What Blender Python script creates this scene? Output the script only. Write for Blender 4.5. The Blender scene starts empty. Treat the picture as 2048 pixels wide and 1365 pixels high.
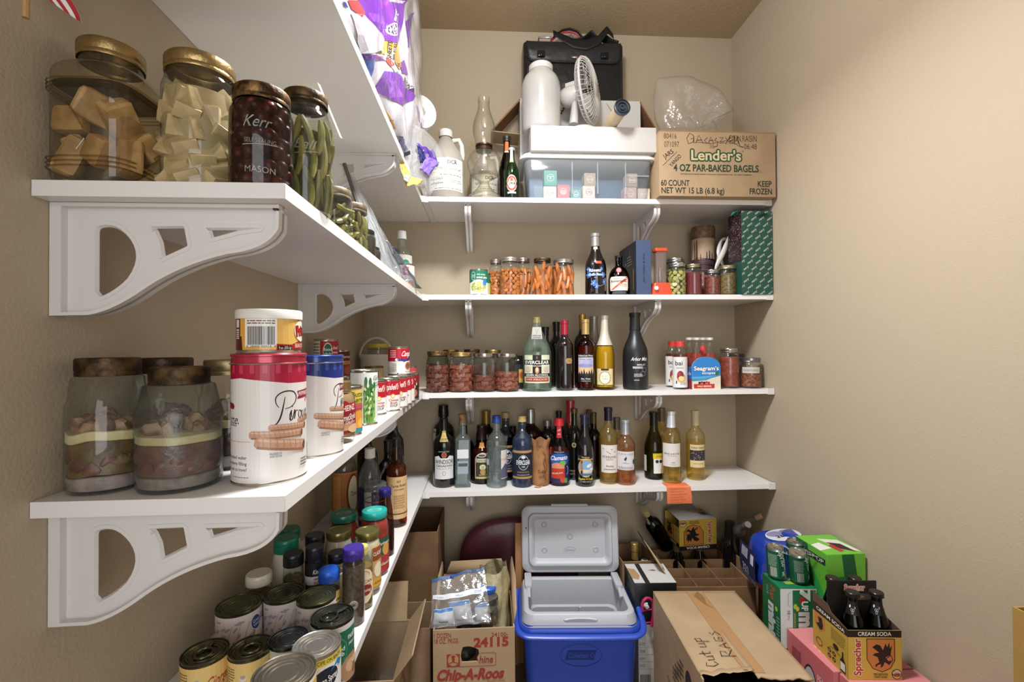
import bpy, bmesh, math, random
from mathutils import Vector, Matrix, noise
from mathutils.geometry import tessellate_polygon
PI = math.pi
S = bpy.context.scene
COL = S.collection
rnd = random.Random(7)
# ---------------------------------------------------------------- camera
FPX = 922.47
CAM = Vector((.5362, -2.0888, 1.31))
_yaw, _pit, _rol = .0575, .011, -.0067
_f = Vector((math.sin(_yaw)*math.cos(_pit), math.cos(_yaw)*math.cos(_pit), math.sin(_pit)))
_r = Vector((math.cos(_yaw), -math.sin(_yaw), 0)); _u = _r.cross(_f)
_c, _s = math.cos(_rol), math.sin(_rol)
_r, _u = _r*_c + _u*_s, -_r*_s + _u*_c
cd = bpy.data.cameras.new('camera'); co = bpy.data.objects.new('camera', cd); COL.objects.link(co)
cd.sensor_width = 36; cd.lens = FPX/2048*36; cd.clip_start = .02; cd.clip_end = 50
m = Matrix((_r, _u, -_f)).transposed().to_4x4(); m.translation = CAM; co.matrix_world = m
S.camera = co
# ---------------------------------------------------------------- light, exposure
w = bpy.data.worlds.new('world'); S.world = w; w.use_nodes = True
w.node_tree.nodes['Background'].inputs[0].default_value = (.98, .98, 1, 1)
w.node_tree.nodes['Background'].inputs[1].default_value = .35
def area(name, loc, size, power, col, rot=(0, 0, 0), shape='DISK', sy=None):
 l = bpy.data.lights.new(name, 'AREA'); l.shape = shape; l.size = size
 if sy: l.size_y = sy
 l.energy = power; l.color = col
 o = bpy.data.objects.new(name, l); o.location = loc; o.rotation_euler = rot; COL.objects.link(o)
 return o
l = bpy.data.lights.new('ceiling_lamp_light', 'POINT'); l.energy = 19; l.color = (.96, .985, 1); l.shadow_soft_size = .085
o = bpy.data.objects.new('ceiling_lamp_light', l); o.location = (.69, -1.08, 2.53); COL.objects.link(o)
area('ceiling_lamp_down', (.69, -1.10, 2.44), .24, 24, (.96, .985, 1)).data.spread = 2.75
area('doorway_fill', (.80, -3.9, 1.35), 1.7, 27, (.96, .985, 1), (PI/2, 0, 0), 'RECTANGLE', 2.0)  # added fill behind the camera, beyond the unseen doorway, to even out the light
S.view_settings.view_transform = 'Standard'; S.view_settings.look = 'None'
S.view_settings.gamma = 1; S.view_settings.use_curve_mapping = False
S.view_settings.exposure = .30
S.cycles.use_denoising = True
S.cycles.max_bounces = 9; S.cycles.diffuse_bounces = 5; S.cycles.glossy_bounces = 3
S.cycles.transparent_max_bounces = 20; S.cycles.transmission_bounces = 4
S.cycles.caustics_reflective = True; S.cycles.caustics_refractive = False
S.cycles.sample_clamp_indirect = 4
# ---------------------------------------------------------------- measuring helpers (photo pixel + known plane -> metres)
def ray(x, y): return _f + _r*((x-1024)/FPX) - _u*((y-682.5)/FPX)
def at(x, y, X=None, Y=None, Z=None):
 d = ray(x, y)
 t = (X-CAM.x)/d.x if X is not None else (Y-CAM.y)/d.y if Y is not None else (Z-CAM.z)/d.z
 return CAM + d*t
def _cone(x0, x1, ym):
 a = ray(x0, ym); b = ray(x1, ym); a = Vector((a.x, a.y)).normalized(); b = Vector((b.x, b.y)).normalized()
 return (a+b).normalized(), a.angle(b)/2
def fit(x0, x1, ym, Y=None, r=None, X=None):
 m, h = _cone(x0, x1, ym)
 d = r/math.sin(h) if r else (X-CAM.x)/m.x if X is not None else (Y-CAM.y)/m.y
 return CAM.x+m.x*d, CAM.y+m.y*d, d*math.sin(h)
def stand(x0, x1, y1, z, ym=None):
 m, h = _cone(x0, x1, ym or y1); F = at((x0+x1)/2, y1, Z=z)
 d = math.hypot(F.x-CAM.x, F.y-CAM.y)/(1-math.sin(h))
 return CAM.x+m.x*d, CAM.y+m.y*d, d*math.sin(h)
def rtan(px, ym, Y, r):
 """x of an upright cylinder of radius r at depth Y whose right outline is seen at column px"""
 d = ray(px, ym); d = Vector((d.x, d.y)).normalized()
 return CAM.x+((Y-CAM.y)*d.x-r)/d.y
def topz(x, y, Y): return at(x, y, Y=Y).z
def facing(x, y): return math.atan2(CAM.x-x, -(CAM.y-y))
# ---------------------------------------------------------------- materials
def lin(h):
 if not isinstance(h, str): return tuple(h)[:3]
 h = h.lstrip('#'); o = []
 for i in (0, 2, 4):
  c = int(h[i:i+2], 16)/255; o.append(c/12.92 if c <= .04045 else ((c+.055)/1.055)**2.4)
 return tuple(o)
_mc = {}
def M(col, rough=.5, metal=0., bump=0., bs=60., col2=None, ns=20., mixp=(.4, .6), spec=.5, coat=0., sss=0., alpha=1., detail=4, stretch=None, trans=0.):
 k = ('P', col, rough, metal, bump, bs, col2, ns, mixp, spec, coat, sss, alpha, detail, stretch, trans)
 if k in _mc: return _mc[k]
 mt = bpy.data.materials.new('paint_' + str(len(_mc))); mt.use_nodes = True
 nt = mt.node_tree; b = nt.nodes['Principled BSDF']; L = nt.links.new
 b.inputs['Base Color'].default_value = (*lin(col), 1); b.inputs['Roughness'].default_value = rough
 b.inputs['Metallic'].default_value = metal; b.inputs['Specular IOR Level'].default_value = spec
 b.inputs['Coat Weight'].default_value = coat; b.inputs['Alpha'].default_value = alpha
 b.inputs['Transmission Weight'].default_value = trans
 if sss: b.inputs['Subsurface Weight'].default_value = sss; b.inputs['Subsurface Radius'].default_value = (.01, .008, .006)
 tc = None
 if bump or col2:
  tc = nt.nodes.new('ShaderNodeTexCoord'); src = tc.outputs['Object']
  if stretch:
   mp = nt.nodes.new('ShaderNodeMapping'); mp.inputs['Scale'].default_value = stretch; L(src, mp.inputs[0]); src = mp.outputs[0]
 if bump:
  n = nt.nodes.new('ShaderNodeTexNoise'); n.inputs['Scale'].default_value = bs; n.inputs['Detail'].default_value = detail
  L(src, n.inputs['Vector']); bp = nt.nodes.new('ShaderNodeBump'); bp.inputs['Strength'].default_value = 1
  bp.inputs['Distance'].default_value = bump; L(n.outputs[0], bp.inputs['Height']); L(bp.outputs[0], b.inputs['Normal'])
 if col2:
  n = nt.nodes.new('ShaderNodeTexNoise'); n.inputs['Scale'].default_value = ns; n.inputs['Detail'].default_value = detail
  L(src, n.inputs['Vector']); rp = nt.nodes.new('ShaderNodeValToRGB')
  rp.color_ramp.elements[0].position = mixp[0]; rp.color_ramp.elements[1].position = mixp[1]
  rp.color_ramp.elements[0].color = (*lin(col), 1); rp.color_ramp.elements[1].color = (*lin(col2), 1)
  L(n.outputs[0], rp.inputs[0]); L(rp.outputs[0], b.inputs['Base Color'])
 _mc[k] = mt; return mt
def GL(tint='#ffffff', edge=None, rough=.02, refl=1., haze_lift=0., haze_lift_col='#ffffff', bump=0., bs=30., ior=1.45):
 """thin glass or film: tinted transparency, fresnel gloss, diffuse share for cloudiness and painted-in refracted brightness"""
 k = ('G', tint, edge, rough, refl, haze_lift, haze_lift_col, bump, bs, ior)
 if k in _mc: return _mc[k]
 mt = bpy.data.materials.new('glass_' + str(len(_mc))); mt.use_nodes = True
 nt = mt.node_tree; nt.nodes.remove(nt.nodes['Principled BSDF']); out = nt.nodes['Material Output']; L = nt.links.new
 N = nt.nodes.new
 tr = N('ShaderNodeBsdfTransparent'); tr.inputs[0].default_value = (*lin(tint), 1)
 gl = N('ShaderNodeBsdfGlossy'); gl.inputs['Roughness'].default_value = rough
 if edge:
  lw = N('ShaderNodeLayerWeight'); lw.inputs[0].default_value = .35
  mx = N('ShaderNodeMix'); mx.data_type = 'RGBA'; L(lw.outputs['Facing'], mx.inputs[0])
  mx.inputs[6].default_value = (*lin(tint), 1); mx.inputs[7].default_value = (*lin(edge), 1); L(mx.outputs[2], tr.inputs[0])
 fr = N('ShaderNodeLayerWeight'); fr.inputs[0].default_value = .5
 pw = N('ShaderNodeMath'); pw.operation = 'POWER'; pw.inputs[1].default_value = 4.5; L(fr.outputs['Facing'], pw.inputs[0])
 mu = N('ShaderNodeMath'); mu.operation = 'MULTIPLY_ADD'; mu.inputs[1].default_value = min(.8, .9*refl); mu.inputs[2].default_value = .04*refl; mu.use_clamp = True; L(pw.outputs[0], mu.inputs[0])
 if bump:
  n = N('ShaderNodeTexNoise'); n.inputs['Scale'].default_value = bs; n.inputs['Detail'].default_value = 3
  tc = N('ShaderNodeTexCoord'); L(tc.outputs['Object'], n.inputs['Vector'])
  bp = N('ShaderNodeBump'); bp.inputs['Distance'].default_value = bump; L(n.outputs[0], bp.inputs['Height'])
  L(bp.outputs[0], gl.inputs['Normal']); L(bp.outputs[0], fr.inputs['Normal'])
 a = tr.outputs[0]
 if haze_lift:  # diffuse colour also brightens clear glass in place of refracted light
  df = N('ShaderNodeBsdfDiffuse'); df.inputs[0].default_value = (*lin(haze_lift_col), 1)
  m0 = N('ShaderNodeMixShader'); m0.inputs[0].default_value = haze_lift; L(a, m0.inputs[1]); L(df.outputs[0], m0.inputs[2]); a = m0.outputs[0]
 m1 = N('ShaderNodeMixShader'); L(mu.outputs[0], m1.inputs[0]); L(a, m1.inputs[1]); L(gl.outputs[0], m1.inputs[2])
 L(m1.outputs[0], out.inputs['Surface']); _mc[k] = mt; return mt
# ---------------------------------------------------------------- objects
def thing(name, label, cat, x, y, z, rz=0., group=None):
 o = bpy.data.objects.new(name, None); o.empty_display_size = .02; COL.objects.link(o)
 o.location = (x, y, z); o.rotation_euler = (0, 0, facing(x, y) if rz == 'cam' else rz)
 o['label'] = label; o['category'] = cat
 if group: o['group'] = group
 return o
def tag(o, label, cat, group=None):
 o['label'] = label; o['category'] = cat
 if group: o['group'] = group
 return o
class G:
 """collects geometry for ONE mesh"""
 def __init__(s): s.v = []; s.f = []; s.m = []
 def add(s, vs, fs, mi=0, mx=None):
  k = len(s.v); s.v += [tuple(mx @ Vector(p)) if mx else tuple(p) for p in vs]
  s.f += [tuple(i+k for i in f) for f in fs]; s.m += [mi]*len(fs); return s
 def lathe(s, prof, n=32, mi=0, mx=None, sq=0., sx=1., sy=1., rot=0.):
  vs = []; fs = []; idx = []
  for r, z in prof:
   if r < 1e-6: idx.append([len(vs)]); vs.append((0, 0, z)); continue
   row = []
   for i in range(n):
    a = 2*PI*i/n; c, q = math.cos(a), math.sin(a); k = 1.
    if sq: k = (abs(c)**sq+abs(q)**sq)**(-1/sq)
    x, y = c*k*r*sx, q*k*r*sy
    if rot: x, y = x*math.cos(rot)-y*math.sin(rot), x*math.sin(rot)+y*math.cos(rot)
    row.append(len(vs)); vs.append((x, y, z))
   idx.append(row)
  for A, B in zip(idx, idx[1:]):
   for i in range(n):
    j = (i+1) % n
    if len(A) == 1 and len(B) == 1: break
    if len(A) == 1: fs.append((A[0], B[j], B[i]))
    elif len(B) == 1: fs.append((A[i], A[j], B[0]))
    else: fs.append((A[i], A[j], B[j], B[i]))
  return s.add(vs, fs, mi, mx)
 def box(s, x0, x1, y0, y1, z0, z1, mi=0, mx=None):
  vs = [(x, y, z) for z in (z0, z1) for x, y in ((x0, y0), (x1, y0), (x1, y1), (x0, y1))]
  return s.add(vs, [(3, 2, 1, 0), (4, 5, 6, 7), (0, 1, 5, 4), (1, 2, 6, 5), (2, 3, 7, 6), (3, 0, 4, 7)], mi, mx)
 def prism(s, poly, z0, z1, mi=0, mx=None):
  n = len(poly); vs = [(x, y, z0) for x, y in poly]+[(x, y, z1) for x, y in poly]
  return s.add(vs, [tuple(range(n))[::-1], tuple(range(n, 2*n))]+[(i, (i+1) % n, (i+1) % n+n, i+n) for i in range(n)], mi, mx)
 def rbox(s, w, d, h, r=.01, b=.003, mi=0, mx=None, k=4, tx=1., ty=1., z0=0.):
  """rounded box, base at z0; tx/ty scale the base (taper)"""
  vs = []; fs = []
  b = min(b, h/2.01)
  lv = [(0, b), (b*.3, b*.3), (b, 0), (h-b, 0), (h-b*.3, b*.3), (h, b)] if b else [(0, 0), (h, 0)]
  for z, i in lv:
   t = z/h; kx = tx+(1-tx)*t; ky = ty+(1-ty)*t
   for x, y in rrect(w*kx-2*i, d*ky-2*i, max(r-i, .0005), k): vs.append((x, y, z+z0))
  n = 4*(k+1); q = len(lv)
  fs = [tuple(range(n))[::-1], tuple(range((q-1)*n, q*n))]
  for l in range(q-1): fs += [(l*n+i, l*n+(i+1) % n, (l+1)*n+(i+1) % n, (l+1)*n+i) for i in range(n)]
  return s.add(vs, fs, mi, mx)
 def tube(s, pts, r, n=8, mi=0, closed=False, flat=1., mx=None, up=(0, 0, 1), caps=True):
  pts = [Vector(p) for p in pts]; vs = []; fs = []; N = len(pts)
  rs = r if isinstance(r, (list, tuple)) else [r]*N
  px = None
  for i, p in enumerate(pts):
   if closed: t = pts[(i+1) % N]-pts[i-1]
   else: t = pts[min(i+1, N-1)]-pts[max(i-1, 0)]
   t.normalize()
   if px is None:
    px = t.cross(Vector(up))
    if px.length < 1e-4: px = t.cross(Vector((1, 0, 0)))
   px = (px-t*px.dot(t)).normalized(); py = t.cross(px)
   for j in range(n):
    a = 2*PI*j/n; vs.append(p+px*(math.cos(a)*rs[i])+py*(math.sin(a)*rs[i]*flat))
  for i in range(N if closed else N-1):
   k = (i+1) % N
   fs += [(i*n+j, i*n+(j+1) % n, k*n+(j+1) % n, k*n+j) for j in range(n)]
  if caps and not closed: fs += [tuple(range(n))[::-1], tuple(range((N-1)*n, N*n))]
  return s.add(vs, fs, mi, mx)
 def ball(s, c, r, n=10, mi=0, nz=0., seed=0, mx=None):
  rx, ry, rz = r if isinstance(r, (list, tuple)) else (r, r, r); k = max(4, n//2+1); vs = [(0, 0, -1)]; fs = []
  for i in range(1, k):
   t = PI*i/k
   for j in range(n): a = 2*PI*j/n; vs.append((math.sin(t)*math.cos(a), math.sin(t)*math.sin(a), -math.cos(t)))
  vs.append((0, 0, 1)); T = len(vs)-1
  for j in range(n):
   q = (j+1) % n; fs.append((0, 1+q, 1+j)); fs.append((T, T-n+j, T-n+q))
   for i in range(k-2): a = 1+i*n; fs.append((a+j, a+q, a+n+q, a+n+j))
  o = []
  for p in vs:
   q = 1+nz*noise.noise(Vector(p)*1.3+Vector((seed*3.1, seed*1.7, 0))) if nz else 1
   o.append((c[0]+p[0]*rx*q, c[1]+p[1]*ry*q, c[2]+p[2]*rz*q))
  return s.add(o, fs, mi, mx)
 def sheet(s, fn, nu, nv, mi=0, thick=0., closed_u=False):
  vs = [fn(i/(nu if closed_u else nu-1), j/(nv-1)) for j in range(nv) for i in range(nu)]; fs = []
  for j in range(nv-1):
   for i in range(nu if closed_u else nu-1):
    a = j*nu+i; b = j*nu+(i+1) % nu; fs.append((a, b, b+nu, a+nu))
  return s.add(vs, fs, mi)
 def mesh(s, name, mats, ang=38, solid=0.):
  me = bpy.data.meshes.new(name); me.from_pydata(s.v, [], s.f)
  for x in mats if isinstance(mats, (list, tuple)) else [mats]: me.materials.append(x)
  if any(s.m): me.polygons.foreach_set('material_index', s.m)
  me.polygons.foreach_set('use_smooth', [True]*len(s.f))
  me.set_sharp_from_angle(angle=math.radians(ang)); me.update(); return me
def rrect(w, d, r, k=4):
 r = min(r, w/2, d/2); o = []
 for cx, cy, a0 in ((w/2-r, d/2-r, 0), (-w/2+r, d/2-r, PI/2), (-w/2+r, -d/2+r, PI), (w/2-r, -d/2+r, 1.5*PI)):
  for i in range(k+1): a = a0+PI/2*i/k; o.append((cx+r*math.cos(a), cy+r*math.sin(a)))
 return o
def part(name, g, mats, parent=None, label=None, ang=38, loc=None, rot=None, solid=0., kind=None):
 me = g if isinstance(g, bpy.types.Mesh) else g.mesh(name, mats, ang)
 o = bpy.data.objects.new(name, me); COL.objects.link(o)
 if parent: o.parent = parent
 if loc: o.location = loc
 if rot: o.rotation_euler = rot
 if label: o['label'] = label
 if kind: o['kind'] = kind
 if solid:
  md = o.modifiers.new('thickness', 'SOLIDIFY'); md.thickness = solid; md.offset = 0
 return o
def struct(name, g, mats, ang=38):
 o = part(name, g, mats, ang=ang); o['kind'] = 'structure'; return o
# ---------------------------------------------------------------- printed labels: flat shapes and lettering laid on a surface
_tc = {}
def textmesh(s, bold=0., res=3, mono=False):
 bold *= .5; k = (s, bold, res)
 if k in _tc: return _tc[k]
 c = bpy.data.curves.new('t', 'FONT'); c.body = s; c.size = 1; c.resolution_u = res; c.offset = bold
 o = bpy.data.objects.new('t', c); me = bpy.data.meshes.new_from_object(o)
 vs = [(v.co.x, v.co.y) for v in me.vertices]; fs = [tuple(p.vertices) for p in me.polygons]
 bpy.data.objects.remove(o); bpy.data.curves.remove(c); bpy.data.meshes.remove(me)
 _tc[k] = (vs, fs); return _tc[k]
_h = textmesh('H'); CAPH = max(v[1] for v in _h[0])
class D:
 def __init__(s): s.v = []; s.f = []; s.c = []; s.l = 0; s.cols = []
 def _ci(s, col):
  if col not in s.cols: s.cols.append(col)
  return s.cols.index(col)
 def raw(s, vs, fs, col):
  k = len(s.v); s.l += 1; s.v += [(x, y, s.l) for x, y in vs]; s.f += [tuple(i+k for i in f) for f in fs]; s.c += [s._ci(col)]*len(fs); return s
 def poly(s, pts, col):
  tri = tessellate_polygon([[Vector((x, y, 0)) for x, y in pts]]); return s.raw(pts, tri, col)
 def rect(s, u0, v0, u1, v1, col): return s.raw([(u0, v0), (u1, v0), (u1, v1), (u0, v1)], [(0, 1, 2, 3)], col)
 def ell(s, cx, cy, rx, ry, col, n=20, rot=0.):
  c, q = math.cos(rot), math.sin(rot); p = []
  for i in range(n): a = 2*PI*i/n; x, y = rx*math.cos(a), ry*math.sin(a); p.append((cx+x*c-y*q, cy+x*q+y*c))
  return s.raw(p, [tuple(range(n))], col)
 def ring(s, cx, cy, rx, ry, wd, col, n=24, a0=0., a1=2*PI):
  p = []; f = []
  for i in range(n+1):
   a = a0+(a1-a0)*i/n
   for k in (1, 0): p.append((cx+(rx-wd*k)*math.cos(a), cy+(ry-wd*k)*math.sin(a)))
  for i in range(n): f.append((2*i, 2*i+1, 2*i+3, 2*i+2))
  return s.raw(p, f, col)
 def line(s, pts, wd, col):
  vs = []; fs = []; n = len(pts)
  for i, p in enumerate(pts):
   a = pts[max(i-1, 0)]; b = pts[min(i+1, n-1)]; dx, dy = b[0]-a[0], b[1]-a[1]; l = math.hypot(dx, dy) or 1
   k = wd[i] if isinstance(wd, (list, tuple)) else wd
   vs += [(p[0]-dy/l*k/2, p[1]+dx/l*k/2), (p[0]+dy/l*k/2, p[1]-dx/l*k/2)]
  for i in range(n-1): fs.append((2*i, 2*i+1, 2*i+3, 2*i+2))
  return s.raw(vs, fs, col)
 def text(s, t, cx, cy, h, col, w=None, rot=0., bold=0., shear=0., al='c', out=None, ow=.09, res=3):
  """cap height h, centred (or left/right aligned) at cx, cy; w = fitted width"""
  if out:
   for i in range(8): s.text(t, cx+h*ow*math.cos(PI*i/4), cy+h*ow*math.sin(PI*i/4), h, out, w, rot, bold, shear, al, None, res=res)
  vs, fs = textmesh(t, bold, res)
  b0, _ = textmesh(t, 0., res)
  if not vs: return s
  x0 = min(v[0] for v in b0); x1 = max(v[0] for v in b0); k = h/CAPH; kx = w/(x1-x0) if w else k
  ax = (x0+x1)/2 if al == 'c' else x0 if al == 'l' else x1
  c, q = math.cos(rot), math.sin(rot); o = []
  for x, y in vs:
   X = (x-ax)*kx+shear*(y-CAPH/2)*k; Y = (y-CAPH/2)*k; o.append((cx+X*c-Y*q, cy+X*q+Y*c))
  return s.raw(o, fs, col)
 def aff(s, t, p0, p1, p2, col, bold=0., res=3):
  """lettering on a skewed frame: baseline p0 to p1, cap height towards p2"""
  vs, fs = textmesh(t, bold, res); b0, _ = textmesh(t, 0., res); x0 = min(v[0] for v in b0); x1 = max(v[0] for v in b0)
  return s.raw([tuple(p0[k]+(x-x0)/(x1-x0)*(p1[k]-p0[k])+y/CAPH*(p2[k]-p0[k]) for k in (0, 1)) for x, y in vs], fs, col)
 def lines(s, u0, v0, u1, v1, n, col, fill=.45, sd=1):
  """rows of small unreadable print"""
  R = random.Random(sd); vs = []; fs = []; hh = (v1-v0)/n
  for i in range(n):
   x = u0; y = v1-(i+.8)*hh
   while x < u1-.1*(u1-u0):
    ln = min((u1-u0)*R.uniform(.08, .22), u1-x); k = len(vs)
    vs += [(x, y), (x+ln, y), (x+ln, y+hh*fill), (x, y+hh*fill)]; fs.append((k, k+1, k+2, k+3)); x += ln+(u1-u0)*.03
  return s.raw(vs, fs, col)
 def bars(s, u0, v0, u1, v1, col, n=26, sd=2):
  R = random.Random(sd); vs = []; fs = []; x = u0; dx = (u1-u0)/n
  while x < u1:
   b = dx*R.uniform(.25, .85); k = len(vs); vs += [(x, v0), (x+b, v0), (x+b, v1), (x, v1)]; fs.append((k, k+1, k+2, k+3)); x += dx*R.choice((.8, 1, 1.3))
  return s.raw(vs, fs, col)
 def clip(s, u0, v0, u1, v1): s.cl = (u0, v0, u1, v1); return s
 def clusters(s):
  bb = []; n = s.l
  for k in range(1, n+1):
   p = [q for q in s.v if q[2] == k]
   if p: bb.append([{k}, min(q[0] for q in p), min(q[1] for q in p), max(q[0] for q in p), max(q[1] for q in p)])
  ch = True
  while ch:
   ch = False
   for i in range(len(bb)):
    for j in range(i+1, len(bb)):
     a, b = bb[i], bb[j]
     if a[1] <= b[3] and b[1] <= a[3] and a[2] <= b[4] and b[2] <= a[4]:
      bb[i] = [a[0] | b[0], min(a[1], b[1]), min(a[2], b[2]), max(a[3], b[3]), max(a[4], b[4])]; del bb[j]; ch = True; break
    if ch: break
  return [b[0] for b in bb]
 def build(s, name, parent, fn, *a, **k):
  cs = s.clusters() if name in ('label', 'lid_badge', 'side_print') else []
  if not 2 <= len(cs) <= 5: return s._build(name, parent, fn, *a, **k)
  for c in cs:
   d = D(); d.l = s.l; d.cols = s.cols; mp = {}
   for i, q in enumerate(s.v):
    if q[2] in c: mp[i] = len(d.v); d.v.append(q)
   for f, q in zip(s.f, s.c):
    if f[0] in mp: d.f.append(tuple(mp[i] for i in f)); d.c.append(q)
   o = d._build(name, parent, fn, *a, **k)
  return o
 def _build(s, name, parent, fn, du=None, dv=None, rough=.45, step=.00012, base=.0003, spec=.4, label=None, metal=0.):
  step = min(step, .0010/max(s.l, 1))
  bm = bmesh.new(); vv = [bm.verts.new(p) for p in s.v]
  for f, c in zip(s.f, s.c):
   try: q = bm.faces.new([vv[i] for i in f]); q.material_index = c
   except ValueError: pass
  def cut(co, no, outer=False):
   bmesh.ops.bisect_plane(bm, geom=bm.verts[:]+bm.edges[:]+bm.faces[:], plane_co=co, plane_no=no, clear_outer=outer, dist=1e-7)
  cl = getattr(s, 'cl', None)
  if cl:
   cut((cl[0], 0, 0), (-1, 0, 0), True); cut((cl[2], 0, 0), (1, 0, 0), True); cut((0, cl[1], 0), (0, -1, 0), True); cut((0, cl[3], 0), (0, 1, 0), True)
  for ax, d in ((0, du), (1, dv)):
   if d and bm.verts:
    lo = min(v.co[ax] for v in bm.verts); hi = max(v.co[ax] for v in bm.verts)
    for k in range(math.ceil(lo/d), math.floor(hi/d)+1):
     cut((k*d, 0, 0) if ax == 0 else (0, k*d, 0), (1, 0, 0) if ax == 0 else (0, 1, 0))
  for v in bm.verts: v.co = Vector(fn(v.co.x, v.co.y, base+step*v.co.z))
  me = bpy.data.meshes.new(name); bm.to_mesh(me); bm.free()
  for c in s.cols: me.materials.append(c if isinstance(c, bpy.types.Material) else M(c, rough, metal, spec=spec))
  me.update()
  o = bpy.data.objects.new(name, me); COL.objects.link(o); o.parent = parent
  if label: o['label'] = label
  return o
def cyl(r, a0=0., z0=0.):
 return lambda u, v, o: (math.sin(a0+u/r)*(r+o), -math.cos(a0+u/r)*(r+o), v+z0)
def conic(prof, r0, a0=0.):
 def R(z):
  for (ra, za), (rb, zb) in zip(prof, prof[1:]):
   if za <= z <= zb: return ra+(rb-ra)*((z-za)/(zb-za) if zb > za else 0)
  return prof[-1][0]
 def fn(u, v, o):
  r = R(v)+o; a = a0+u/r0; return (math.sin(a)*r, -math.cos(a)*r, v)
 return fn
def flat(o, ex, ey):
 o, ex, ey = Vector(o), Vector(ex).normalized(), Vector(ey).normalized(); n = ex.cross(ey)
 return lambda u, v, k: o+ex*u+ey*v+n*k
# ================================================================ room shell
W, HC, YF = 1.698, 2.749, -2.42
WALL = M('#b4a58e', .62, bump=.0008, bs=200., detail=4, spec=.3)
CEIL = M('#b09c7e', .8, bump=.0015, bs=85., detail=5, spec=.2)
WHITE = M('#dedbd8', .34, spec=.5)
PLAST = M('#d9d6d4', .32, spec=.5)
struct('wall_left', G().box(-.08, 0, YF, .08, 0, HC), WALL)
struct('wall_right', G().box(W, W+.08, YF, .08, 0, HC), WALL)
struct('wall_back', G().box(0, W, 0, .08, 0, HC), WALL)
g = G().box(0, .12, YF-.08, YF, 0, HC).box(1.48, W, YF-.08, YF, 0, HC).box(.12, 1.48, YF-.08, YF, 2.05, HC)
struct('wall_front', g, WALL)
struct('ceiling', G().box(-.08, W+.08, YF-.08, .08, HC, HC+.06), CEIL)
struct('floor', G().box(-.08, W+.08, YF-.6, .08, -.06, 0), M('#8a7358', .5, col2='#7a6248', ns=6, stretch=(1, 12, 1)))
struct('baseboard_back', G().box(.02, W-.014, -.014, -.0005, .001, .085), WHITE)
struct('baseboard_left', G().box(.0005, .014, YF+.02, -.02, .001, .085), WHITE)
struct('baseboard_right', G().box(W-.014, W-.0005, YF+.02, -.02, .001, .085), WHITE)
# ---------------------------------------------------------------- shelves
T, DEP, YN = .019, .292, -1.512
ZS = (0, 1.892, 1.511, 1.13, .749)
ORD = ('', 'top', 'second', 'third', 'bottom')
HOLD = ('', 'holding plastic wrapped toilet rolls', 'holding jars of potatoes and green beans', 'holding wafer tins and soup cans', 'holding cans and sauce jars')
HOLB = ('', 'holding bagel box and fan', 'holding carrot jars and gift bag', 'holding wine and Everclear bottles', 'holding the row of wine and liquor bottles')
HOLB = ('', 'holding bagel box and fan', 'holding carrot jars and gift bag', 'holding dark wine bottles and meat jars', 'holding the long row of liquor bottles')
for k in (1, 2, 3, 4):
 z = ZS[k]
 YN = -1.575 if k == 1 else -1.512
 t = thing('wall_shelf', f'white {ORD[k]} shelf on the left wall {HOLD[k]}', 'shelf', 0, YN, z, 0, 'white wall shelves')
 part('board', G().box(.0008, DEP, 0, -YN-.001, -T, 0), WHITE, t)
 part('edge_band', G().box(DEP, DEP+.0012, 0, -YN-DEP-.002, -T, 0).box(.0008, DEP, -.0012, 0, -T, 0), M('#e6e4e2', .3), t)
 t = thing('wall_shelf', f'white {ORD[k]} shelf on the back wall {HOLB[k]}', 'shelf', DEP, 0, z, 0, 'white wall shelves')
 part('board', G().box(.0025, W-DEP-.004, -DEP, -.001, -T, 0), WHITE, t)
 part('edge_band', G().box(.004, W-DEP-.006, -DEP-.0012, -DEP, -T, 0), M('#e6e4e2', .3), t)
 part('end_cap', G().box(W-DEP-.03, W-DEP-.002, -DEP-.003, -DEP+.012, -T-.0025, .0025), PLAST, t)
 part('joint_strip', G().box(.003, .026, -DEP-.003, -.002, -T-.004, -T-.0002).box(.0015, .012, -DEP-.0045, -DEP+.002, -T-.003, .002), PLAST, t)
# ---------------------------------------------------------------- plastic shelf brackets
def _bp(pts): return [((x-105)/6100, -(y-195)/6100) for x, y in pts]
def arcpts(x0, y0, x1, y1, x2, y2, n=8):
 o = []
 for i in range(n+1): t = i/n; o.append(((1-t)**2*x0+2*t*(1-t)*x1+t*t*x2, (1-t)**2*y0+2*t*(1-t)*y1+t*t*y2))
 return o
LOW = [(105, 1050), (380, 1046)]+arcpts(380, 1046, 560, 1020, 800, 840, 7)[1:]+arcpts(800, 840, 1060, 660, 1400, 580, 8)[1:]+arcpts(1400, 580, 1700, 545, 1780, 380, 8)[1:]+[(1785, 245)]
OUT = _bp([(105, 195)]+LOW+[(1785, 195)])
H1 = _bp([(375, 400)]+arcpts(375, 400, 380, 345, 430, 340, 3)[1:]+arcpts(430, 340, 560, 310, 660, 450, 6)[1:]+arcpts(660, 450, 760, 600, 640, 770, 6)[1:]+arcpts(640, 770, 550, 870, 430, 920, 5)[1:]+arcpts(430, 920, 390, 900, 375, 860, 3)[1:])
H2 = _bp([(790, 345), (1040, 340), (1060, 360), (1085, 500), (1075, 525), (880, 620), (870, 605), (850, 480), (815, 400)])
H3 = _bp([(1205, 352), (1620, 350), (1634, 362), (1622, 380), (1450, 405), (1245, 465), (1235, 455), (1215, 390)])
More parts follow.
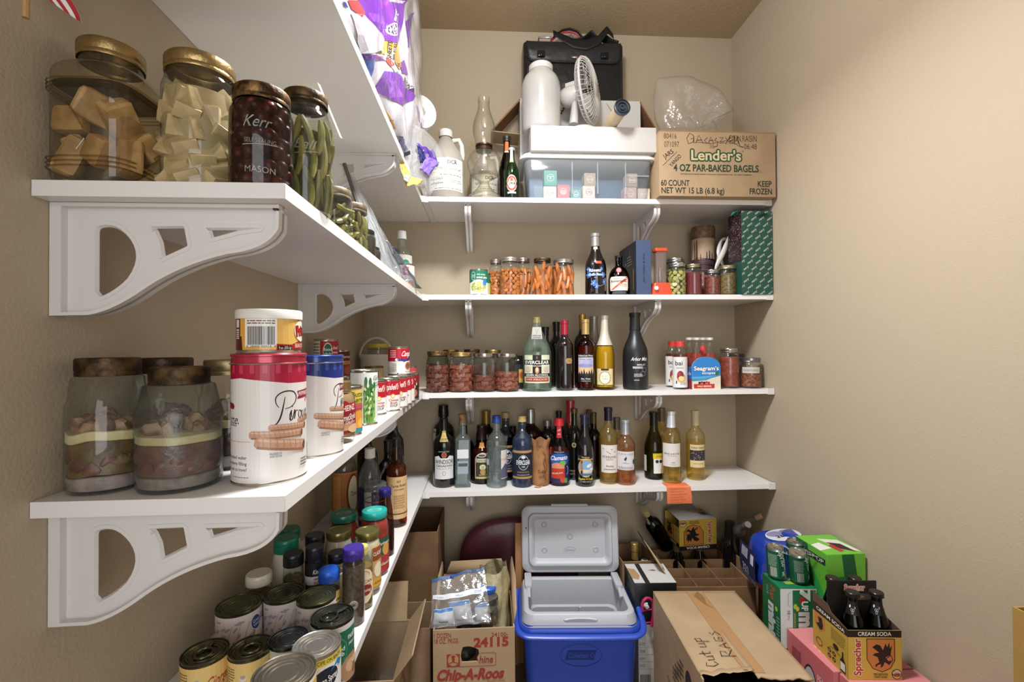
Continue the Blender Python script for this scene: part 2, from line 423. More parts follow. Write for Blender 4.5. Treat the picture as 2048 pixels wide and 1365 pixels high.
def bracket_meshes():
 loops = [OUT, H1, H2, H3]; tri = tessellate_polygon([[Vector((x, z, 0)) for x, z in l] for l in loops])
 flatp = [p for l in loops for p in l]; n = len(flatp); h = .003
 g = G(); vs = [(x, -h, z) for x, z in flatp]+[(x, h, z) for x, z in flatp]
 fs = [tuple(t) for t in tri]+[tuple(i+n for i in t)[::-1] for t in tri]; k = 0
 for l in loops:
  q = len(l); fs += [(k+i, k+(i+1) % q, k+(i+1) % q+n, k+i+n) for i in range(q)]; k += q
 g.add(vs, fs)
 web = g.mesh('web', PLAST)
 fl = G(); hw = .0125; th = .0042
 path = [Vector((x, 0, z)) for x, z in _bp(LOW)]
 vs = []; fs = []
 for i, p in enumerate(path):
  t = (path[min(i+1, len(path)-1)]-path[max(i-1, 0)]).normalized(); nn = Vector((-t.z, 0, t.x))
  for a, b in ((-hw, 0), (hw, 0), (hw, th), (-hw, th)): vs.append(p+nn*b+Vector((0, a, 0)))
 for i in range(len(path)-1): fs += [(i*4+j, i*4+(j+1) % 4, i*4+4+(j+1) % 4, i*4+4+j) for j in range(4)]
 fs += [(3, 2, 1, 0), tuple(len(vs)-4+i for i in range(4))]
 fl.add(vs, fs)
 L = OUT[-1][0]
 fl.box(0, L, -hw, hw, -.0045, 0).box(0, .0135, -hw, hw, -.1402, -.0045)
 fl = fl.mesh('flange', PLAST)
 rim = G()
 for l in (H1, H2, H3): rim.tube([(x, 0, z) for x, z in l], .0046, 6, closed=True, up=(0, 1, 0))
 rim = rim.mesh('hole_rim', PLAST)
 sc = G().lathe([(0, -.0046), (.0035, -.0046), (.0035, -.006), (0, -.0064)], 12, mx=Matrix.Translation((L-.006, -.008, 0))).mesh('screw', M('#3a3a3c', .35, .9))
 return web, fl, rim, sc
BM = bracket_meshes()
def bracket(x, y, z, rz, label):
 t = thing('shelf_bracket', label, 'bracket', x, y, z, rz, 'white openwork shelf brackets')
 for n, me in zip(('web', 'flange', 'hole_rim', 'screw'), BM): part(n, me, None, t)
for k in (1, 2, 3, 4):
 w_ = ORD[k]
 bracket(.0008, -1.545 if k == 1 else -1.478, ZS[k]-T-.0005, 0, f'white openwork bracket under the near end of the {w_} left shelf')
 bracket(.0008, -.725, ZS[k]-T-.0005, 0, f'white openwork bracket midway along the {w_} left shelf')
 xl = at(937, 450, Y=-.2).x; xr = at(1291, 450, Y=-.14).x
 bracket(xl, -.0008, ZS[k]-T-.0005, -PI/2, f'white bracket left of centre under the {w_} back shelf, seen edge on')
 bracket(xr, -.0008, ZS[k]-T-.0005, -PI/2, f'white bracket right of centre under the {w_} back shelf')
# ================================================================ builders for repeated kinds of goods
GOLD = M('#a58c5c', .32, .85, bump=.0006, bs=240.)
RUST = M('#8a6a3e', .45, .7, bump=.0008, bs=200., col2='#3b2413', ns=55., mixp=(.42, .6))
RUSTY = M('#6b5230', .5, .6, bump=.0008, bs=200., col2='#2b1d10', ns=40., mixp=(.35, .6))
SILV = M('#b9b7b2', .26, .95)
TIN = M('#c6c2ba', .24, .95)
TIND = M('#8d8c84', .22, .95)
CLEAR = GL('#fafbf9', '#e6ebe8', .015, 1.1, .012, '#e8eee9')
REG = []
def clash(x, y, r, z): return sum(max(0, r+b-math.hypot(x-a, y-c)) for a, c, b, q in REG if abs(q-z) < .02)
THIN = GL('#fbfcfb', '#dfe5e1', .02, .8)
def lid_ring(g, r, z, h, n=48, knurl=.0006):
 """screw band with a knurled skirt and a flat top, from z up to z+h"""
 vs = []; fs = []
 rows = [(r*.985, z, 0), (r, z+h*.1, 0), (r*.985, z+h*.2, 0), (r*.985, z+h*.28, 1), (r, z+h*.32, 1), (r, z+h*.9, 1), (r*.96, z+h, 0), (r*.84, z+h, 0), (r*.82, z+h*.93, 0)]
 for rr, zz, k in rows:
  for i in range(n*2): a = PI*i/n; q = rr-(knurl if k and i % 2 else 0); vs.append((math.cos(a)*q, math.sin(a)*q, zz))
 m_ = n*2
 for l in range(len(rows)-1): fs += [(l*m_+i, l*m_+(i+1) % m_, (l+1)*m_+(i+1) % m_, (l+1)*m_+i) for i in range(m_)]
 fs.append(tuple((len(rows)-1)*m_+i for i in range(m_)))
 return g.add(vs, fs)
def jarprof(r, h, lr, sh=.74, nk=.86, heel=.05):
 return [(0, .004), (r*.8, .001), (r*.93, h*.008), (r, h*heel), (r, h*sh), (r*.985, h*(sh+.03)), (r*.93, h*(sh+.065)), ((r*.93+lr)/2, h*(nk-.02)), (lr*.93, h*nk), (lr*.93, h*.99)]
def mason(name, label, _kind, x, y, z, r, h, lr, lidmat=GOLD, fill=None, level=.7, lidh=None, glass=CLEAR, cat='jar', rz='cam', group=None, sq=0., sh=.74, nk=.86, lidlabel=None, core=None, rot=0., sx=1., sy=1.):
 """screw-top preserving jar: glass body, lid, contents column"""
 t = thing(name, label, cat, x, y, z, rz, group); REG.append((x, y, r, z))
 pf = jarprof(r, h, lr, sh, nk)
 lidh = lidh or .016
 nq = 0
 if sq:
  G_ = G(); a = [p for p in pf if p[1] <= h*sh+.001]; b = [p for p in pf if p[1] > h*sh+.001]
  G_.lathe(a, 64, sq=sq, rot=rot, sx=sx, sy=sy)
  G_.lathe([a[-1], (r*1.0, h*(sh+.02))], 64, sq=sq, rot=rot, sx=sx, sy=sy)
  # blend from the squarish body to the round neck
  n = 64; prev = None; vs = []; fs = []
  st = [(r, h*(sh+.02), sq)]+[(q[0], q[1], None) for q in b]
  S0 = (r, h*(sh+.02)); S1 = b[-1]; K = 10
  for i in range(K+1):
   u = i/K; zz = h*(sh+.02)+(h*nk-h*(sh+.02))*u; f = (1-math.cos(PI*u))/2
   for j in range(n):
    an = 2*PI*j/n; c, q = math.cos(an), math.sin(an); kk = (abs(c)**sq+abs(q)**sq)**(-1/sq)
    rr = r*(1-u**2.2)**.5 if False else None
    ro = math.sqrt(max(0, 1-u*u)); bx, by = c*kk*r*sx, q*kk*r*sy; nx, ny = c*lr*.93, q*lr*.93
    vs.append((nx+(bx-nx)*ro, ny+(by-ny)*ro, zz))
  if rot: vs = [(p[0]*math.cos(rot)-p[1]*math.sin(rot), p[0]*math.sin(rot)+p[1]*math.cos(rot), p[2]) for p in vs]
  for l in range(K): fs += [(l*n+j, l*n+(j+1) % n, l*n+n+(j+1) % n, l*n+n+j) for j in range(n)]
  G_.add(vs, fs).lathe([(lr*.93, h*nk), (lr*.93, h*.99)], 64)
  part('glass_body', G_, glass, t, 'clear glass body', ang=60)
 else:
  part('glass_body', G().lathe(pf, 48).lathe([(lr*.93, h*(nk+.01)), (lr*.99, h*(nk+.02)), (lr*.93, h*(nk+.03))], 48), glass, t, 'clear glass body', ang=60)
 part('lid', lid_ring(G(), lr, h-lidh, lidh), lidmat, t, lidlabel)
 if fill:
  k = .955; lv = h*level
  a = [(0, .006), (r*k*.85, .006), (r*k, h*.05+.002)]+[(min(p[0]*k, r*k), p[1]) for p in pf[4:] if p[1] < lv]
  rr = r*k
  for (ra, za), (rb, zb) in zip(pf[3:], pf[4:]):
   if za <= lv <= zb: rr = k*(ra+(rb-ra)*((lv-za)/(zb-za)))
  a += [(rr, lv), (rr*.7, lv+.001), (0, lv+.001)]
  part('contents', G().lathe(a, 40, sq=sq, rot=rot, sx=sx, sy=sy), fill, t)
 return t
def rings(g, r, z, n=64, rr=(.93, .86, .7, .5), depth=.0012):
 pf = [(r, z-.003), (r*1.02, z), (r*1.0, z+.0006), (r*.965, z), (r*.955, z-.0022)]
 s_ = 1
 for a in rr: pf += [(r*(a+.025), z-.0022), (r*a, z-.0022+depth*s_), (r*(a-.03), z-.0022+depth*s_), (r*(a-.06), z-.0022)]; s_ = -s_
 pf.append((0, z-.0022))
 return g.lathe(pf, n)
def can(name, label, x, y, z, r, h, dec=None, lidmat=TIN, tab=False, rz='cam', group=None, cat='can', base='#e8e4dc', tabrot=0., ribs=False, lab=(.006, .006), lidlabel=None, rough=.4):
 """tin can: ribbed steel body, rolled rims, lid (with pull tab), wraparound paper label printed by dec(d, r, h)"""
 t = thing(name, label, cat, x, y, z, rz, group)
 a, b = lab
 pf = [(0, .003), (r*.93, .003), (r*.99, 0), (r*1.02, .0015), (r*.985, .004)]
 pf += [(r*.985, h-.004)]
 part('body', G().lathe(pf, 40), lidmat, t)
 ld = part('lid', rings(G(), r, h, 48), lidmat, t, lidlabel)
 if tab:
  g = G(); q = Matrix.Rotation(tabrot, 4, 'Z')
  pts = [(.012*math.cos(i*PI/6)*1., -.004+.008*math.sin(i*PI/6), 0) for i in range(12)]
  k = r/.034*1.7
  g.tube([(p[0]*.62*k, p[1]*k, h+.001) for p in pts], .0012*k, 6, closed=True, mx=q)
  g.tube([(0, .004*k, h+.0008), (0, .012*k, h+.0002), (0, .017*k, h-.0008)], [.0028*k, .0036*k, .0022*k], 8, flat=.35, mx=q)
  part('pull_tab', g, lidmat, ld)
 d = D(); d.rect(-PI*r, a, PI*r, h-b, base)
 if dec: dec(d, r, h)
 d.clip(-PI*r, a, PI*r, h-b)
 d.build('paper_label', t, cyl(r*1.0), du=r*.2, rough=rough)
 return t
def bordeaux(r, h): return [(0, .012), (r*.5, .008), (r*.85, 0), (r*.97, .003), (r, .01), (r, h*.60), (r*.985, h*.635), (r*.93, h*.665), (r*.82, h*.692), (r*.62, h*.722), (r*.45, h*.75), (r*.39, h*.785), (r*.37, h*.83), (r*.365, h*.955), (r*.4, h*.958), (r*.4, h*.975), (r*.36, h*.978), (r*.36, h)]
def burgundy(r, h): return [(0, .012), (r*.5, .008), (r*.85, 0), (r*.97, .003), (r, .01), (r, h*.44), (r*.97, h*.50), (r*.88, h*.56), (r*.73, h*.62), (r*.57, h*.68), (r*.45, h*.74), (r*.39, h*.80), (r*.365, h*.86), (r*.36, h*.955), (r*.41, h*.958), (r*.41, h*.975), (r*.36, h*.978), (r*.36, h)]
def spirit(r, h): return [(0, .008), (r*.5, .006), (r*.88, 0), (r*.97, .003), (r, .009), (r, h*.60), (r*.985, h*.64), (r*.92, h*.68), (r*.78, h*.715), (r*.58, h*.745), (r*.43, h*.77), (r*.37, h*.80), (r*.36, h*.93), (r*.34, h*.95), (r*.34, h)]
def flute(r, h): return [(0, .010), (r*.85, 0), (r*.97, .003), (r, .01), (r, h*.42), (r*.96, h*.5), (r*.84, h*.58), (r*.66, h*.67), (r*.49, h*.75), (r*.39, h*.83), (r*.36, h*.95), (r*.4, h*.957), (r*.4, h*.974), (r*.36, h*.977), (r*.36, h)]
def sub(pf, z0, z1, k=1.):
 """piece of a profile between two heights, radius scaled by k"""
 o = []
 for (ra, za), (rb, zb) in zip(pf, pf[1:]):
  for z in ((z0, z1)):
   if za < z < zb: o.append((ra+(rb-ra)*(z-za)/(zb-za), z))
  if z0 <= zb <= z1: o.append((rb, zb))
 return [(r*k, z) for r, z in sorted(o, key=lambda p: p[1])]
def bottle(name, label, x, y, z, r, h, shape=bordeaux, glass=None, cap=None, capz=.86, capk=1.12, capz1=1.0, liquid=None, level=.72, dec=None, cat='bottle', rz='cam', group=None, caplabel=None, dz=0, rot=None, capname='foil_capsule', lv0=.012, labname='label'):
 """bottle: glass body, foil capsule or cap, liquid inside, printed label"""
 t = thing(name, label, cat, x, y, z, rz, group); REG.append((x, y, r, z))
 if rot: t.rotation_euler = rot
 pf = shape(r, h)
 part('glass_body', G().lathe(pf, 40), glass, t, ang=50)
 if cap:
  c = sub(pf, h*capz, h*.97); k0 = max(p[0] for p in c)
  c = [(p[0]*capk, p[1]) for p in c]
  top = max(c[-1][0], pf[-1][0]*capk)
  part(capname, G().lathe([(c[0][0]*.97, c[0][1])]+c+[(top, h*capz1+.0004), (top*.93, h*capz1+.0016), (0, h*capz1+.0016)], 32), cap, t, caplabel)
 if liquid:
  q = [(0, lv0)]+[(a*.95, b) for a, b in sub(pf, lv0, h*level)]
  if q[1][1] > lv0+1e-5: q.insert(1, (q[1][0], lv0))
  part('liquid', G().lathe(q+[(0, h*level)], 32), liquid, t)
 if dec:
  d = D(); dec(d, r, h); d.build(labname, t, conic([p for p in pf if p[1] >= .003], r), du=r*.2, dv=h*.05, rough=.5)
 return t
def tri_box(name, label, x, y, z, w, d, h, mat, rz=0., cat='box', open_top=False, group=None, flaps=(), th=.004, inner=None):
 """cardboard carton: four wall panels, bottom, lid or the given flaps (side, length, angle)"""
 t = thing(name, label, cat, x, y, z, rz, group); A = w/2; B = d/2
 g = G(); g.box(-A, A, -B, B, 0, th)
 g.box(-A, A, -B, -B+th, th, h).box(-A, A, B-th, B, th, h).box(-A, -A+th, -B+th, B-th, th, h).box(A-th, A, -B+th, B-th, th, h)
 part('carton_walls', g, mat, t)
 for sd, ln, an in flaps:
  f = G(); q = math.radians(an)
  if sd in 'lr':
   k = -1 if sd == 'l' else 1
   f.box(0, ln, -B+.002, B-.002, -th/2, th/2); mx = Matrix.Translation((k*(A-th/2), 0, h))@Matrix.Rotation(0 if k > 0 else PI, 4, 'Z')@Matrix.Rotation(-q, 4, 'Y')
  else:
   k = -1 if sd == 'f' else 1
   f.box(-A+.002, A-.002, 0, ln, -th/2, th/2); mx = Matrix.Translation((0, k*(B-th/2), h))@Matrix.Rotation(0 if k > 0 else PI, 4, 'Z')@Matrix.Rotation(q, 4, 'X')
  f.v = [tuple(mx@Vector(p)) for p in f.v]
  part('flap', f, mat, t)
 return t
KRAFT = M('#ab9272', .75, bump=.0005, bs=40., col2='#a08767', ns=9., mixp=(.35, .65))
KRAFTD = M('#95785a', .78, bump=.0004, bs=60., col2='#8b6e50', ns=12.)
# ================================================================ left wall, second shelf: preserving jars
def chunk(sx, sy, sz, seed, cut=.5):
 """a cut lump: box with bevelled, uneven corners"""
 R = random.Random(seed); bm = bmesh.new(); bmesh.ops.create_cube(bm, size=2)
 bmesh.ops.bevel(bm, geom=bm.verts[:]+bm.edges[:], offset=cut*.6, segments=2, affect='EDGES', profile=.6)
 for v in bm.verts:
  k = 1+.16*noise.noise(v.co*1.1+Vector((seed*2.3, 0, 0))); v.co = Vector((v.co.x*sx*k, v.co.y*sy*k, v.co.z*sz*k))
 g = G(); bm.verts.ensure_lookup_table(); g.add([v.co[:] for v in bm.verts], [tuple(v.index for v in f.verts) for f in bm.faces]); bm.free(); return g
def pack(t, name, meshes, R, zs, per, depth, seed=1, tilt=.5, jit=.004, spin=True, a0=-PI, a1=PI):
 """pieces resting against the inside of the jar, row on row, as parts"""
 Q = random.Random(seed)
 for i, z in enumerate(zs):
  for j in range(per):
   a = a0+(a1-a0)*(j+.5*(i % 2)+Q.uniform(-.15, .15))/per-PI/2
   rr = R-depth
   o = part(name, Q.choice(meshes), None, t)
   o.location = (math.cos(a)*rr, math.sin(a)*rr, z+Q.uniform(-jit, jit))
   o.rotation_euler = (Q.uniform(-tilt, tilt), Q.uniform(-tilt, tilt), a+PI/2+(Q.uniform(-.6, .6) if spin else 0))
EMB = GL('#ffffff', None, .05, 1.6, .35, '#d9d5c8')
POTA = M('#b08d5a', .45, bump=.0006, bs=120., col2='#977443', ns=60., sss=.1)
Z2, Z3, Z4, Z1 = ZS[2], ZS[3], ZS[4], ZS[1]
x, y, r = fit(108, 318, 250, Y=-1.462)
x = max(x, .052)
h = topz(213, 103, y)-Z2
t = mason('jar_of_potatoes', 'large squarish ribbed jar of whole potatoes in brown brine beside the wall', 'jar', x, y, Z2, r*.95, h, r*.69, GOLD, None, cat='preserving jar', sq=4., sh=.70, nk=.83, lidh=.021, rz=0, glass=GL('#faf6ea', '#d3c8ae', .015, 1.2, .04, '#d8cdb0'))
part('brine', G().lathe([(0, .006), (r*.5, .006), (r*.52, h*.62), (0, h*.63)], 24), M('#3c2d18', .3), t)
part('brine_surface', G().lathe([(0, h*.665), (r*.93, h*.665), (r*.93, h*.667), (0, h*.667)], 40, sq=4.), GL('#a08458', None, .02, 1., .25, '#5c4930'), t)
pm = [chunk(.0185+.003*i, .0125, .016+.002*(i % 2), 31+i, .62).mesh('potato', POTA, 25) for i in range(3)]
for i, (px_, py_, pz_, k) in enumerate([(-.026, -.027, .082, 0), (.004, -.03, .098, 1), (.033, -.026, .084, 2), (.012, -.031, .044, 0), (-.026, -.028, .035, 2), (.035, -.02, .040, 1), (-.028, .02, .08, 1), (.028, .022, .06, 0), (0, .03, .04, 2), (-.032, 0, .058, 1), (.036, .002, .062, 2)]):
 o = part('potato', pm[k], None, t); o.location = (px_*.93, py_*.93, pz_); o.rotation_euler = (.4*i, .3*i, .9*i)
g = G()
for q in (.665, .64, .615, .16, .13, .10): g.lathe([(r*.99, h*q-.0012), (r*1.012, h*q), (r*.99, h*q+.0012)], 64, sq=4.)
part('glass_ribs', g, GL('#dcd3bd', '#9b8f77', .02, 1.3), t, kind='stuff')
g = G().tube([(-.012, -r*1.0, h*.50), (-.002, -r*1.005, h*.42), (.006, -r*1.0, h*.34)], .0011, 6).tube([(.008, -r*1.003, h*.27), (-.001, -r*1.003, h*.2)], .0011, 6)
part('glass_seam', g, GL('#e8e2d2', None, .02, 1.5), t)
x, y, r = fit(316, 475, 250, Y=-1.44); x += .002
h = topz(395, 131, y)-Z2
t = mason('jar_of_potato_cubes', 'tall round jar of cubed potatoes in cloudy liquid, with clean golden lid', 'jar', x, y, Z2, r, h, r*.93, GOLD, M('#a38d62', .35, col2='#ae976c', ns=40., sss=.1), .735, cat='preserving jar', sh=.76, nk=.86, lidh=.021)
cm = [chunk(.0145, .009, .0145, 51+i, .22).mesh('potato_cube', M('#bba578', .4, bump=.0004, bs=150., col2='#ab9466', ns=50., sss=.15), 20) for i in range(3)]
pack(t, 'potato_cube', cm, r, [.014, .036, .058, .081, .104, .122], 9, .0105, 3, .9)
x, y, r = fit(456, 588, 300, Y=-1.468)
h = topz(522, 188, y)-Z2
t = mason('jar_of_red_potatoes', 'dark jar of small red potatoes embossed with lettering, at the front corner of its shelf', 'jar', x, y, Z2, r, h, r*.90, RUST, None, cat='preserving jar', sh=.74, nk=.85, lidh=.019, glass=GL('#cfc8c2', '#4a4440', .015), rz='cam')
part('liquid', G().lathe([(0, .005), (r*.70, .005), (r*.70, h*.76), (0, h*.77)], 30), M('#1e0f0e', .25), t)
bm_ = [G().ball((0, 0, 0), (.0095, .009, .010), 14, nz=.12, seed=i).mesh('red_potato', M('#7c2f2c', .35, col2='#4a1a1a', ns=50., bump=.0003, bs=120.)) for i in range(3)]
pack(t, 'red_potato', bm_, r, [.012, .030, .049, .067, .086, .101], 10, .0105, 5, .6)
d = D(); d.text('Kerr', -.004, h*.60, .014, EMB, shear=.35, res=4, w=.030); d.text('SELF SEALING', -.002, h*.42, .0055, EMB, w=.036); d.line([(-.022, h*.375), (.018, h*.40)], .0012, EMB); d.text('MASON', -.002, h*.15, .0075, EMB, w=.034)
d.build('embossed_lettering', t, cyl(r*1.003), du=r*.2)['kind'] = 'stuff'
BEAN = [M('#77733a', .4, col2='#5f5d2c', ns=40.), M('#878040', .4, col2='#6d6832', ns=30.)]
def beanmesh(L, R_, bend, mat, seed):
 Q = random.Random(seed); n = 7
 return G().tube([(bend*math.sin(PI*i/(n-1))*.6, 0, L*(i/(n-1)-.5)) for i in range(n)], [R_*(.55 if i in (0, n-1) else Q.uniform(.9, 1.08)) for i in range(n)], 8, up=(0, 1, 0)).mesh('bean', mat)
def beanjar(x, y, r, h, lr, label, seed, tall=True, lidm=RUSTY, glass=CLEAR, emb=None):
 t = mason('jar_of_green_beans', label, 'jar', x, y, Z2, r, h, lr, lidm, None, cat='preserving jar', group='green bean jars on the second left shelf', sh=.72, nk=.85, lidh=.017, glass=glass)
 part('brine', G().lathe([(0, .005), (r*.62, .005), (r*.62, h*.68), (0, h*.69)], 24), M('#4a4a22', .3), t)
 Q = random.Random(seed)
 L = h*.33 if tall else r*1.5
 ms = [beanmesh(L*Q.uniform(.85, 1.2), .0050*r/.038, L*Q.uniform(.05, .2), BEAN[i % 2], seed+i) for i in range(4)]
 if tall: pack(t, 'bean', ms, r, [h*.18, h*.46, h*.60], 12, .0065, seed, .30, .006)
 else:
  for i in range(26):
   a = 2*PI*(i*.381)-PI/2; o = part('bean', Q.choice(ms), None, t); z = h*(.08+.6*i/26)
   rr = r*.77; o.location = (math.cos(a)*rr, math.sin(a)*rr, z); o.rotation_euler = (Q.uniform(-.35, .35), 1.2+Q.uniform(-.35, .35), a+PI/2)
 return t
x, y, r = fit(560, 671, 300, Y=-1.372)
h = topz(609, 194, y)-Z2
t = beanjar(x-.004, y, r, h, r*.83, 'tall jar of long green beans with a rusty brown lid, overhanging its shelf edge', 11, True, RUSTY)
d = D(); d.text('Ball', 0, h*.52, .014, EMB, shear=.4, w=.026, res=4); d.line([(-.015, h*.44), (.016, h*.47)], .0012, EMB)
d.build('embossed_lettering', t, cyl(r*1.003), du=r*.2)['kind'] = 'stuff'
def edge_y(px, ym, r, X):
 y = -1.4
 while rtan(px, ym, y, r) > X and y < -.5: y += .004
 return y
r = .035; y = edge_y(706, 450, r, .249); x = rtan(706, 450, y, r)
beanjar(x, y, r, topz(688, 382, y)-Z2, r*.93, 'small jar of short green beans with a pale lid, right behind the tall bean jar', 21, False, M('#a89a80', .4, .6, col2='#7d7160', ns=60.))
y = edge_y(737, 480, r, .252); x = rtan(737, 480, y, r)
beanjar(x, y, r, topz(719, 412, y)-Z2, r*.93, 'small jar of pale beans with a dull lid, next to the silver foil wrap', 27, True, M('#9a8c74', .4, .6, col2='#6f6452', ns=60.))
print('small', x, y)
for i, (px, py, nm) in enumerate([(752, 462, 'dark jar peeping out behind the small bean jars, nearer one'), (762, 496, 'dark jar peeping out behind the small bean jars, farther one')]):
 x, y, r = .245, y+.068, .031; x = rtan(px, 500, y, r)
 mason('dark_jar', nm, 'jar', x, y, Z2, r, topz(px-14, py, y)-Z2, r*.9, M('#3a3a3c', .3, .7), M('#2a2119', .3), .8, cat='preserving jar', group='dark jars behind the bean jars')
 print(x, y)
mason('dark_lidded_jar', 'dark lidded jar behind and between the two potato jars', 'jar', .075, -1.275, Z2, .040, .172, .035, M('#2b2520', .4, .6), M('#3d2f1e', .3), .8, cat='preserving jar')
mason('dark_lidded_jar', 'dark lidded jar under the white foam sheet', 'jar', .205, -1.262, Z2, .036, .172, .032, M('#2b2520', .4, .6), M('#4c4a26', .3), .8, cat='preserving jar')
g = G(); a = [at(262, 140, Y=-1.262), at(635, 165, Y=-1.262), at(680, 278, Y=-1.25), at(310, 280, Y=-1.25)]
a[0].x = .004; a[3].x = .004; a[0].z = a[1].z; a[3].z = a[2].z = max(a[2].z, Z2+.176)
th = .013
vs = [p for p in a]+[p+Vector((0, th, .003)) for p in a]
g.add(vs, [(0, 3, 2, 1), (4, 5, 6, 7), (0, 1, 5, 4), (1, 2, 6, 5), (2, 3, 7, 6), (3, 0, 4, 7)])
tag(part('foam_sheet', g, M('#d8d4c4', .7, bump=.0012, bs=160.)), 'white foam sheet leaning on top of jars below the top shelf', 'foam sheet')
# foil-wrapped board and crumpled film
def film_blob(name, parent, pts, mats, label=None):
 pass
t = thing('wrapped_board', 'long white board in crumpled silvery plastic wrap, leaning beside the small bean jars', 'package', .24, -.7, Z2)
P = [at(692, 328, Y=-.80), at(752, 520, Y=-.80), at(778, 497, Y=-.56), at(800, 560, Y=-.56)]
P[1].z = P[3].z = Z2+.003; P[1].x = .252; P[3].x = .262
off = Vector((.24, -.7, Z2)); Q = [p-off for p in P]; nx = Vector((-.008, 0, -.001))
g = G(); vs = Q+[q+nx for q in Q]
g.add(vs, [(0, 1, 3, 2), (4, 6, 7, 5), (0, 4, 5, 1), (2, 3, 7, 6), (0, 2, 6, 4), (1, 5, 7, 3)])
part('board', g, M('#c9c8c6', .5), t)
g = G().tube([Q[0]+Vector((-.004, -.002, 0)), (Q[0]+Q[1])/2+Vector((-.004, -.003, 0)), Q[1]+Vector((-.004, -.002, .003))], .0055, 6)
part('dark_edge', g, M('#55534f', .5), t, 'dark grey near edge')
def wrapfn(u, v):
 p = Q[0].lerp(Q[2], u)*(1-v)+Q[1].lerp(Q[3], u)*v
 n_ = noise.noise(Vector((u*7, v*5, 3.3)))
 return tuple(p+Vector((.007+.007*n_+.012*v*u, .004*noise.noise(Vector((u*9, v*9, 7))), .002)))
part('plastic_wrap', G().sheet(wrapfn, 26, 22), GL('#e6e8ea', None, .1, 3., .25, '#cfd3d6', .004, 60.), t, 'crinkled clear wrap', ang=20)
A_ = at(765, 500, Y=-.62)-off; B_ = at(826, 583, Y=-.45)-off
def tailfn(u, v):
 p = A_.lerp(B_, u); w_ = .035*(1-.45*u)
 k = Vector((.012+.02*math.sin(PI*v)+.012*noise.noise(Vector((u*5, v*4, 1))), .02*noise.noise(Vector((u*6, v*3, 9))), (v-.5)*-2*w_))
 q = p+k; q.z = max(q.z, .004); return tuple(q)
part('plastic_wrap', G().sheet(tailfn, 22, 16), GL('#a9b1b8', None, .12, 4., .35, '#7f8a94', .004, 50.), t, 'grey crumpled end of the wrap', ang=20)
# bottle and cans at the far end of this shelf
def wm(d, r, h):
 d.rect(-PI*r, h*.30, PI*r, h*.62, '#e9e6dd'); d.ell(r*.4, h*.47, r*.42, r*.5, '#2f9a86', rot=0); d.text('food', r*.4, h*.49, .006, '#e9e6dd', bold=.02); d.text('club', r*.4, h*.45, .006, '#e9e6dd', bold=.02)
x, y, r = fit(784, 824, 500, Y=-.25)
x = min(x, .25)
bottle('soda_bottle', 'clear plastic bottle with white cap behind the silvery wrap', x, y, Z2, r, topz(803, 464, y)-Z2, spirit, GL('#f8faf8', '#d0d8d2', .02, 1.3, .08, '#e6ebe6'), M('#e9e9e9', .35), .88, 1.25, 1.0, GL('#f2eedc', '#d6cfb4', .02, 1., .08, '#e0d8bc'), .7, wm, capname='screw_cap')
def gv(d, r, h):
 d.rect(-PI*r, .004, PI*r, h-.004, '#3f64c4'); d.ell(r*.35, h*.62, r*.5, r*.38, '#e8eef6'); d.ell(r*.35, h*.62, r*.42, r*.31, '#2554a8'); d.text('Great', r*.35, h*.66, .006, '#ffffff', shear=.2); d.text('Value', r*.35, h*.57, .006, '#ffffff', shear=.2)
x, y, r = fit(765, 800, 520, r=.034); can('food_can', 'blue labelled can half wrapped by silvery plastic', x, y, Z2, r, topz(790, 497, y)-Z2, gv)
def fr(d, r, h):
 d.rect(-PI*r, h*.78, PI*r, h*.97, '#e3d9c0'); d.rect(-r*.2, h*.58, r*.45, h*.88, '#d7597e'); d.text('fruit', r*.12, h*.72, .008, '#ffffff'); d.ell(r*.7, h*.25, r*.4, r*.45, '#d88a3c'); d.ell(r*.2, h*.15, r*.3, r*.3, '#e0a850')
x, y, r = fit(789, 829, 550, r=.036); can('food_can', 'white and pink labelled fruit can below the clear bottle', min(x, .27), y, Z2, r, topz(815, 530, y)-Z2, fr, base='#eae7de')
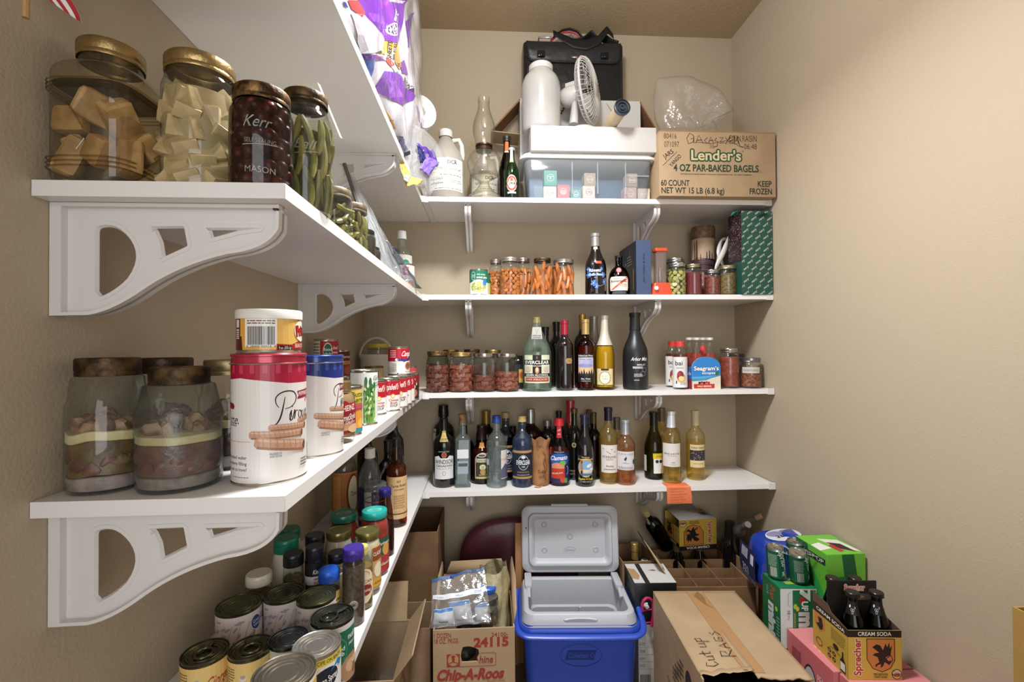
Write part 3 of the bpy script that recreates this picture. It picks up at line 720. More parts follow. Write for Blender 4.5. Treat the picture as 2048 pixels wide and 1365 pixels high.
# ================================================================ left wall, third shelf: meat jars, wafer tins, soup cans
MEAT = M('#4f2a1f', .4, bump=.002, bs=60., col2='#74483a', ns=45., mixp=(.35, .62))
MEATG = M('#4a3a1c', .4, bump=.002, bs=60., col2='#6f5a34', ns=45., mixp=(.35, .62))
FAT = M('#d8cfa4', .45, bump=.0008, bs=60., col2='#c6b988', ns=30.)
GREY = M('#7d716c', .4, bump=.0015, bs=80., col2='#9a8e88', ns=60.)
DRY = M('#6e4c34', .6, bump=.003, bs=55., col2='#a3866a', ns=40., mixp=(.4, .6))
FOG = GL('#f0f2ee', '#aab0ac', .05, 1., .04, '#cdd2d2', .0006, 300.)
def meatjar(x, y, r, h, lr, label, meat, glass, lidm, seed):
 t = mason('jar_of_meat', label, 'jar', x, y, Z3, r, h, lr, lidm, None, cat='preserving jar', sh=.62, nk=.87, lidh=.023, glass=glass, group='meat jars on the third left shelf')
 k = .965; z = h*.015
 def band(nm, z0, z1, mat, wob=.004, rr=k):
  n = 48; vs = []; fs = []
  for j, zz in enumerate((z0, z0+.001, z1-.001, z1)):
   for i in range(n):
    a = 2*PI*i/n; q = r*rr*(1 if j in (1, 2) else .97)*(1 if zz > h*.05 else .93)
    vs.append((math.cos(a)*q, math.sin(a)*q, zz+(wob*noise.noise(Vector((math.cos(a)*1.6, math.sin(a)*1.6, seed+round(zz*1000)*.0)) + Vector((0, 0, seed)))*(0 if j < 2 and z0 < .01 else 1))))
  for j in range(3): fs += [(j*n+i, j*n+(i+1) % n, j*n+n+(i+1) % n, j*n+n+i) for i in range(n)]
  fs += [tuple(range(n))[::-1], tuple(range(3*n, 4*n))]
  part(nm, G().add(vs, fs), mat, t)
 band('broth_layer', .005, h*.13, GREY, .002)
 band('meat_layer', h*.13, h*.385, meat, .004, .91)
 band('fat_layer', h*.385, h*.455, FAT, .004)
 Qr = random.Random(seed)
 for i in range(13):
  a = Qr.uniform(0, 2*PI); rr = r*.85*math.sqrt(Qr.random()); s_ = Qr.uniform(.010, .017)
  o = part('meat_piece', G().ball((0, 0, 0), (s_, s_*.8, s_*.65), 12, nz=.5, seed=seed+i), DRY, t)
  o.location = (math.cos(a)*rr*.82, math.sin(a)*rr*.82, h*.46+Qr.uniform(0, .014)*(1 if rr < r*.5 else .4)); o.rotation_euler = (i, i*.7, i*1.3)
 for i in range(15):
  a = 2*PI*i/15+seed; s_ = Qr.uniform(.008, .0115); rr = r*.865
  o = part('meat_piece', G().ball((0, 0, 0), (s_*1.15, s_*.38, s_*.8), 12, nz=.5, seed=seed+40+i), Qr.choice([meat, MEAT, M('#6e4436', .35, bump=.0015, bs=80., col2='#54302a')]), t)
  o.location = (math.cos(a)*rr, math.sin(a)*rr, h*Qr.uniform(.17, .35)); o.rotation_euler = (Qr.uniform(-.2, .2), Qr.uniform(-.7, .7), a+PI/2)
 return t
x, y, r = fit(113, 290, 860, Y=-1.458); x = max(x, r+.003)
meatjar(x, y, r, topz(210, 716, y)-Z3, r*.79, 'jar of greenish brown layered meat against the wall, behind the nearest meat jar', MEATG, CLEAR, RUSTY, 3)
x, y, r = fit(265, 447, 860, Y=-1.455)
x2, y2, r2 = x, y, r
meatjar(x, y, r, topz(355, 734, y)-Z3, r*.70, 'fogged jar of red layered meat with a rusty lid, nearest the white shelf end', MEAT, FOG, RUSTY, 8)
x, y, r = fit(270, 380, 800, Y=-1.352)
meatjar(max(x, .046), y, .043, topz(320, 716, y)-Z3, .036, 'jar with a dark bumpy lid behind the two front meat jars', MEATG, CLEAR, M('#3a2a1a', .4, .6, bump=.001, bs=150.), 14)
x, y, r = fit(388, 480, 800, Y=-1.355)
meatjar(.142, -1.352, .041, topz(425, 720, -1.352)-Z3, .0345, 'jar of dark layered meat half hidden by the red wafer tin', M('#3a1f18', .4), CLEAR, M('#8a7a55', .35, .7), 19)
def wafer(d, x0, y0, x1, y1, wd, col='#c2957a', uv=None, end=True):
 a = Vector(uv(x0, y0)); b = Vector(uv(x1, y1)); t_ = (b-a).normalized(); n_ = Vector((-t_.y, t_.x))*wd/2
 pts = [a+n_, a-t_*wd*.28+n_*.5, a-t_*wd*.28-n_*.5, a-n_, b-n_, b+t_*wd*.2, b+n_]
 d.poly([(p.x, p.y) for p in pts], col)
 d.poly([(p.x, p.y) for p in (a-n_, b-n_, b-n_*.55, a-n_*.55)], '#9c7058')
 d.poly([(p.x, p.y) for p in (a+n_*.35, b+n_*.35, b+n_*.75, a+n_*.75)], '#d8b196')
 L = (b-a).length
 for i in range(int(L/(wd*.55))):
  c = a+t_*wd*(.3+.55*i); d.line([((c+n_*.95).x, (c+n_*.95).y), ((c+t_*wd*.15).x, (c+t_*wd*.15).y), ((c+t_*wd*.22-n_*.9).x, (c+t_*wd*.22-n_*.9).y)], wd*.05, '#a47a62')
 Qr = random.Random(int(x0))
 for i in range(26):
  c = a+t_*L*Qr.random()+n_*Qr.uniform(-.85, .85); d.ell(c.x, c.y, wd*.035, wd*.022, '#7a4f3a', 5)
 if end:
  ang = math.atan2(t_.y, t_.x); d.ell(b.x, b.y, wd*.22, wd*.5, '#a77a60', 14, ang); d.ell(b.x, b.y, wd*.15, wd*.36, '#4a3430', 14, ang); d.ell(b.x+wd*.02, b.y, wd*.06, wd*.18, '#8b6a5c', 10, ang)
def script_P(d, s, ox, oy, col, k=1.):
 """a swashed capital P and the start of its word in brush script; s = metres per unit"""
 def c(pts, wd):
  o = [(ox+p[0]*s, oy+p[1]*s) for p in pts]; d.line(o, [q*s*1.5 for q in wd], col)
 def sm(p, n=6):
  o = []
  for i in range(len(p)-1):
   p0 = p[max(i-1, 0)]; p1 = p[i]; p2 = p[i+1]; p3 = p[min(i+2, len(p)-1)]
   for j in range(n):
    t_ = j/n; o.append(tuple(.5*((2*p1[q])+(-p0[q]+p2[q])*t_+(2*p0[q]-5*p1[q]+4*p2[q]-p3[q])*t_*t_+(-p0[q]+3*p1[q]-3*p2[q]+p3[q])*t_**3) for q in (0, 1)))
  return o+[p[-1]]
 def st(p, w0, w1): q = sm(p); n = len(q); c(q, [w0+(w1-w0)*math.sin(PI*i/(n-1)) for i in range(n)])
 st([(62, 195), (48, 120), (30, 50), (8, 10), (-8, 2)], 3, 7)
 st([(20, 120), (2, 150), (0, 190), (30, 222), (80, 235), (128, 225), (150, 190), (140, 150), (105, 118), (62, 108)], 3, 6)
 st([(112, 40), (108, 75), (112, 92)], 3, 6); st([(104, 20), (98, 60), (110, 95)], 3, 6); d.ell(ox+118*s, oy+118*s, 4*s, 4*s, col, 8)
 st([(98, 55), (96, 30), (106, 20), (120, 34), (134, 80), (138, 92), (140, 60), (134, 28), (140, 62), (152, 86), (170, 84)], 3, 6)
 st([(196, 80), (182, 84), (174, 60), (178, 34), (192, 28), (204, 50), (202, 74), (194, 82), (204, 70), (220, 82)], 3, 6)
 st([(220, 82), (218, 45), (228, 30), (244, 50), (250, 84), (248, 48), (256, 32), (272, 55)], 3, 6)
 st([(272, 55), (285, 70), (283, 86), (273, 80), (272, 50), (282, 30), (300, 50)], 3, 6)
def wafer_tin(label, x, y, r, h, cx, hw, y0, y1, col, col2, lidcol, rz, wl, full=True):
 t = thing('wafer_tin', label, 'tin', x, y, Z3, rz, 'wafer tins on the third left shelf')
 part('tin_body', G().lathe([(0, .002), (r*.97, .002), (r*1.012, 0), (r*1.015, .002), (r*.99, .0035), (r*.99, h*.93)], 56), TIN, t)
 part('lid', G().lathe([(r*1.0, h*.915), (r*1.03, h*.918), (r*1.03, h*.925), (r*1.005, h*.93), (r*1.0, h*.975), (r*1.025, h*.98), (r*1.025, h*.992), (r*.99, h), (r*.93, h), (r*.92, h-.002), (0, h-.002)], 56), M(lidcol, .25, .35, coat=.4), t, 'coloured slip lid with silver rim')
 part('lid_rim', G().lathe([(r*1.032, h*.917), (r*1.038, h*.921), (r*1.032, h*.925)], 56), TIN, t)
 uv = lambda px, py: (r*math.asin(max(-1, min(1, (px-cx)/hw))), h*(y1-py)/(y1-y0))
 d = D(); d.rect(-PI*r, .004, PI*r, h*.915, '#e2dedb')
 pts = [uv(cx+hw*q, 0) for q in (-1, 1)]
 top = h*.915; d.poly([(-PI*r, top), (-PI*r, h*.80), (-r*1.4, h*.80), (-r*.8, h*.815), (-r*.2, h*.795), (r*.5, h*.768), (r*1.5, h*.765), (PI*r, h*.78), (PI*r, top)], col)
 for i in range(9): d.rect(-r*1.5+i*r*.33, h*.85, -r*1.5+i*r*.33+r*.12, top, col2)
 # farm ribbon
 a = uv(521, 0)[0]
 d.poly([(r*.78, h*.70), (r*.83, h*.665), (r*.78, h*.635), (r*1.9, h*.655), (r*1.85, h*.69), (r*1.9, h*.725)], '#8f1f2b'); d.text('PEPPERIDGE FARM', r*1.32, h*.680, .0052, '#efe6df', w=r*.95, bold=.02, rot=.03)
 d.poly([(r*1.18, h*.635), (r*1.30, h*.652), (r*1.42, h*.640), (r*1.42, h*.61), (r*1.18, h*.605)], '#b8463a'); d.rect(r*1.25, h*.605, r*1.35, h*.63, '#efe6df')
 script_P(d, h/930, r*(.15 if full else .5), h*.455, '#1c1718')
 if full:
  d.text('tte.', -r*1.05, h*.50, .011, '#1c1718', shear=.35, res=4); d.text('Chocolate', -r*1.2, h*.46, .004, '#5a4a40'); d.poly([(-r*1.9, h*.64), (-r*1.1, h*.62), (-r*1.05, h*.595), (-r*1.1, h*.575), (-r*1.9, h*.59)], '#8f1f2b')
  for i, s_ in enumerate(('toasted rolled wafer', 'dreamy creamy filling', "what's not to love?")): d.text(s_, -r*.60, h*(.215-.045*i), .0042, '#3a3434', al='r', bold=.005)
  d.line([(-r*2, h*.335), (-r*.5, h*.335)], .0012, '#d7b79c'); d.lines(-r*1.1, h*.06, -r*.55, h*.075, 1, '#8c8480')
 for x0_, y0_, x1_, y1_, wd in wl: wafer(d, x0_, y0_, x1_, y1_, wd, uv=uv)
 d.text('ENLARGED TO', r*.15, h*.236, .0026, '#5c5450', w=r*.3); d.text('SHOW TEXTURE', r*.15, h*.215, .0026, '#5c5450', w=r*.3)
 d.lines(r*.9, h*.10, r*1.25, h*.17, 3, '#6d6560'); d.bars(r*1.6, h*.08, r*2.2, h*.25, '#2b2626')
 d.clip(-PI*r, .003, PI*r, h*.915)
 d.build('printed_label', t, cyl(r*.995), du=r*.12, rough=.28, step=.00006)
 return t
x, y, r = stand(461, 613, 972, Z3, 850)
print('red tin', x, y, r)
y = max(y, -1.43); x, y, r = fit(461, 613, 850, Y=y)
h = topz(537, 707, y)-Z3
wafer_tin('tall wafer tin with a red lid and cream label, under the small snack can', x, y, r, h, 537, 76, 705, 970, '#a8193a', '#c0405a', '#b02a45', facing(x, y), [(594, 846, 611, 842, .0085), (538, 855, 606, 858, .0085), (503, 868, 599, 872, .0105), (515, 884, 603, 900, .0150)])
xt, yt, rt, ht = x, y, r, h
r = .95*r; y = -1.268
y = -1.278; x = rtan(687, 850, y, r)
print('blue tin', x, y, r)
wafer_tin('tall wafer tin with a blue lid, behind the red lidded wafer tin', x, y, r, topz(640, 710, y)-Z3, 624, 63, 710, 916, '#1f2f7c', '#3a55a8', '#24418f', facing(x, y)+.18, [(646, 820, 684, 825, .008), (612, 832, 683, 842, .010), (622, 849, 685, 864, .0145)], False)
# snack can on the red tin
def frit(d, r, h):
 d.rect(-PI*r, h*.06, PI*r, h*.86, '#d9a24a'); d.rect(-r*.3, h*.1, r*1.0, h*.82, '#e2b663'); d.poly([(-r*1.6, h*.06), (-r*1.6, h*.3), (-r*.95, h*.42), (-r*.9, h*.06)], '#4a1a14')
 d.rect(-PI*r, h*.06, -r*1.02, h*.86, '#5a2016'); d.rect(-r*1.3, h*.62, -r*1.08, h*.8, '#e6ddd2'); d.rect(-r*1.3, h*.36, -r*1.08, h*.58, '#e6ddd2'); d.lines(-r*1.3, h*.38, -r*1.08, h*.56, 4, '#3a2a24')
 d.rect(-r*.78, h*.17, r*.22, h*.84, '#e9e4df'); d.bars(-r*.68, h*.22, r*.14, h*.64, '#2a2830', 30); d.lines(-r*.7, h*.69, r*.16, h*.80, 2, '#6a4a44'); d.text('0  28400 00024  4', -r*.27, h*.185, .0028, '#2a2830', w=r*.9)
 d.poly([(r*.2, h*.07), (r*.2, h*.24), (r*.7, h*.22), (r*1.2, h*.34), (PI*r, h*.4), (PI*r, h*.07)], '#a5281f'); d.rect(r*.24, h*.1, r*.72, h*.2, '#241418'); d.text('9 oz. (255.1g)', r*.48, h*.15, .0036, '#efe6da', w=r*.42)
 d.ell(r*1.25, h*.56, r*.42, h*.26, '#f0e6d6'); d.text('Fritos', r*1.3, h*.57, .013, '#c8201f', w=r*.75, bold=.03, rot=.12, out='#5a1410'); d.text('BEAN DIP', r*1.1, h*.2, .0055, '#f0e6d6', w=r*.5)
t = can('snack_can', 'short yellow bean dip can with white lid on top of the red wafer tin', xt-.001, yt+.002, Z3+ht-.001, rt*.86, .058, frit, base='#d9a24a', rough=.25)
part('plastic_lid', G().lathe([(rt*.885, .0475), (rt*.90, .048), (rt*.90, .0585), (rt*.87, .0605), (rt*.8, .0605), (rt*.79, .0595), (0, .0595)], 48), M('#e2dfd8', .4), t, 'white plastic lid')
# ================================================================ third left shelf, towards the corner: cans and jars
def campbell(word, small, off=0., lo=True):
 def f(d, r, h):
  d.rect(-PI*r, h*.50, PI*r, h*.97, '#b3192a'); d.rect(-PI*r, .004, PI*r, h*.50, '#e6e1dc')
  d.text("Campbell's", off*r, h*.76, .0155, '#f1ece6', shear=.38, w=r*1.7, bold=.025, res=4)
  d.ell(off*r+r*.25, h*.48, r*.2, r*.2, '#c9a04a'); d.ell(off*r+r*.25, h*.48, r*.15, r*.15, '#e8d9a0')
  for i, w_ in enumerate(small): d.text(w_, off*r+r*.35, h*(.36-.085*i), .0062, '#a3202c' if i < len(small)-1 else '#2c2626', bold=.02)
  d.lines(-r*1.1, h*.12, -r*.4, h*.3, 5, '#b9b1ab')
 return f
def nutrition(d, r, h, u): d.rect(u, h*.12, u+r*.55, h*.46, '#d7d1cc'); d.lines(u+.001, h*.14, u+r*.53, h*.44, 8, '#6b6461')
def stack(x, y, r, h, label, **k): return can('food_can', label, x, y, Z3, r, h, **k)
# gravy jar, vegetable can, tall asparagus can
y, r = -1.190, .034; x = rtan(711, 840, y, r)
def heinz(d, r, h):
 d.poly([(-r*1.5, h*.18), (-r*1.5, h*.70), (r*.5, h*.70), (r*.7, h*.66), (PI*r*.9, h*.66), (PI*r*.9, h*.22), (r*.2, h*.16)], '#8c1a22'); d.poly([(r*.15, h*.22), (r*.15, h*.34), (r*1.6, h*.30), (r*1.6, h*.20)], '#c79a73')
 d.poly([(r*.05, h*.58), (r*.35, h*.66), (r*1.4, h*.66), (r*1.4, h*.52), (r*.05, h*.5)], '#a61f2b'); d.text('HEINZ', r*.72, h*.585, .010, '#f0e8df', w=r*.8, bold=.03, rot=.1); d.text('HomeStyle', r*.60, h*.43, .011, '#f0e8df', shear=.3, w=r*1.25, bold=.02, rot=.12); d.text('GRAVY', r*.8, h*.345, .005, '#f0e8df', bold=.02)
 d.ell(r*1.1, h*.24, r*.5, h*.07, '#d9b48e')
t = bottle('gravy_jar', 'gravy jar with gold lid and red label beside the blue wafer tin', x, y, Z3, r, topz(694, 764, y)-Z3, lambda r, h: [(0, .004), (r*.8, 0), (r*.97, .004), (r, .01), (r, h*.66), (r*.96, h*.74), (r*.80, h*.83), (r*.74, h*.86), (r*.74, h)], CLEAR, GOLD, .88, 1.05, 1.0, M('#a5835a', .4), .80, heinz, cat='jar', capname='lid')
y, r = -1.118, .033; x = rtan(724, 830, y, r)
def butter(d, r, h): d.rect(-PI*r, .005, PI*r, h*.97, '#a9743a'); d.rect(r*.3, h*.66, r*1.5, h*.93, '#d9c25a'); d.text('Butter', r*.95, h*.84, .010, '#5d6b1f', bold=.03); d.text('Kernel', r*.95, h*.73, .010, '#5d6b1f', bold=.03); d.rect(r*.3, h*.54, r*1.5, h*.62, '#c24a63'); d.ell(r*.9, h*.33, r*.6, h*.18, '#dd9a3d'); d.ell(r*1.1, h*.25, r*.3, h*.1, '#e9b65b'); d.rect(r*.2, h*.07, r*1.5, h*.15, '#2d8797')
stack(x, y, r, topz(718, 772, y)-Z3, 'vegetable can squeezed between the gravy jar and the tall asparagus can', dec=butter)
x, y, r = stand(701, 755.5, 853, Z3, 800); h = topz(728, 740, y)-Z3; print('asp', x, y, r, h)
def asparagus(d, r, h):
 d.rect(-PI*r, h*.86, PI*r, h*.985, '#e4e6e4'); R_ = random.Random(4)
 d.rect(-r*.62, h*.70, -r*.1, h*.72, '#4a4a4a')
 for i in range(15):
  u = r*(.02+.055*i); c = R_.choice(['#6f9a3f', '#3f7a3a', '#8ab054', '#a9c46d', '#2f6334']); tp = h*(.66+.10*math.sin(i*.9)+.06*(i % 3)); d.line([(u+r*.02*math.sin(i), h*.05), (u, h*.35), (u+r*.03*math.cos(i), tp-.012)], [.0050, .0058, .0050], c); d.ell(u+r*.03*math.cos(i), tp-.010, .0036, .011, R_.choice(['#2f6b3c', '#447c35']), 10)
 for i in range(34): d.ell(r*R_.uniform(.0, .85), h*R_.uniform(.1, .68), .0022, .0045, R_.choice(['#26603a', '#9cc06a', '#d5dfae', '#3d7d3f']), 6, R_.uniform(-.5, .5))
 d.text('Gr', r*.98, h*.86, .010, '#2f7a6a', shear=.2); d.text('Gi', r*1.05, h*.74, .010, '#2f7a6a', shear=.2)
can('food_can', 'tall white can printed with green asparagus spears, standing in front of soup cans', x, y, Z3, r, h, asparagus, base='#e4e5e2')
def gg(d, r, h): d.text('Green', r*.3, h*.80, .011, '#2f7a6a', shear=.2); d.text('Giant', r*.4, h*.66, .011, '#2f7a6a', shear=.2); d.poly([(r*.55, h*.62), (r*.95, h*.62), (r*.75, h*.95)], '#27504a'); d.rect(-PI*r, .01, PI*r, h*.5, '#7fae7b')
stack(.155, y-.015, .035, topz(690, 742, y)-Z3, 'pale green labelled vegetable can behind the gravy jar', dec=gg, base='#cfdfe2')
# stacked cans by the wall
def fc(d, r, h): d.rect(-PI*r, h*.4, PI*r, h*.97, '#a9232e'); d.rect(-PI*r, h*.28, PI*r, h*.42, '#2b6b42'); d.rect(-r*1.6, h*.05, -r*.48, h*.95, '#cfcbbd'); d.lines(-r*1.3, h*.1, -r*.55, h*.9, 9, '#5b574f'); d.ell(r*.13, h*.62, r*.38, h*.27, '#e8e4da'); d.ell(r*.13, h*.62, r*.34, h*.24, '#1f6148'); d.text('food', r*.13, h*.69, .0085, '#f0ece4', bold=.03); d.text('club', r*.13, h*.55, .0085, '#f0ece4', bold=.03); d.text('diced', r*.80, h*.74, .0095, '#f0ece4', w=r*.5, bold=.02); d.text('tomatoes', r*.80, h*.60, .007, '#f0ece4', w=r*.55, bold=.02); d.text('in juice', r*.8, h*.35, .0045, '#f0ece4')
x, y, r = fit(627, 677, 690, r=.035); zt = topz(652, 679, y)
hl = zt-.098-Z3
can('food_can', 'plain can beneath the diced tomatoes can behind the blue wafer tin', x, y, Z3, r, hl-.001, None, base='#b9b1a4')
can('food_can', 'red diced tomatoes can with a round green badge, on another can by the left wall', x, y, Z3+hl, r, .098, fc, base='#a9232e')
x, y, r = fit(660, 699.5, 715, r=.031); zt = topz(682, 700, y); hl = zt-.092-Z3
def horm(d, r, h): d.rect(-PI*r, h*.1, PI*r, h*.5, '#8a3a24'); d.rect(-PI*r, h*.47, PI*r, h*.6, '#c79a4a'); d.text('Chili', r*.75, h*.53, .006, '#5a1a14'); d.text('Hormel', r*.7, h*.75, .009, '#f0e6da', bold=.03); d.ell(r*.9, h*.25, r*.5, h*.16, '#b45a3c')
can('food_can', 'plain can under the dark red chili can', x, y, Z3, r, hl-.001, None, base='#9d9486')
can('food_can', 'dark red chili can stacked right of the diced tomatoes can', x, y, Z3+hl, r, .092, horm, base='#5e1218')
# soup cans along the front edge
for i, (x1, yt, y, lb, wd) in enumerate([(773, 760, -.835, 'red and white chicken noodle soup can directly right of the asparagus can', ('Chicken', 'Noodle', 'SOUP')),
  (800, 757, -.768, 'red and white chicken broth soup can, second along the shelf front', ('Chicken', 'Broth', 'SOUP')),
  (815, 753, -.701, 'red and white tomato soup can right of the chicken broth can', ('Tomato', 'SOUP')),
  (823, 751, -.634, 'red and white soup can directly beneath the topmost soup can', ('Soup',)),
  (829, 750, -.567, 'red and white soup can last in the row, before the bean can', ('Soup',))]):
 r = .0325; x = rtan(x1, 790, y, r)
 can('soup_can', lb, x, y, Z3, r, topz(x1-20, yt, y)-Z3, campbell('', wd, .15), group='red and white soup cans on the third left shelf', rough=.3)
 if i == 3: cx, cy, ct = x, y, topz(x1-20, yt, y)
def camp_side(d, r, h): campbell('', (' ',), 1.15)(d, r, h); nutrition(d, r, h, -r*.75); d.rect(-r*1.2, h*.50, -r*.15, h*.95, '#a51826'); d.lines(-r*.9, h*.62, -r*.25, h*.9, 4, '#e0b8b8'); d.ell(-r*.2, h*.55, r*.14, r*.14, '#e8e6ea'); d.poly([(-r*.15, h*.58), (r*.2, h*.60), (r*.5, h*.56), (r*1.4, h*.66), (r*1.4, h*.58), (r*.5, h*.48), (r*.2, h*.53), (-r*.15, h*.53)], '#2b3f86'); d.ell(r*.95, h*.34, r*.36, h*.14, '#b98a6c'); d.ell(r*.95, h*.34, r*.29, h*.11, '#8b4a3a'); d.text('French', r*.95, h*.14, .005, '#8c2028'); d.ell(-r*.1, h*.07, r*.08, r*.08, '#3a3838')
can('soup_can', 'topmost red and white soup can, standing on another soup can', cx-.006, cy+.002, ct, .0322, topz(796, 694, cy)-ct, camp_side, group='red and white soup cans on the third left shelf', rough=.3)
def cran(d, r, h): d.rect(-PI*r, h*.3, PI*r, h*.97, '#4a1c2a'); d.ell(-r*.2, h*.8, r*.4, h*.2, '#d8c9b0'); d.ell(r*.45, h*.7, r*.35, h*.14, '#e4e8f0'); d.ell(r*.45, h*.7, r*.25, h*.09, '#3a5aa8')
x, y, r = fit(752, 782, 750, r=.033); can('food_can', 'dark cranberry can seen over the first soup can', .185, -.70, Z3, .033, topz(765, 739, -.70)-Z3, cran)
def brn(d, r, h): d.rect(-PI*r, h*.62, PI*r, h*.95, '#7d1a24'); d.text('Bush', r*.3, h*.78, .008, '#f0e2d0', bold=.03); d.ell(r*.3, h*.5, r*.35, h*.1, '#e0d8c8'); d.ell(r*.5, h*.27, r*.4, h*.14, '#a86a5a'); d.text('B', r*.8, h*.6, .008, '#f0e2d0')
y = -.498; x = rtan(838, 770, y, .0315)
can('food_can', 'brown and red bean can at the corner end of the third left shelf', x, y, Z3, .0315, topz(830, 746, y)-Z3, brn, base='#3a1a16')
def org(d, r, h): d.rect(-PI*r, h*.1, PI*r, h*.45, '#e4e0d8'); d.rect(-PI*r, h*.45, PI*r, h*.68, '#d98a4a'); d.rect(-PI*r, h*.68, PI*r, h*.97, '#c4404a'); d.text('fruit cocktail', r*.4, h*.82, .006, '#f0e2c0')
can('food_can', 'orange, red and white can behind the bean can in the corner', rtan(832.5, 740, -.40, .031), -.40, Z3, .031, topz(820, 733, -.40)-Z3, org)
# bucket with jar in the corner
x, y, r = fit(713, 792, 720, Y=-.13)
x = max(x, .075); h = topz(750, 709, y)-Z3; r = .066
t = thing('plastic_tub', 'white plastic tub with an upright carrying handle, back in the corner', 'tub', x, y, Z3, 0)
part('tub_body', G().lathe([(0, .002), (r*.84, .002), (r*.86, 0), (r*.99, h*.88), (r*1.05, h*.89), (r*1.08, h*.95), (r*1.08, h), (r*1.03, h), (r*.98, h*.9), (r*.84, .006), (0, .006)], 40), M('#cfcabc', .4), t)
g = G().tube([(r*1.0*math.cos(a), .012*math.sin(a)-.01, h*.93+r*1.2*math.sin(a)) for a in [PI*i/16 for i in range(17)]], .006, 8, flat=.6)
part('handle', g, M('#d2cdc0', .4), t)
t = mason('jar_with_yellow_lid', 'glass jar with a yellow lid inside the corner tub', 'jar', x+.008, y, Z3+.0065, .044, topz(760, 688, y)-Z3-.0065, .045, M('#c9b23c', .4), M('#5d5238', .4), .3, cat='jar')
x, y, r = fit(758, 790, 728, r=.03); bottle('brown_bottle', 'small brown bottle behind the topmost soup can', .19, -.29, Z3, .028, topz(768, 718, -.29)-Z3, spirit, M('#4a2412', .1, coat=.5), None)
can('food_can', 'golden lidded can in front of the corner tub', .125, -.36, Z3, .034, topz(745, 733, -.36)-Z3, None, lidmat=M('#8d7f48', .35, .7), base='#b9a878')
# ================================================================ bottom left shelf: cans, spices, sauces
def dpos(px, py, Y=None, h=None):
 p = at(px, py, Y=Y) if Y is not None else at(px, py, Z=Z4+h); return p.x, p.y, p.z-Z4
LIDD = M('#63624e', .22, .85); LIDO = M('#5d6047', .25, .8)
def giorgio(d, r, h):
 d.rect(-PI*r, h*.1, PI*r, h*.95, '#e3c27a'); d.lines(-r*1.35, h*.25, -r*.75, h*.86, 14, '#8a6a3c'); d.ell(-r*.35, h*.70, r*.17, r*.17, '#d9d2c8'); d.ell(-r*.35, h*.72, r*.12, r*.09, '#b79a8a')
 d.text('Giorgio', r*.62, h*.66, .016, '#a83a2c', shear=.4, w=r*1.15, bold=.01, rot=.08, res=4); d.poly([(0, h*.1), (0, h*.44), (r*.2, h*.47), (PI*r*.8, h*.5), (PI*r*.8, h*.1)], '#231d1b'); d.text('PIECES & STEMS', r*.75, h*.38, .0070, '#efe9df', w=r*1.2, bold=.02, shear=.2, rot=.05); d.text('MUSHROOMS', r*.78, h*.25, .0058, '#efe9df', w=r*.9, rot=.05)
 d.ell(r*.9, h*.08, r*.5, h*.1, '#c09a70'); d.bars(-r*1.0, 0.004, -r*.4, h*.2, '#2a2424')
x, y, h = dpos(416, 1303, h=.092); can('mushroom_can', 'yellow mushroom can with a pull tab, nearest the wall on the bottom shelf', x-.004, y, Z4, .0325, h, giorgio, LIDD, True, group='yellow mushroom cans on the bottom left shelf', tabrot=-.3)
x, y, h = dpos(502, 1294, h=.092); can('mushroom_can', 'yellow mushroom can with a pull tab, second from the wall', x, y, Z4, .0315, h, giorgio, LIDD, True, group='yellow mushroom cans on the bottom left shelf', tabrot=.1)
def grn(d, r, h): d.rect(-PI*r, .01, PI*r, h*.93, '#1c5a44'); d.rect(-PI*r, h*.8, PI*r, h*.93, '#cfd4c8'); d.text('beans', r*.3, h*.6, .01, '#e8e6de')
x, y, h = dpos(576, 1284, h=.094); can('food_can', 'dark lidded green labelled can behind the cranberry sauce can', x-.004, y+.012, Z4, .029, h, grn, M('#5a5d63', .2, .9))
def ocean(d, r, h):
 d.rect(-PI*r, h*.84, PI*r, h*.95, '#d9c23c'); d.text('TRY RECIPE ON BACK', r*.3, h*.895, .0055, '#2c3444', w=r*1.7, bold=.01); d.ell(r*.38, h*.66, r*.62, h*.165, '#e6e6e8', rot=.15); d.ell(r*.38, h*.65, r*.58, h*.15, '#1d2634', rot=.15); d.poly([(r*.55, h*.72), (r*.95, h*.84), (r*1.25, h*.80), (r*1.1, h*.72), (r*.9, h*.78)], '#2f7fc0'); d.text('Ocean Spray', r*.38, h*.635, .0088, '#f2f0ee', w=r*1.05, bold=.03, rot=.12)
 d.text('WHOLE BERRY', r*.4, h*.42, .0068, '#39424e', w=r*1.1); d.text('CRANBERRY', r*.5, h*.28, .0105, '#b02436', w=r*1.3, bold=.03); d.text('SAUCE', r*.5, h*.13, .008, '#b02436', bold=.02)
x, y, h = dpos(634, 1288, h=.104); can('cranberry_can', 'white cranberry sauce can with a bright silver lid and yellow top band', x, y, Z4, .0345, h, ocean, M('#d6d4cf', .2, .9), base='#e6e4e2')
def yl(d, r, h): d.rect(-PI*r, .01, PI*r, h*.9, '#d8b45a'); d.text('pumpkin', 0, h*.6, .012, '#7a3a1c')
x, y, h = dpos(569, 1344, h=.112); can('food_can', 'large can with a ribbed silver lid at the bottom edge, nearest the viewer', x, y, Z4, .0405, h, yl, M('#b5b1a6', .22, .92))
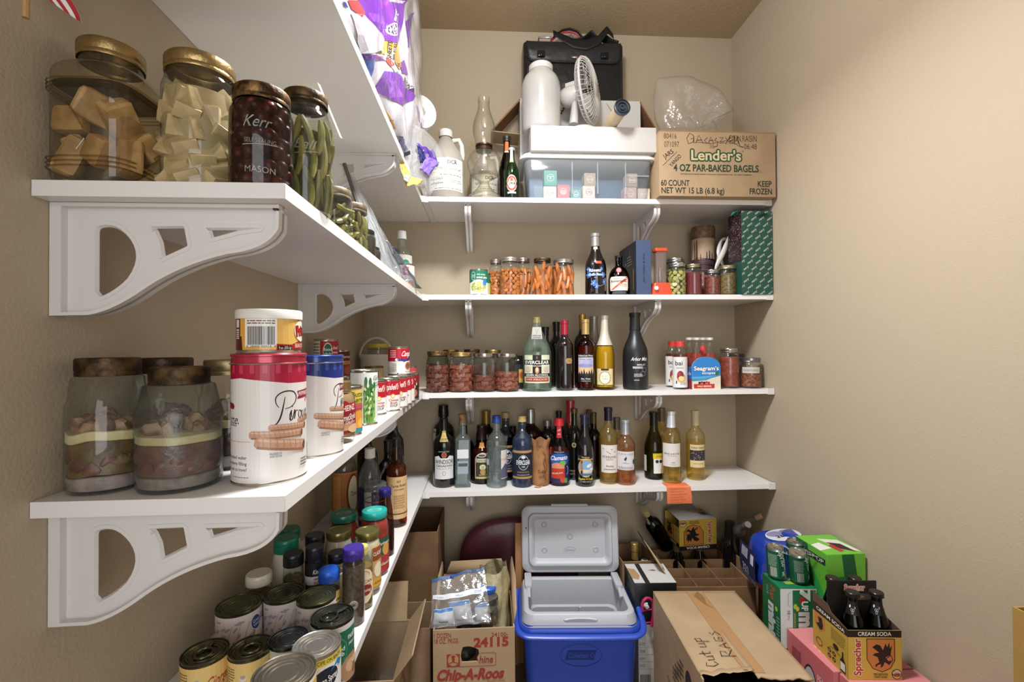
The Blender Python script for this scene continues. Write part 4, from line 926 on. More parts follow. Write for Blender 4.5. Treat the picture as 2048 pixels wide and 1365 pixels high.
def olive(d, r, h):
 d.rect(-PI*r, .006, PI*r, h*.30, '#c6b4bd'); R_ = random.Random(3)
 for i in range(7):
  u = -r*1.5+i*r*.36; d.line([(u, h*.40), (u+r*.3, h*.55), (u+r*.5, h*.80)], .0009, '#a99aa6')
  for k in range(3): d.ell(u+r*R_.uniform(.05, .5), h*R_.uniform(.4, .85), r*.16, r*.055, '#a596a6', 10, R_.uniform(-.9, 1.2))
  d.ell(u+r*.2, h*.5, r*.07, r*.09, '#a090a0', 10)
 d.rect(-r*.9, .006, r*.1, h*.30, '#27427e'); d.lines(-r*.8, h*.06, r*.05, h*.27, 4, '#cdd4e4'); d.ell(r*1.15, h*.42, r*.55, h*.34, '#2a2430', 20); d.ell(r*1.15, h*.42, r*.52, h*.32, '#ddd3cc', 20); d.text('Black', r*1.05, h*.45, .007, '#2a2430'); d.text('Olives', r*1.08, h*.33, .007, '#2a2430'); d.ell(r*.78, h*.74, r*.27, h*.14, '#e2e6ee', rot=.2); d.ell(r*.78, h*.74, r*.25, h*.125, '#1f4486', rot=.2); d.text('Great', r*.78, h*.77, .0058, '#f0f0f4', w=r*.36, rot=.2); d.text('Value', r*.80, h*.70, .0052, '#f0f0f4', w=r*.34, rot=.2)
for i, (px, py, dx, dy, lb) in enumerate([(478, 1208, 0, 0, 'nearest the wall'), (567, 1187, 0, .004, 'in the middle of the three'), (635, 1192, -.002, 0, 'beside the green mushroom can')]):
 x, y, h = dpos(px, py, h=.100); can('olive_can', f'pale olive can with leaf pattern and dark lid, {lb}', x+dx, y+dy, Z4, (.0365, .0355, .034)[i], h, olive, LIDO, group='olive cans on the bottom left shelf', base='#d9cdc8')
def mush(d, r, h):
 d.rect(-PI*r, h*.1, PI*r, h*.86, '#1d6a4c'); d.ell(r*.3, h*.55, r*.42, h*.22, '#3f8a6c'); d.ell(r*.3, h*.55, r*.37, h*.19, '#1d6a4c'); d.text('food', r*.3, h*.60, .007, '#e9efe8', bold=.02); d.text('club', r*.3, h*.52, .007, '#e9efe8', bold=.02); d.text('mushroom', r*1.25, h*.74, .0095, '#f0f2ec', w=r*1.0, bold=.02); d.text('pieces & stems', r*1.2, h*.63, .006, '#f0f2ec', w=r*.8); d.ell(r*1.05, h*.24, r*.75, h*.22, '#b08a68'); d.ell(r*.9, h*.28, r*.3, h*.1, '#d0ad8a', rot=.5); d.ell(r*1.3, h*.2, r*.3, h*.09, '#8f6a4c'); d.ell(r*1.2, h*.33, r*.22, h*.06, '#d9bb9a')
x, y, h = dpos(665, 1230, h=.106); can('mushroom_can', 'green labelled mushroom can with pull tab at the shelf edge', x, y, Z4, .0345, h, mush, M('#55584f', .22, .88), True, base='#cfd2cc', tabrot=-.9)
def spice(nm, label, px, py, Y, r, capcol, capr, caph, fillm, dec=None, glass=CLEAR, x=None, nk=.72, h=None, flip=True):
 if h: X, Y, h = dpos(px, py, h=h)
 else: X, Y, h = dpos(px, py, Y=Y)
 X = x or X
 t = thing(nm, label, 'bottle' if nm != 'glass_jar' else 'jar', X, Y, Z4, 'cam', 'spice and dressing bottles on the bottom left shelf')
 hb = h-caph
 pf = [(0, .003), (r*.85, 0), (r, .004), (r, hb*nk), (r*.96, hb*(nk+.08)), (capr*.95, hb*.97), (capr*.92, hb), (capr*.9, h-.004)]
 part('bottle_body', G().lathe(pf, 32), glass, t, ang=50)
 if fillm: part('contents', G().lathe([(0, .004)]+[(a*.94, max(b, .004)) for a, b in pf[1:5]]+[(0, pf[4][1])], 28), fillm, t)
 g = G().lathe([(capr*.98, hb), (capr, hb+.001), (capr, h-caph*.45), (capr*.985, h-caph*.44), (capr, h-caph*.42), (capr*.98, h-.002), (capr*.92, h), (0, h)], 32)
 if flip: g.box(-capr*.35, capr*.35, -capr*1.06, -capr*.9, h-caph*.42, h-caph*.3)
 part('cap', g, M(capcol, .32), t)
 if dec: d = D(); dec(d, r, h); d.build('label', t, cyl(r*1.002), du=r*.2)
 return t
SPB = M('#4a3a1e', .6, col2='#6e5a30', ns=90.); SPD = M('#2f2417', .6, col2='#54412a', ns=120.)
spice('spice_bottle', 'spice bottle with a white flip cap behind the olive can by the wall', 518, 1146, None, .0255, '#d9d3c4', .024, .020, SPB, h=.112)
PARM = M('#c9c2b0', .45)
spice('cheese_shaker', 'white grated cheese shaker with green cap, farther of the two', 577, 1057, -.985, .031, '#11684e', .0245, .024, None, None, PARM, x=.078, nk=.66)
spice('cheese_shaker', 'white grated cheese shaker with green cap, nearer of the two', 579, 1075, -1.062, .030, '#14725a', .0245, .028, None, None, PARM, x=.104, nk=.66)
spice('spice_bottle', 'brown spice bottle with black cap beside the nearer cheese shaker', 587, 1106, -1.118, .0205, '#17161b', .0195, .024, SPB)
def kind(d, r, h): d.rect(-PI*r, h*.60, PI*r, h*.80, '#1b1a20'); d.rect(-PI*r, h*.52, PI*r, h*.63, '#dad6d4'); d.text("Kinder's", r*.5, h*.69, .0085, '#f0eeea', w=r*1.3, bold=.02, shear=.2); d.text('SMOKED', r*.5, h*.595, .004, '#a32a3c', bold=.02); d.text('RECIPE', r*.55, h*.545, .0052, '#a32a3c', bold=.03)
spice('spice_bottle', 'spice bottle with black cap and black and white label, left of the blue capped bottle', 622, 1092, -1.108, .0185, '#1d1c26', .0175, .024, SPD, kind, nk=.8, x=.181)
spice('spice_bottle', 'brown spice bottle with dark blue black cap in front of the green lidded jar', 630, 1069, -1.022, .0215, '#191923', .0205, .022, SPB)
spice('spice_bottle', 'small bottle with black cap and cream label behind the blue capped bottle', 674, 1104, -1.094, .0185, '#141417', .0180, .020, M('#d5c89a', .5), None)
spice('spice_bottle', 'bottle with a bright blue flip cap', 658, 1138, None, .0215, '#1f54b4', .0205, .022, SPD, lambda d, r, h: (d.rect(-r*.5, h*.1, r*1.4, h*.66, '#ccb45e'), d.lines(-r*.3, h*.2, r*1.2, h*.55, 5, '#3a3020')), h=.116)
PUR = spice('spice_bottle', 'tall glass grinder bottle of pepper with a purple cap at the shelf edge', 707, 1094, -1.124, .0222, '#3d2a86', .0210, .022, M('#3b2c20', .5, col2='#5d4a38', ns=140.), None, nk=.84, x=.264)
g = G()
for k in range(3): g.tube([(.008*(1-.25*k)*math.cos(a), -.0225, .045+.008*(1-.25*k)*math.sin(a)) for a in [2*PI*i/14 for i in range(14)]], .0009, 5, closed=True)
part('embossed_swirl', g, EMB, PUR, kind='stuff')
def oak(d, r, h): d.ell(r*.2, h*.40, r*1.05, h*.28, '#e3d3b2'); d.ell(r*.2, h*.33, r*.8, h*.09, '#8f2f2a'); d.text('TUSCAN', r*.2, h*.47, .0062, '#8f3a30', bold=.02); d.text('KITCHEN', r*.2, h*.405, .0048, '#8f3a30'); d.text('dressing', r*.2, h*.33, .006, '#efe2c8', bold=.02, shear=.2); d.ring(r*.2, h*.57, r*.5, h*.07, .0012, '#a0503c', 16, 0, PI)
spice('dressing_bottle', 'amber dressing bottle with a pale yellow cap and round cream label', 734, 1091, -1.066, .0225, '#d6cc72', .0125, .018, M('#7d6330', .3), oak, x=.2665, nk=.70)
ALF = M('#d6cdb2', .4)
def clas(d, r, h): d.rect(r*.35, h*.12, r*1.5, h*.78, '#c7a065'); d.rect(r*.38, h*.55, r*1.5, h*.76, '#8a4a2c'); d.text('CLASSICO', r*.95, h*.66, .008, '#f0e6d2', w=r*1.0, bold=.02); d.ell(r*.9, h*.40, r*.4, h*.12, '#e6dcc0'); d.rect(r*.4, h*.14, r*1.5, h*.26, '#d9a83c'); d.text('Alfredo', r*.95, h*.2, .006, '#5a2a1c', shear=.3)
def saucejar(nm, label, px, py, Y, r, lidcol, fill, dec, lidm=None, lidtext=None, x=None, toph=None):
 X, Y, h = dpos(px, py, Y=Y); X = x or X
 h = toph or h
 t = bottle(nm, label, X, Y, Z4, r, h, lambda r, h: [(0, .004), (r*.82, 0), (r*.97, .004), (r, .012), (r, h*.66), (r*.98, h*.74), (r*.90, h*.82), (r*.82, h*.87), (r*.82, h)], CLEAR, None, liquid=fill, level=.86, dec=dec, cat='jar')
 g = G().lathe([(r*.86, h*.89), (r*.885, h*.90), (r*.885, h*.99), (r*.86, h), (r*.78, h), (r*.76, h-.001), (0, h-.001)], 40)
 part('lid', g, lidm or M(lidcol, .3, coat=.3), t)
 if lidtext:
  d = D(); d.ring(0, 0, r*.5, r*.38, .001, lidtext); d.text('FOR OVER', 0, .004, .0045, lidtext, bold=.02); d.text('EIGHTY YEARS', 0, -.004, .0035, lidtext, bold=.02); d.build('lid_print', t, flat((0, 0, h-.001), (1, 0, 0), (0, 1, 0)))
 return t
saucejar('alfredo_jar', 'jar of white alfredo sauce with gold lid, farther from the shelf edge', 674, 1060, -1.0, .031, '', ALF, None, M('#8d8550', .28, .75), None, x=.196)
saucejar('alfredo_jar', 'jar of white alfredo sauce with gold lid and brown label at the shelf edge', 740, 1060, -1.005, .030, '', ALF, clas, M('#8d8550', .28, .75), None, x=.262)
def ragu(d, r, h): d.rect(-r*1.4, h*.06, r*1.5, h*.60, '#20574a'); d.rect(-r*1.4, h*.06, r*1.5, h*.34, '#a83a3a'); d.text('Marinara', r*.7, h*.52, .008, '#f0ecdf', shear=.2, bold=.02); d.ell(r*.9, h*.42, r*.35, h*.1, '#d39a4a'); d.text('classico', r*.9, h*.2, .007, '#f0dfc8', bold=.02)
RED = M('#8f2716', .35, bump=.001, bs=90., col2='#7a1d10', ns=30.)
saucejar('pasta_sauce_jar', 'pasta sauce jar with a dark green lid', 680, 1026, -.922, .0355, '#1b6b55', RED, ragu, None, '#c3cfae', x=.184)
saucejar('pasta_sauce_jar', 'pasta sauce jar with a bright teal lid at the shelf edge', 748, 1020, -.915, .0345, '#1fa59e', M('#b0341d', .35, bump=.001, bs=90., col2='#8f2716', ns=30.), ragu, None, '#bfe9e0', x=.257)
# tall bottles at the far end of the bottom shelf
X, Y, h = dpos(771, 978, Y=-.815)
spice('sauce_bottle', 'tall slim bottle of dark red sauce with a purple cap', 771, 977, -.815, .0235, '#2a2370', .0165, .020, M('#5a2520', .3), None, GL('#d8b8b0', '#6a3a34', .03), x=.262, nk=.45)
def tonic(d, r, h): d.rect(-PI*r*.8, h*.10, PI*r*.8, h*.60, '#b3723a'); d.rect(-r*1.1, h*.2, -r*.3, h*.57, '#c68f52'); d.ell(r*.75, h*.37, r*.62, h*.22, '#7d3018'); d.ell(r*.8, h*.37, r*.52, h*.19, '#e2d9b4'); d.text('Tonic', r*.85, h*.37, .014, '#3c2a5c', shear=.3, w=r*.8, bold=.02); d.bars(-r*1.2, h*.10, -r*.5, h*.18, '#3a2a20', 14); d.rect(-PI*r*.8, h*.59, PI*r*.8, h*.605, '#c97f5e')
x, y, r = fit(664, 714, 990, Y=-.60)
bottle('tonic_bottle', 'plastic bottle with a wide orange brown label under the shelf above', max(x, .06), -.60, Z4, r, .285, spirit, GL('#eeebe2', '#bdbaae', .02, 1., .06), M('#d9d4c8', .4), .9, 1.25, 1., GL('#d9d2b8', None, .02), .7, tonic, capname='screw_cap')
x, y, r = fit(717, 763, 980, Y=-.64)
def blu(d, r, h): d.rect(-PI*r*.8, h*.08, PI*r*.8, h*.55, '#1d2b50'); d.rect(-r*.5, h*.3, r*.1, h*.5, '#cfd4da'); d.rect(-r*1.2, h*.15, -r*.2, h*.2, '#8a93a6'); d.lines(-r*.3, h*.1, r*.9, h*.28, 5, '#8fa0c8')
bottle('water_bottle', 'clear plastic bottle with white cap and navy label', x, -.64, Z4, r, topz(741, 898, -.64)-Z4, lambda r, h: [(0, .006), (r*.85, 0), (r, .006), (r, h*.58), (r*.97, h*.66), (r*.8, h*.76), (r*.5, h*.84), (r*.36, h*.88), (r*.36, h)], GL('#f6f8f6', '#c8d0d0', .02, 1.2, .06), M('#e4e0d6', .4), .89, 1.3, 1., GL('#eceeea', None, .02), .5, blu, capname='screw_cap')
x, y, r = fit(725, 776, 985, Y=-.725); r = .031; h = topz(750, 966, -.725)-Z4
t = mason('storage_jar', 'clear jar holding a glass spoon, behind the purple capped sauce bottle', 'jar', x, -.725, Z4, r, h, r*.98, GL('#dfe6ea', '#a9b4bc', .03, 1.5, .1), None, cat='jar', lidh=.02, nk=.8, sh=.62)
part('contents', G().lathe([(0, .004), (r*.9, .004), (r*.93, h*.5), (0, h*.52)], 28), M('#26356a', .4, col2='#93a3cf', ns=40.), t)
part('red_band', G().lathe([(r*.97, h*.70), (r*1.0, h*.71), (r*.97, h*.72)], 32), M('#8a2a30', .4), t, 'thin red band')
g = G().tube([(.008, 0, h*.95), (.016, .004, h+.018), (.026, .008, h+.040)], [.003, .0035, .003], 8); g.ball((.029, .009, h+.047), (.007, .004, .010), 12)
part('glass_spoon', g, GL('#e8eef2', '#9fb0bb', .02, 2.), t)
def syr(d, r, h): d.rect(-PI*r*.75, h*.10, PI*r*.75, h*.58, '#d3ae7d'); d.text('Torte Roast', r*.2, h*.48, .0075, '#2e2620', w=r*1.6, shear=.2, bold=.02, rot=.05); d.text('FLAVORED', r*.25, h*.435, .0042, '#2e2620'); d.ring(r*.2, h*.535, .006, .005, .001, '#2e2620', 14, PI, 2*PI); d.line([(r*.2-.006, h*.535), (r*.2+.006, h*.535)], .001, '#2e2620'); d.lines(-r*.3, h*.22, r*.8, h*.38, 6, '#b08d60'); d.rect(-PI*r*.75, h*.155, PI*r*.75, h*.165, '#4a3626'); d.text('* * * * *', r*.1, h*.185, .004, '#7a5a3a')
x, y, r = stand(773, 814, 1057, Z4, 980); print('syrup', x, y, r)
bottle('syrup_bottle', 'amber syrup bottle with tan label and black cap at the shelf end', .2535, y, Z4, r, topz(787, 878, y)-Z4, bordeaux, GL('#ecc08c', '#b0743e', .015, 1.3), M('#1a1614', .35), .91, 1.15, 1., GL('#e6ac66', '#b87434', .03, 1., .06, '#e09848'), .68, syr, capname='screw_cap')
bottle('syrup_bottle', 'dark amber bottle behind the syrup bottle with the tan label', .205, -.50, Z4, .033, topz(768, 882, -.50)-Z4, bordeaux, GL('#8a4a1c', '#4a220c', .02), M('#16120f', .35), .85, 1.15, 1., M('#5e2c10', .2), .6)
bottle('dark_bottle', 'black bottle in the shadow behind the tonic bottle', .13, -.48, Z4, .034, .30, bordeaux, M('#0f0e10', .1, coat=.5), M('#141214', .4), .85, 1.12)
bottle('dark_bottle', 'black bottle with a cream neck label right under the shelf above', .20, -.38, Z4, .036, .335, bordeaux, M('#0d0d12', .08, coat=.5), M('#e0d6c2', .4), .9, 1.15)
# ================================================================ back wall, third shelf
def bt(name, label, x0, x1, yt, yb, z, **k):
 """bottle from its outline in the photo: standing on shelf z with its base at row yb"""
 q = k.pop('Y', None)
 x, y, r = fit(x0, x1, (yt+yb)/2, Y=q) if q else stand(x0, x1, yb, z, (yt+yb)/2) if z != Z3 else fit(x0, x1, (yt+yb)/2, Y=-.228+.25*(781-yb)*.01)
 return bottle(name, label, x, y, z, r, topz((x0+x1)/2, yt, y)-z, **k)
def btY(name, label, x0, x1, yt, Y, z, **k):
 best = None
 for q in (Y, -.05, -.07, -.09, -.11, -.13, -.15):
  x, y, r = fit(x0, x1, yt+60, Y=q); r *= .97; y = min(y, -r-.002)
  c = clash(x, y, r, z)
  if best is None or c < best[0]-1e-4: best = (c, x, y, r)
 c, x, y, r = best
 if c > .002: r = max(r-c*.7, r*.82)
 return bottle(name, label, x, y, z, r, topz((x0+x1)/2, yt, y)-z, **k)
BLK = M('#0b0a0c', .07, coat=.6); BLKS = M('#141416', .32); WINE = M('#0d0a0b', .06, coat=.7, col2='#1a0d10', ns=12.)
GRNB = M('#10130c', .06, coat=.6)
WHITEW = GL('#fcf8e2', '#e6d898', .012, 1.4, .03, '#fff0a8'); WHITEL = GL('#fbeeb0', '#ecd57a', .02, 1.2, .05, '#ffe680')
ROSEW = GL('#fbeedd', '#e2bb90', .012, 1.4, .03, '#ffd0a0'); ROSEL = GL('#f9d8aa', '#e4b47c', .02, 1.2, .05, '#ffc078')
SPC = GL('#f8faf9', '#d3dcdc', .015, 1.4, .06, '#e4eeee'); SPL = GL('#f4f8fa', '#ccd8dc', .02, 1.4, .05, '#dfeaf0')
MJ = M('#6a3022', .35, bump=.0012, bs=90., col2='#84503e', ns=70.)
MJ2 = M('#54291e', .35, bump=.0012, bs=90., col2='#704234', ns=60.)
SILR = M('#b3ada4', .2, .95, bump=.0001, bs=200.); GOLDR = M('#b49a64', .32, .85, bump=.0004, bs=200.)
slab = [chunk(.017, .006, .0085, 71+i, .7).mesh('meat_slice', MJ, 30) for i in range(3)]
slab2 = [chunk(.016, .006, .010, 81+i, .7).mesh('meat_slice', MJ2, 30) for i in range(3)]
for i, (x0, x1, yt, yb, lv, lm, nm, sl, tint) in enumerate([(853, 898, 703, 785, .66, RUST, 'jar of dark brown meat with greenish neck, leftmost of the four front jars', slab2, GL('#e6efe9', '#86a79c', .015)),
  (899, 945, 705, 786, .66, GOLDR, 'full jar of red meat with a golden lid, second of the four front jars', slab, CLEAR),
  (946, 991, 707, 786, .42, SILR, 'half full jar of brown meat with a silver lid', slab2, CLEAR), (991, 1037, 707, 785, .51, SILR, 'half full jar of orange red meat beside the large clear bottle', slab, CLEAR)]):
 x, y, r = fit(x0, x1, 745, Y=-.238); h = topz((x0+x1)/2, yt, y)-Z3
 t = mason('jar_of_meat', nm, '', x, y, Z3, r, h, r*.93, lm, (MJ2, MJ, MJ2, MJ)[i], lv, cat='preserving jar', group='meat jars on the third back shelf', glass=tint, sh=.74, nk=.86)
 n = int(lv*h/.017); pack(t, 'meat_slice', sl, r, [.016+.0165*k for k in range(n)], 9, .006, 5+i, .25, .003, False)
for i, (x0, x1, yt) in enumerate([(880, 924, 700), (922, 966, 699), (964, 1008, 700)]):
 x, y, r = fit(x0, x1, 740, Y=-.105); r *= .93
 mason('jar_of_meat', ('jar with rusty lid behind the left two meat jars', 'jar with dark lid behind the middle meat jars', 'jar with golden lid behind the right two meat jars')[i], '', x, y, Z3, r, topz((x0+x1)/2, yt, y)-Z3, r*.76, (RUST, RUSTY, GOLDR)[i], MJ2, .6, cat='preserving jar', group='meat jars on the third back shelf')
def heb(d, r, h): d.rect(-r*.2, h*.05, r*1.4, h*.75, '#191a1e'); d.rect(r*.1, h*.2, r*1.3, h*.6, '#c9a24a'); d.ell(r*.4, h*.42, r*.25, h*.1, '#b85a2c'); d.text('TE', r*.75, h*.16, .012, '#d9d2c0', bold=.03); d.text('HS', r*.7, h*.65, .008, '#d9d2c0', bold=.03)
btY('dark_bottle', 'squat dark bottle with yellow label between the last meat jar and the large clear bottle', 1016, 1056, 712, -.13, Z3, shape=lambda r, h: [(0, .005), (r*.95, 0), (r, .005), (r, h*.86), (r*.6, h*.97), (r*.5, h)], glass=BLK, dec=heb)
def ever(d, r, h):
 d.rect(-r*.98, h*.115, r*.98, h*.49, '#cfd6b8'); d.rect(-r*.98, h*.36, r*.98, h*.425, '#141518'); d.rect(-r*.98, h*.2, r*.98, h*.245, '#17181b'); d.rect(-r*.3, h*.2, r*.3, h*.49, '#17181b'); d.rect(-r*.98, h*.14, r*.98, h*.2, '#c6ccae'); d.rect(-r*.86, h*.135, r*.86, h*.19, '#a8483f'); d.text('190 PROOF', 0, h*.163, .0065, '#e8d8c8', w=r*1.5)
 d.text('EVERCLEAR', 0, h*.392, .0125, '#eceae0', w=r*1.75, bold=.04); d.text('GRAIN ALCOHOL', 0, h*.223, .008, '#eceae0', w=r*1.65, bold=.03); d.text('EVERCLEAR', 0, h*.345, .005, '#e6e2d6', w=r*.8, bold=.02); d.text('E', 0, h*.455, .010, '#b85a6a', bold=.03); d.ell(0, h*.285, r*.14, h*.045, '#c98a5a'); d.ell(0, h*.295, r*.06, h*.03, '#e8dcc0')
 for s_ in (-1, 1): d.ell(s_*r*.65, h*.30, r*.22, h*.035, '#c9b3a8')
def eprof(r, h): return [(0, .006), (r*.9, 0), (r*.98, .004), (r, .010), (r, h*.50), (r*.96, h*.56), (r*.80, h*.64), (r*.62, h*.72), (r*.48, h*.78), (r*.38, h*.82), (r*.34, h*.86), (r*.34, h*.955), (r*.30, h*.96), (r*.30, h)]
t = bt('everclear_bottle', 'large clear bottle of grain alcohol with gold cap and tan label', 1045, 1103, 636, 782, Z3, shape=eprof, glass=GL('#f4f9f4', '#bcd3c4', .015, 1.4, .08, '#cfe2d4'), cap=M('#a58a4a', .4, .3), capz=.925, capk=.98, liquid=GL('#eef6ee', '#bfd6c6', .02, 1.2, .06, '#c4dcc8'), level=.66, dec=ever, capname='screw_cap')
r = .058
x, y, r = fit(1045, 1103, 709, Y=-.23); h = topz(1074, 636, y)-Z3
d = D(); d.poly([(-r*.36, h*.735), (r*.36, h*.735), (r*.28, h*.895), (-r*.28, h*.895)], '#dedbd6'); d.line([(-.006, h*.87), (0, h*.83), (.006, h*.87)], .0012, '#b07a5a'); d.line([(0, h*.83), (0, h*.805)], .0012, '#b07a5a'); d.text('EVERCLEAR', 0, h*.78, .0055, '#3a3a40', w=r*.55, bold=.02); d.lines(-r*.28, h*.745, r*.28, h*.765, 1, '#6a6a70')
d.build('neck_tag', t, flat((0, -r*.50, 0), (1, 0, 0), (0, -.30, 1)))
btY('wine_bottle', 'black bottle behind the large grain alcohol bottle', 1074, 1108, 655, -.10, Z3, shape=bordeaux, glass=BLK, cap=BLKS, group='dark bottles on the third back shelf')
btY('wine_bottle', 'black bottle left of the red capped wine bottle', 1096, 1130, 645, -.135, Z3, shape=bordeaux, glass=BLK, cap=BLKS, group='dark bottles on the third back shelf')
def hexl(d, r, h): d.poly([(r*.1, h*.43), (r*.25, h*.46), (r*.8, h*.46), (r*.95, h*.43), (r*.8, h*.385), (r*.25, h*.385)], '#b98d5a'); d.lines(r*.25, h*.40, r*.8, h*.45, 3, '#7a4f2c')
bt('wine_bottle', 'dark wine bottle with a red capsule and a hexagonal tan label', 1112, 1147, 642, 781, Z3, shape=bordeaux, glass=WINE, cap=M('#9c1630', .28, coat=.4), capz=.80, dec=hexl)
btY('wine_bottle', 'dark bottle with gold capsule behind the brown wine bottle', 1148, 1182, 630, -.13, Z3, shape=bordeaux, glass=BLK, cap=M('#b8924a', .3, .7), capz=.8)
def lakel(d, r, h):
 d.rect(-r*.95, h*.115, r*.95, h*.515, '#15151a'); d.rect(-r*.9, h*.21, r*.9, h*.465, '#bdb8d0'); d.rect(-r*.9, h*.21, r*.9, h*.33, '#d9b48c'); d.ell(0, h*.35, r*.85, h*.03, '#8a90b8'); d.ell(r*.2, h*.40, r*.6, h*.03, '#a5a8cc'); d.rect(-r*.9, h*.21, r*.9, h*.235, '#2a241f')
 for i in range(7): d.poly([(-r*.85+i*r*.27, h*.225), (-r*.72+i*r*.27, h*(.27+.02*(i % 3))), (-r*.58+i*r*.27, h*.225)], '#2a241f')
 d.text('Redhead Lake Winery', 0, h*.49, .0065, '#f0ece4', w=r*1.7, bold=.02, shear=.2); d.text('Frosty Frozen', 0, h*.44, .0045, '#4a4660', w=r*1.3); d.text('Bliss, Water', 0, h*.165, .0055, '#f0ece4', w=r*1.0, bold=.02); d.lines(-r*.5, h*.125, r*.5, h*.145, 1, '#a8a49c')
bt('wine_bottle', 'brown wine bottle with gold capsule and a lakeside sunset label', 1153, 1190, 640, 781, Z3, shape=bordeaux, glass=GL('#c48a5c', '#6a2c18', .012), cap=M('#c3a768', .32, .6), capz=.79, liquid=M('#6a2e18', .15), level=.62, dec=lakel)
btY('sparkling_bottle', 'bottle with silver foil neck behind the yellow sparkling wine', 1170, 1207, 634, -.12, Z3, shape=burgundy, glass=ROSEW, cap=M('#aaa59b', .35, .6), capz=.62)
def kiara(d, r, h):
 d.rect(-r*.9, h*.07, r*.9, h*.285, '#d9cba6'); d.rect(-r*.4, h*.26, r*.4, h*.285, '#2a2a2a'); d.ring(0, h*.165, r*.58, h*.085, .0016, '#8fa06a'); d.ell(0, h*.165, r*.48, h*.07, '#e9e4d2'); d.text('MOSCATO', 0, h*.185, .006, '#8a8a80', w=r*.7); d.text('KIARA', 0, h*.15, .008, '#8a8a80', w=r*.55)
 for i in range(14): a = 2*PI*i/14; d.ell(r*.58*math.cos(a), h*.165+h*.085*math.sin(a), .0022, .0042, '#a9a04e', 7, a)
t = bt('sparkling_bottle', 'yellow sparkling wine bottle with pale foil neck', 1190, 1229, 632, 777, Z3, shape=burgundy, glass=GL('#f6eab0', '#b8a040', .012), cap=M('#cfcab9', .38, .3), capz=.60, capk=1.06, liquid=M('#b8a030', .15), level=.585, dec=kiara)
def arbor(d, r, h):
 d.text('Arbor Mist', r*.38, h*.40, .014, '#e6e6e6', w=r*1.35, shear=.3, bold=.02); d.text('MERLOT', r*.5, h*.325, .0065, '#d9d9d9', bold=.02); d.rect(-r*.2, h*.275, r*.6, h*.305, '#8d8a98'); d.text('Blackberry', r*.2, h*.29, .0055, '#f0f0f0', w=r*.7); d.ring(r*.75, h*.26, r*.2, h*.03, .0018, '#8a7f88'); d.ring(r*.6, h*.21, r*.24, h*.03, .0018, '#8a7f88'); d.lines(-r*.1, h*.17, r*.55, h*.215, 3, '#c9c9c9'); d.lines(-r*.1, h*.12, r*.3, h*.14, 1, '#c9c9c9')
bt('wine_bottle', 'matte black large bottle with white lettering under the right bracket', 1245, 1296, 627, 778, Z3, shape=lambda r, h: burgundy(r, h), glass=M('#1a1b1d', .38), cap=M('#17181a', .4), capz=.78, dec=arbor)
def bai(d, r, h):
 d.rect(-PI*r, h*.04, PI*r, h*.68, '#dcd8d6'); d.text('bai', -r*.15, h*.55, .0175, '#23201f', w=r*.95, bold=.03, res=4); d.lines(-r*.5, h*.43, r*.5, h*.475, 2, '#8c8583'); d.ell(r*.15, h*.24, r*.62, h*.095, '#c9a86a', rot=-.25); d.ell(r*.05, h*.29, r*.45, h*.10, '#7c2634'); d.ell(-r*.1, h*.32, r*.2, h*.05, '#a03a48'); d.ell(r*.2, h*.23, r*.4, h*.05, '#e0cb8e', rot=-.2); d.rect(-r*.55, h*.12, -r*.4, h*.18, '#2a2626'); d.lines(r*0, h*.10, r*.75, h*.16, 2, '#a39c99')
def baip(r, h): return [(0, .004), (r*.85, 0), (r, .006), (r, h*.68), (r*.97, h*.74), (r*.80, h*.82), (r*.62, h*.86), (r*.60, h)]
for x0, x1, yb, nm in ((1331, 1360, 771, 'fruit drink bottle with red cap, rear one of two'), (1345, 1375, 775, 'fruit drink bottle with red cap and mango label, front one of two')):
 bt('drink_bottle', nm, x0, x1, 684, yb, Z3, shape=baip, glass=CLEAR, cap=M('#cf3a36', .35), capz=.90, capk=1.05, capz1=1.0, liquid=M('#5a1c16', .12), level=.74, Y=-.145 if yb == 771 else -.238, dec=bai, group='red capped drink bottles', capname='screw_cap')
# four-pack of coolers
Yf = -.272; p0 = at(1384, 774, Y=Yf); p1 = at(1441, 774, Y=Yf); X0, X1 = p0.x, p1.x
w_ = X1-X0; dp = .118; hh = topz(1412, 734, Yf)-Z3; hp = topz(1412, 714, Yf)-Z3
t = thing('cooler_pack', 'blue and white four pack carrier of wild berry coolers', 'drink carrier', (X0+X1)/2, Yf+dp/2, Z3, 0)
g = G(); arch = [(-w_/2, 0), (w_/2, 0), (w_/2, hh)]+[(w_/2*math.cos(a), hh+(hp-hh)*math.sin(a)) for a in [PI*i/10 for i in range(1, 10)]]+[(-w_/2, hh)]
mxf = Matrix.Translation((0, -dp/2, 0))@Matrix.Rotation(PI/2, 4, 'X')
g.prism(arch, -.0012, 0, mx=mxf); g.prism(arch, -.0012, 0, mx=Matrix.Translation((0, dp/2, 0))@Matrix.Rotation(PI/2, 4, 'X'))
g.box(-w_/2, -w_/2+.001, -dp/2, dp/2, 0, hh).box(w_/2-.001, w_/2, -dp/2, dp/2, 0, hh).box(-w_/2, w_/2, -dp/2, dp/2, 0, .001)
part('carrier', g, M('#d9d6ce', .4), t)
d = D(); d.poly([(q[0], q[1]) for q in arch], '#2f7fc6'); d.poly([(-w_/2, hh*.42), (w_/2, hh*.48), (w_/2, hh*.62), (-w_/2, hh*.55)], '#59a8d2'); d.poly([(-w_/2, 0), (w_/2, 0), (w_/2, hh*.60), (w_/2*.3, hh*.48), (0, hh*.40), (-w_/2, hh*.36)], '#d6d0be'); d.poly([(-w_/2, hh*.36), (0, hh*.40), (w_/2*.3, hh*.48), (w_/2, hh*.6), (w_/2, hh*.66), (0, hh*.5), (-w_/2, hh*.48)], '#3f8fb8')
